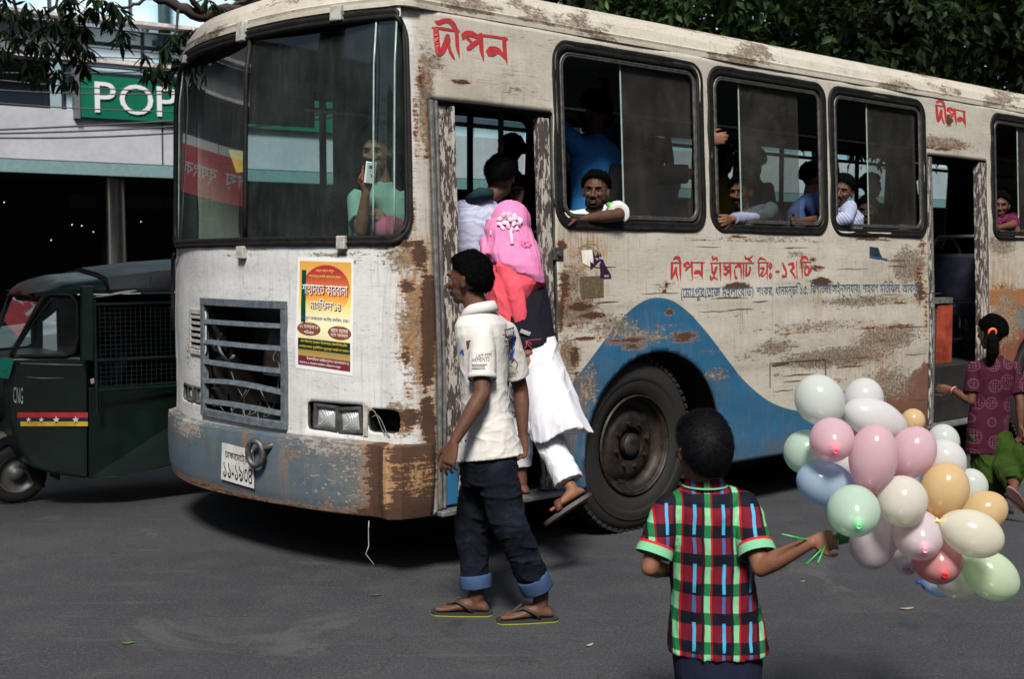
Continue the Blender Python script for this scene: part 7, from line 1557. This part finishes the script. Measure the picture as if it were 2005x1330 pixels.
rider('passenger in navy shirt standing at the front edge of the second window', .80, 1.2, yawV+2., 1.7, M_navy2, M_dkc, seed=34)
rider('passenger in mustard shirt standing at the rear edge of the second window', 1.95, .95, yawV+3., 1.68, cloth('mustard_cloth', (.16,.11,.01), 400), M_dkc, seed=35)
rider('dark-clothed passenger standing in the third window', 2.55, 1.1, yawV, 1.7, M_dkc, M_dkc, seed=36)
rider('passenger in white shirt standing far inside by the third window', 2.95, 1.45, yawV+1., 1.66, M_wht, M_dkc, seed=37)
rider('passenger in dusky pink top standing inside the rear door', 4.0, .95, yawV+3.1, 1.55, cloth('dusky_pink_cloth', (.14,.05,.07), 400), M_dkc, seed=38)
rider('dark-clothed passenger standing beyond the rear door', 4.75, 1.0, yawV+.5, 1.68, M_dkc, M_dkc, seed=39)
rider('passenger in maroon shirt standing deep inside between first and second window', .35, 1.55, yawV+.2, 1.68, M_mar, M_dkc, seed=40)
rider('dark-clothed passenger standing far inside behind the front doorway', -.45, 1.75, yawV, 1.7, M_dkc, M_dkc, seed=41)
# second window: two leaning on the sill
M_chk = cloth('fine_checked_cotton', (.20,.225,.31), 400, .25); M_gch = cloth('pale_green_check', (.36,.46,.42), 400, .1)
window_person('man in pale checked shirt leaning on the second window sill, face in shadow', (1450,378), .30, V3(-.5,-.85,-.1), None, SK2, M_chk, sleeve='l', s=.95, seed=23, elL=ab(1502,422,.15), wrL=ab(1430,430,.03), sh=dict(shL=ab(1508,412,.24), shR=ab(1440,425,.40)), beard='m', arms='L')
window_person('passenger in blue shirt sitting behind the rear part of the second window', (1592,350), .42, V3(.7,.5,0), None, SK3, cloth('mid_blue_cloth', (.05,.09,.22), 400), s=.95, seed=24, face=False, elL=ab(1612,430,.15), wrL=ab(1558,434,.06), sh=dict(shL=ab(1592,402,.3)), arms='L', v=.008, nstr=0)
# fingers gripping the pillar of the second window
hr = bw(.66, .52, 2.42)
J = stand(bw(.45, .50, .86), yawV, 1.68); J['elR'] = ab(1372,340,.30); J['wrR'] = ab(1384,276,.10); J['palmR'] = V3(.3,.8,0); J['hdR'] = V3(.9,-.35,.15); J['fcR'] = (.5,.5,.55,.6); J['sideR'] = 1
figure('passenger whose fingers grip the front edge of the second window', J, SK2, M_dkc, M_dkc, v=.007, nstr=0, seed=44)
# third window
def stripes(m, P, col): x = m.xyz(P); w = m.ma('FRACT', m.ma('MULTIPLY', m.ma('MULTIPLY_ADD', x[2], .8, x[0]), 34.)); return m.mix(m.step(w, .6, .7), col, (.15,.17,.30))
window_person('man with moustache and striped light blue shirt leaning out of the third window', (1648,376), .22, V3(-.42,-.9,-.05), None, SK1, cloth('striped_blue_cotton', (.34,.38,.52), 400, .08, pattern=stripes), sleeve='l', beard='m', s=1., up=V3(.22,0,1), seed=25, elL=ab(1658,428,.02), wrL=ab(1602,436,.12), sh=dict(shL=ab(1662,408,.18), shR=ab(1604,420,.36)), arms='L')
window_person('child with shadowed face beside the glass of the third window', (1698,416), .40, V3(-.4,-.9,0), None, SK1, M_dkc, s=.78, seed=26)
# rear window
window_person('boy in maroon shirt with folded arms on the rear window sill', (1958,404), .24, V3(-.35,-.95,-.05), None, SK1, cloth('plum_cloth', (.10,.012,.05), 400), s=.85, up=V3(.08,0,1), seed=27, elL=ab(1984,440,.03), wrL=ab(1955,446,.04), sh=dict(shL=ab(1983,428,.2), shR=ab(1945,435,.25)), elR=ab(1950,448,.12), wrR=ab(1972,450,.08))
# behind the windscreen
J = dict(s=.97, f=V3(.15,-1,0).normalized(), r=V3(-1,-.15,0).normalized(), head=a(737,300,6.55), neck=a(748,365,6.60), hip=a(748,560,6.7), shL=a(790,395,6.7), shR=a(700,392,6.62), elR=a(708,452,6.45), wrR=a(716,378,6.38), elL=a(790,480,6.6), wrL=a(760,440,6.45), anL=a(748,560,6.7), anR=a(748,560,6.7), palmR=V3(.6,-.6,0), hdR=V3(.10,0,1), fcR=(.05,1.1,1.2,1.2), sideR=-1)
J['hip'].z = 1.3
r_, q, M, hs = figure('man photographing with a white phone from behind the windscreen', J, SK2, cloth('pale_mint_cloth', (.16,.27,.22), 400), None, legs=False, face=True, seed=28, v=.0055, headf=V3(-.2,-1,-.1))
c0 = a(725,338,6.34); m = MB(); Mx = Matrix.Translation(c0) @ Matrix.Rotation(.12, 4, 'Y'); m.box((-.028,-.004,-.055),(.028,.004,.055), Mx); ph = m.build('phone', Mat('white_phone', (.45,.47,.47), .3).m, None, bevel=.003)
tag(ph, 'white smartphone held up by the man behind the windscreen', 'phone'); m = MB(); m.box((-.008,-.006,.022),(.008,-.0035,.036), Mx); m.box((-.002,-.006,.008),(.004,-.0035,.012), Mx); link('camera_lens', m.mesh('camera_lens'), M_ink, ph)
m = MB(); mb = MB(); mb.ell(a(762,450,6.42), (.10,.10,.07)); o = shade(None, 'pink_bundle', mb, cloth('pink_check_cloth', (.25,.06,.10), 300, .3), .006, 3, .012, seed=70); tag(o, 'folded pink cloth on the dashboard in front of the phone holder', 'cloth')
drv = stand(bw(-.85, 1.9, .95), yawU + math.pi, 1.62); b = bw(-.78, 1.85, 0); fd = -fU; rd = V3(fd.y, -fd.x, 0)
drv.update(hip=b+V3(0,0,1.30), neck=b+fd*.08+V3(0,0,1.80), head=b+fd*.12+V3(0,0,1.95), shL=b-rd*.18+fd*.08+V3(0,0,1.74), shR=b+rd*.18+fd*.08+V3(0,0,1.74), elL=b-rd*.24+fd*.22+V3(0,0,1.55), elR=b+rd*.24+fd*.22+V3(0,0,1.55), wrL=b-rd*.16+fd*.42+V3(0,0,1.72), wrR=b+rd*.16+fd*.42+V3(0,0,1.72))
for n, sg in (('L',-1),('R',1)): drv['hp'+n] = b+rd*sg*.1+V3(0,0,1.25); drv['kn'+n] = b+rd*sg*.14+fd*.40+V3(0,0,1.32); drv['an'+n] = b+rd*sg*.14+fd*.50+V3(0,0,.95); drv['to'+n] = b+rd*sg*.14+fd*.66+V3(0,0,.875)
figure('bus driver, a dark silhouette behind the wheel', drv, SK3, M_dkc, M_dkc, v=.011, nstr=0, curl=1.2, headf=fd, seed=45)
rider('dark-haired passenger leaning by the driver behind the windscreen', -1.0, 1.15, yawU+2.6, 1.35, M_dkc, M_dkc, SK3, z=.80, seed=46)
# small things on the dashboard, notice inside, yellow flyer
m = MB(); c0 = bw(-1.62, .62, 1.735); Mt = Matrix.Translation(c0); m.lathe([(.03,0),(.05,.035),(.052,.04)], 16, Mt); tag(m.build('cup', simple('teal_tub', (.05,.25,.16), .4), smooth=True), 'small green plastic tub on the dashboard', 'tub')
m = MB(); V, F, _ = text_tris('গািড় চলন্ত অবস্থায় চালেকর সািহত', 1, .01); q1 = quadmap((402,196),(592,214),(592,186),(402,160))
m.add([tuple(a(*q1(x, y), 7.9)) for x, y in V], [tuple(f_) for f_ in F]); V, F, _ = text_tris('কথা বলা িনেষধ', 1, .01); q2 = quadmap((455,216),(560,220),(560,196),(455,192)); m.add([tuple(a(*q2(x, y), 7.9)) for x, y in V], [tuple(f_) for f_ in F])
nb = [a(385,235,7.93), a(615,250,7.93), a(615,165,7.93), a(385,140,7.93)]
mb = MB(); mb.add(nb + [p + V3(0,.02,0) for p in nb], [(0,1,2,3),(4,7,6,5),(0,4,5,1),(1,5,6,2),(2,6,7,3),(3,7,4,0)]); nbd = mb.build('notice_board', simple('grey_notice_board', (.10,.10,.09), .7)); tag(nbd, 'grey notice board with red painted lines hanging behind the windscreen', 'notice')
me = m.mesh('lettering'); link('lettering', me, Mat('dull_red_paint', (.10,.012,.02), .6).m, nbd)
yf = [a(447,293,7.6), a(483,296,7.6), a(483,335,7.6), a(463,338,7.6)]; m = MB(); m.add(yf + [p + V3(0,.01,0) for p in yf], [(0,3,2,1),(4,5,6,7),(0,1,5,4),(1,2,6,5),(2,3,7,6),(3,0,4,7)]); tag(m.build('flyer', simple('yellow_flyer', (.55,.38,.03), .5)), 'yellow flyer hanging inside the left half of the windscreen', 'flyer')
print('riders', round(time.time() - T00, 1))
# ------------------------------------------------------------------ girl in the maroon dress
def girl():
    f = V3(-.25,.95,0).normalized(); r = V3(f.y, -f.x, 0); s = .80
    def dots(m, P, col):
        x = m.xyz(P); V2 = m.comb(x[0], 0, x[2]); d = m.vor(V2, 62, rnd=.25); rg = m.vor(V2, 8.5, rnd=.35); ring = m.step(m.ma('ABSOLUTE', m.ma('SUBTRACT', rg, .42)), .035, .02); ins = m.step(rg, .38, .34)
        dt = m.ma('MULTIPLY', m.step(d, .34, .28), ins); return m.mix(m.ma('MULTIPLY', m.ma('MAXIMUM', dt, m.ma('MULTIPLY', ring, .45)), .40), col, (.26,.14,.17))
    MD = cloth('maroon_dotted_dress', (.038,.005,.016), 400, .15, .8, pattern=dots); MG = cloth('olive_green_trousers', (.020,.040,.005), 400, .2)
    J = dict(s=s, f=f, r=r, hip=a(1936,822,8.02), neck=a(1947,700,8.04), head=a(1941,655,8.05), shL=a(1908,722,8.03), shR=a(1984,722,8.08), elL=a(1902,786,8.0), wrL=a(1862,762,8.12), elR=a(1998,790,8.0), wrR=a(1998,835,7.98), hpL=a(1922,850,8.0), hpR=a(1956,850,8.02), knL=a(1930,925,7.99), anL=a(1962,990,7.98), knR=a(1966,915,7.92), anR=a(1985,952,7.70))
    J['toL'] = V3(*ground(1970,1004)) + f*.13 + V3(0,0,.012); J['anL'].z = .075; J['toR'] = a(1998,992,7.60); J['upR'] = V3(.45,.75,.5).normalized(); J['hdL'] = V3(-1,.1,0); J['curlL'] = .8
    root = empty('person', (J['anL'].x, J['anL'].y, 0), label='girl in dotted maroon dress and green trousers with orange hair tie near rear door', cat='person')
    figure(None, J, SK1, MD, None, root=root, v=.006, legs=True, hair=False, hem=.42, shirt_amp=.010, seed=61, girth=.98, headf=f)
    mb = MB()
    for n in 'LR': hp, kn, an = J['hp'+n], J['kn'+n], J['an'+n]; mb.tube([hp, kn, kn.lerp(an,.5), kn.lerp(an,.82)], [.085,.085,.078,.060], 16); mb.ell(kn, .085)
    mb.ell(a(1990,905,7.92), (.07,.07,.13)); shade(root, 'trousers', mb, MG, .007, 3, .022, (12,12,7), 63)
    q = lambda x, y, z: J['head'] + (r*x + f*y + V3(0,0,z))*.9; Mq = Matrix(((r.x,f.x,0),(r.y,f.y,0),(0,0,1))); hair_cap(q, Mq, .9, root, M_hair, thick=.018, n_str=5000, length=.035, seed=64, lift=.05, flow=(0,-1,-.1))
    mb = MB(); mb.tube([a(1943,652,7.93), a(1944,664,7.90), a(1944,690,7.91), a(1938,708,7.94), a(1936,716,7.95)], [.018,.034,.038,.028,.010], 12); shade(root, 'ponytail', mb, M_hair, .006, 2, .006, (30,30,6), 65)
    m = MB(); m.tube([a(1943,651,7.93) + (V3(1,0,0)*math.cos(t) + V3(0,-.3,1)*math.sin(t))*.022 for t in np.linspace(0, 2*math.pi, 17)[:-1]], .009, 8, closed=True); m.build('hair_tie', simple('orange_hair_tie', (.75,.16,.03), .6), root, smooth=True)
    m = MB(); c = J['wrL'].lerp(J['elL'], .12); ax = (J['elL']-J['wrL']).normalized(); t1 = ax.orthogonal().normalized(); t2 = ax.cross(t1); m.tube([c + (t1*math.cos(t) + t2*math.sin(t))*.026 for t in np.linspace(0, 2*math.pi, 17)[:-1]], .0055, 8, closed=True); m.build('bangle', simple('pink_bangle', (.55,.2,.2), .3), root, smooth=True)
    up = J['upR']; d = (J['toR'] - a(1982,955,7.62)); d = (d - up*d.dot(up)).normalized(); c = (J['toR'] + a(1984,958,7.62))/2 - up*.012; lat = d.cross(up); m = MB(); m.loft([[c + d*.105*math.cos(t) + lat*.036*math.sin(t) + up*z for t in np.linspace(0, 2*math.pi, 21)[:-1]] for z in (-.012, .004)]); m.build('sandal', simple('dusty_pink_sole', (.16,.08,.08), .7), root, auto=40)
    c = V3(*ground(1970,1004)) ; m = MB(); m.loft([[c + f*(.04 + .11*math.cos(t)) + r*.036*math.sin(t) + V3(0,0,z) for t in np.linspace(0, 2*math.pi, 21)[:-1]] for z in (.002, .014)]); m.build('sandal', M_rubber, root, auto=40)
girl()
print('girl', round(time.time() - T00, 1))
# ================================================================== AUTO-RICKSHAW
RP = Plane(_depthP(20, 8.3), ang=R(54)); rk = empty('auto_rickshaw', tuple(RP.P0), RP.rz, label='dark green auto rickshaw with caged sides and red and yellow stripe beside the bus', cat='auto rickshaw')
NV = -.62
def taper(u): t = min(max((u + .10) / .62, 0), 1); return .50 + .50 * t
class _T:
    def uz(s, px, py, v=0.):
        if v > NV + .2: return RP.uz(px, py, v)
        w = v
        for _ in range(6): u, z = RP.uz(px, py, w); w = v * taper(u)
        return u, z
RT = _T()
def rp(px, py, v=NV): u, z = RT.uz(px, py, v); return (u, v * taper(u), z)
M_gr = Mat('shade_darkened_green_paint', (.003,.025,.016), .38); P = M_gr.co(); n = M_gr.noise(P, 5, 5, .6); M_gr.set('Base Color', M_gr.mix(M_gr.step(n,.4,.75), (.0008,.006,.0045), (.002,.013,.009))); M_gr.bump(n, .2, .01); M_gr = M_gr.m  # green made darker in its colour for the shade the rickshaw stands in
M_cab = simple('cab_green', (.0015,.013,.010), .35, var=.4); M_can = simple('blue_black_canvas', (.007,.012,.018), .55, var=.5, scale=5, bump=.6); M_bk = M_black
def extr(pts, v0, v1, name, mat, par=rk, **k):
    P = [RT.uz(x, y, NV) for x, y in pts]; m = MB(); n = len(P); m.add([(u, v0*taper(u), z) for u, z in P] + [(u, v1*taper(u), z) for u, z in P], [tuple(range(n)), tuple(range(2*n-1, n-1, -1))] + [(i, n+i, n+(i+1)%n, (i+1)%n) for i in range(n)])
    me = m.mesh(name); bm = bmesh.new(); bm.from_mesh(me); bmesh.ops.recalc_face_normals(bm, faces=bm.faces); bm.to_mesh(me); bm.free(); o = link(name, me, mat, par, world=False)
    if k.get('bevel'): md = o.modifiers.new('b', 'BEVEL'); md.width = k['bevel']; md.segments = 3; md.limit_method = 'ANGLE'; md.angle_limit = R(30)
    return o
body_r = extr([(20,700),(6,730),(8,780),(20,835),(38,880),(62,915),(100,928),(166,938),(173,938),(173,700),(150,697)], NV, -NV, 'cab_body', M_gr, bevel=.03)
extr([(175,760),(175,938),(230,934),(340,912),(480,885),(480,740)], NV+.01, NV+.05, 'side_panel', M_gr, bevel=.008)
extr([(175,830),(175,938),(230,934),(340,912),(560,880),(560,800)], NV+.05, -NV, 'floor_pan', M_bk)
# cab window: rubber, glass, pillars
wp = [(25,695),(58,630),(88,582),(100,576),(138,578),(150,592),(152,660),(146,690),(128,697),(60,698)]
for sg, tagn in ((1,''),(-1,'')):
    vv = NV*sg
    P = [RT.uz(x, y, NV) for x, y in wp]; m = MB(); m.tube([(u, (vv - .004*sg)*taper(u), z) for u, z in P], .014, 8, closed=True); fr_ = m.build('cab_window', M_rubber, rk, smooth=True, world=False); m = MB(); m.add([(u, (vv + .004*sg)*taper(u), z) for u, z in P], [tuple(range(len(P)))]); m.build('pane', M_glass, fr_, world=False)
    ex = [(150,560),(176,560),(176,705),(150,705)]; P = [RT.uz(x, y, NV) for x, y in ex]; m = MB(); m.add([(u, vv, z) for u, z in P] + [(u, vv + .05*sg, z) for u, z in P], [(0,1,2,3),(7,6,5,4),(0,4,5,1),(1,5,6,2),(2,6,7,3),(3,7,4,0)]); m.build('door_pillar', M_cab, rk, world=False, bevel=.004)
u0, z0 = RT.uz(22, 700, NV); u1, z1 = RT.uz(88, 576, NV); n0, n1 = NV*taper(u0), NV*taper(u1)
m = MB(); m.quad((u0, n0, z0), (u0, -n0, z0), (u1, -n1, z1), (u1, n1, z1)); m.build('windscreen', M_glass, rk, world=False)
m = MB(); m.tube([(u0, n0+.01, z0), (u1, n1+.01, z1)], .018, 8); m.build('windscreen_pillar', M_cab, rk, world=False, smooth=True); m = MB(); m.tube([(u0, -n0-.01, z0), (u1, -n1-.01, z1)], .018, 8); m.build('windscreen_pillar', M_cab, rk, world=False, smooth=True)
# roof
m = MB(); secs = []
for u, zt, zb in ((u1-.06,z1+.005,z1-.02),(u1+.0,z1+.06,z1-.01),(u1+.12,z1+.09,z1),(u1+.34,z1+.11,z1),(u1+.36,z1+.14,z1),(u1+.7,z1+.18,z1+.01),(1.4,z1+.22,z1+.03),(2.2,z1+.20,z1+.03),(2.5,z1+.1,z1+.01)):
    secs.append([(u, NV*taper(u)*k*1.02, z) for k, z in ((1,zb),(1.02,zb+.03),(.93,zt-.03),(.6,zt),(0,zt+.03),(-.6,zt),(-.93,zt-.03),(-1.02,zb+.03),(-1,zb),(0,zb))])
m.loft(secs[:4]); cap = m.build('roof_cap', M_cab, rk, world=False, auto=50); m = MB(); m.loft(secs[4:]); m.build('canvas_roof', M_can, rk, world=False, auto=50)
m = MB(); m.tube([rp(180,583), rp(230,575), rp(340,556), rp(480,540)], .008, 6); m.build('roof_piping', simple('pale_piping', (.35,.36,.38), .5), rk, smooth=True, world=False)
m = MB(); m.tube([rp(22,702,NV-.01), rp(70,625,NV-.01), rp(98,590,NV-.01)], .005, 5); m.build('wiper', M_bk, rk, world=False, smooth=True)
m = MB(); m.tube([rp(40,712,NV-.006), rp(100,714,NV-.006), rp(172,716,NV-.006)], .006, 6); m.tube([rp(50,738,NV-.006), rp(80,741,NV-.006), rp(125,741,NV-.006)], .004, 6); m.build('trim_line', simple('grey_trim', (.10,.14,.13), .4), rk, world=False, smooth=True)
def band(px0, px1, y0, y1, mat, name, off=.003):
    m = MB(); xs_ = np.linspace(px0, px1, 12); off = .02
    for i in range(11): m.quad(rp(xs_[i], y1, NV-off), rp(xs_[i+1], y1, NV-off), rp(xs_[i+1], y0, NV-off), rp(xs_[i], y0, NV-off))
    return m.build(name, mat, rk, world=False)
band(34,172,808,818, simple('red_stripe', (.42,.02,.03), .5), 'stripe'); band(34,172,818,826, simple('navy_stripe', (.006,.008,.03), .5), 'stripe'); band(40,172,826,835, simple('yellow_stripe', (.55,.38,.03), .5), 'stripe')
for k, x in enumerate((55,80,109,147)):
    m = MB(); c = rp(x, 822, NV-.02); rr = .018 + .006*(k > 1); m.add([(c[0] + (rr if i % 2 == 0 else rr*.42)*math.sin(i*math.pi/5), c[1]-.012, c[2] + (rr if i % 2 == 0 else rr*.42)*math.cos(i*math.pi/5)) for i in range(10)], [tuple(range(10))]); m.build('star', M_w, rk, world=False)
V, F, _ = text_tris('CNG', 2, .03); qm = quadmap((26,789),(45,792),(45,760),(26,757)); m = MB(); m.add([rp(*qm(x, y), NV-.03) for x, y in V], [tuple(f) for f in F]); m.build('lettering', simple('pale_lettering', (.32,.38,.32), .6), rk, world=False)
m = MB(); m.add([rp(x, y, NV-.10) for x, y in ((2,700),(28,702),(17,742),(-6,740))] + [rp(x, y, NV-.08) for x, y in ((2,700),(28,702),(17,742),(-6,740))], [(3,2,1,0),(4,5,6,7),(0,1,5,4),(1,2,6,5),(2,3,7,6),(3,0,4,7)]); m.build('mirror_card', simple('teal_card', (.01,.22,.16), .4), rk, world=False)
m = MB(); m.quad(*[rp(x, y, NV-.006) for x, y in ((178,752),(190,750),(189,740),(177,742))]); m.build('sticker', simple('small_sticker', (.35,.25,.22), .6, var=.6, scale=80), rk, world=False)
# nose, fender, wheel
m = MB(); m.lathe([(.13,-.03),(.16,.03),(.165,.08),(.14,.10),(0,.11)], 24, Matrix.Translation((-.06, 0, .72)) @ Matrix.Rotation(R(-90), 4, 'Y')); m.build('headlight', M_bk, rk, smooth=True, world=False)
m = MB(); secs = []
for t in np.linspace(R(-15), R(200), 16): c, s = math.cos(t), math.sin(t); secs.append([(.0 + (rr)*c, v, .215 + rr*s*1.05) for rr, v in ((.265,-.10),(.285,-.06),(.29,0),(.285,.06),(.265,.10),(.255,.09),(.27,0),(.255,-.09))])
m.loft(secs); m.build('front_fender', simple('beige_fender', (.10,.09,.065), .6, var=.4), rk, smooth=True, world=False)
def rwheel(u, v):
    w = empty('wheel', (u, v, .205)); w.parent = rk; M = Matrix.Rotation(R(90), 4, 'X')
    MB().lathe([(.13,-.05),(.17,-.055),(.20,-.035),(.205,0),(.20,.035),(.17,.055),(.13,.05)], 40, M).build('tyre', M_tyre, w, smooth=True, world=False); MB().lathe([(.133,.045),(.125,.05),(.115,.02),(.05,.02),(.045,.05),(0,.055)], 30, M).build('rim', simple('silver_rim', (.12,.12,.12), .5, .5), w, smooth=True, world=False)
rwheel(0, -.0); rwheel(1.95, -.50); rwheel(1.95, .50)
m = MB(); m.tube([(.02,-.12,.25), (.12,-.14,.62), (.10,-.14,.8)], .03, 8); m.build('fork', M_steel, rk, smooth=True, world=False)
m = MB(); c = [rp(58,915,-.1), rp(78,915,-.1), rp(92,955,-.1), rp(76,962,-.1)]; m.add(c + [(p[0], p[1]+.1, p[2]) for p in c], [(3,2,1,0),(4,5,6,7),(0,1,5,4),(1,2,6,5),(2,3,7,6),(3,0,4,7)]); m.build('mudflap', M_bk, rk, world=False)
# cage door
m = MB(); A = RT.uz(178, 588, NV); zt, zb = 1.37, .80
for u in np.arange(A[0], 1.9, .034): m.tube([(u, NV+.01, zb), (u, NV+.01, zt)], .0022, 4, caps=False)
for z in np.arange(zb, zt, .030): m.tube([(A[0], NV+.012, z), (1.9, NV+.012, z)], .0022, 4, caps=False)
cg = m.build('wire_cage', simple('cage_green', (.003,.018,.013), .5), rk, world=False); cg['kind'] = 'stuff'
for u in (A[0] + .0, 1.03, 1.45, 1.9): m = MB(); m.tube([(u, NV, zb-.15), (u, NV, 1.40)], .013, 6); m.build('cage_post', M_cab, rk, world=False)
for z in (zb, 1.0, zt): m = MB(); m.tube([(A[0], NV-.001, z), (1.9, NV-.001, z)], .010, 6); m.build('cage_rail', M_cab, rk, world=False)
m = MB(); m.box((A[0]+.1, -NV-.04, .3), (2.4, -NV, 1.4)); m.box((2.38, NV, .3), (2.42, -NV, 1.5)); m.build('far_panel', M_bk, rk, world=False); m = MB(); m.box((1.5, -.5, .45), (2.1, .5, .60)); m.box((2.05, -.5, .6), (2.15, .5, 1.1)); m.build('bench', M_seat, rk, world=False)
m = MB(); m.box((.55, -.25, .45), (.85, .25, .62)); m.build('driver_seat', M_seat, rk, world=False)
# people in it
rw = lambda u, v, z: Vector(RP.P0 + RP.U*u + RP.V*v + np.array([0,0,z]))
def sitter(label, u, v, shirt, skin, seed, zz=.62, s=.9):
    b = rw(u, v, 0); fd = -Vector(RP.U); rd = V3(fd.y, -fd.x, 0); J = dict(s=s, f=fd, r=rd, hip=b+V3(0,0,zz+.08), neck=b+V3(0,0,zz+.50), head=b+fd*.03+V3(0,0,zz+.64))
    for n, sg in (('L',-1),('R',1)): J['sh'+n] = b+rd*sg*.16+V3(0,0,zz+.45); J['el'+n] = b+rd*sg*.20+fd*.1+V3(0,0,zz+.2); J['wr'+n] = b+rd*sg*.14+fd*.30+V3(0,0,zz+.2); J['hp'+n] = b+rd*sg*.08+V3(0,0,zz+.05); J['kn'+n] = b+rd*sg*.1+fd*.38+V3(0,0,zz+.06); J['an'+n] = b+rd*sg*.1+fd*.38+V3(0,0,.32); J['to'+n] = b+rd*sg*.1+fd*.52+V3(0,0,.26)
    return figure(label, J, skin, shirt, M_dkc, v=.011, nstr=0, seed=seed, sleeve='l')
sitter('rickshaw driver in dark blue shirt behind the cab window', .72, .0, M_navy2, SK3, 81, .60)
def flower(m, P, col): return m.mix(m.step(m.vor(P, 26), .5, .35), col, (.12,.02,.04))
sitter('passenger in orange patterned shawl behind the wire cage of the rickshaw', 1.28, -.22, cloth('orange_shawl', (.50,.20,.05), 300, .3, pattern=flower), SK1, 82, .52)
print('all', round(time.time() - T00, 1))
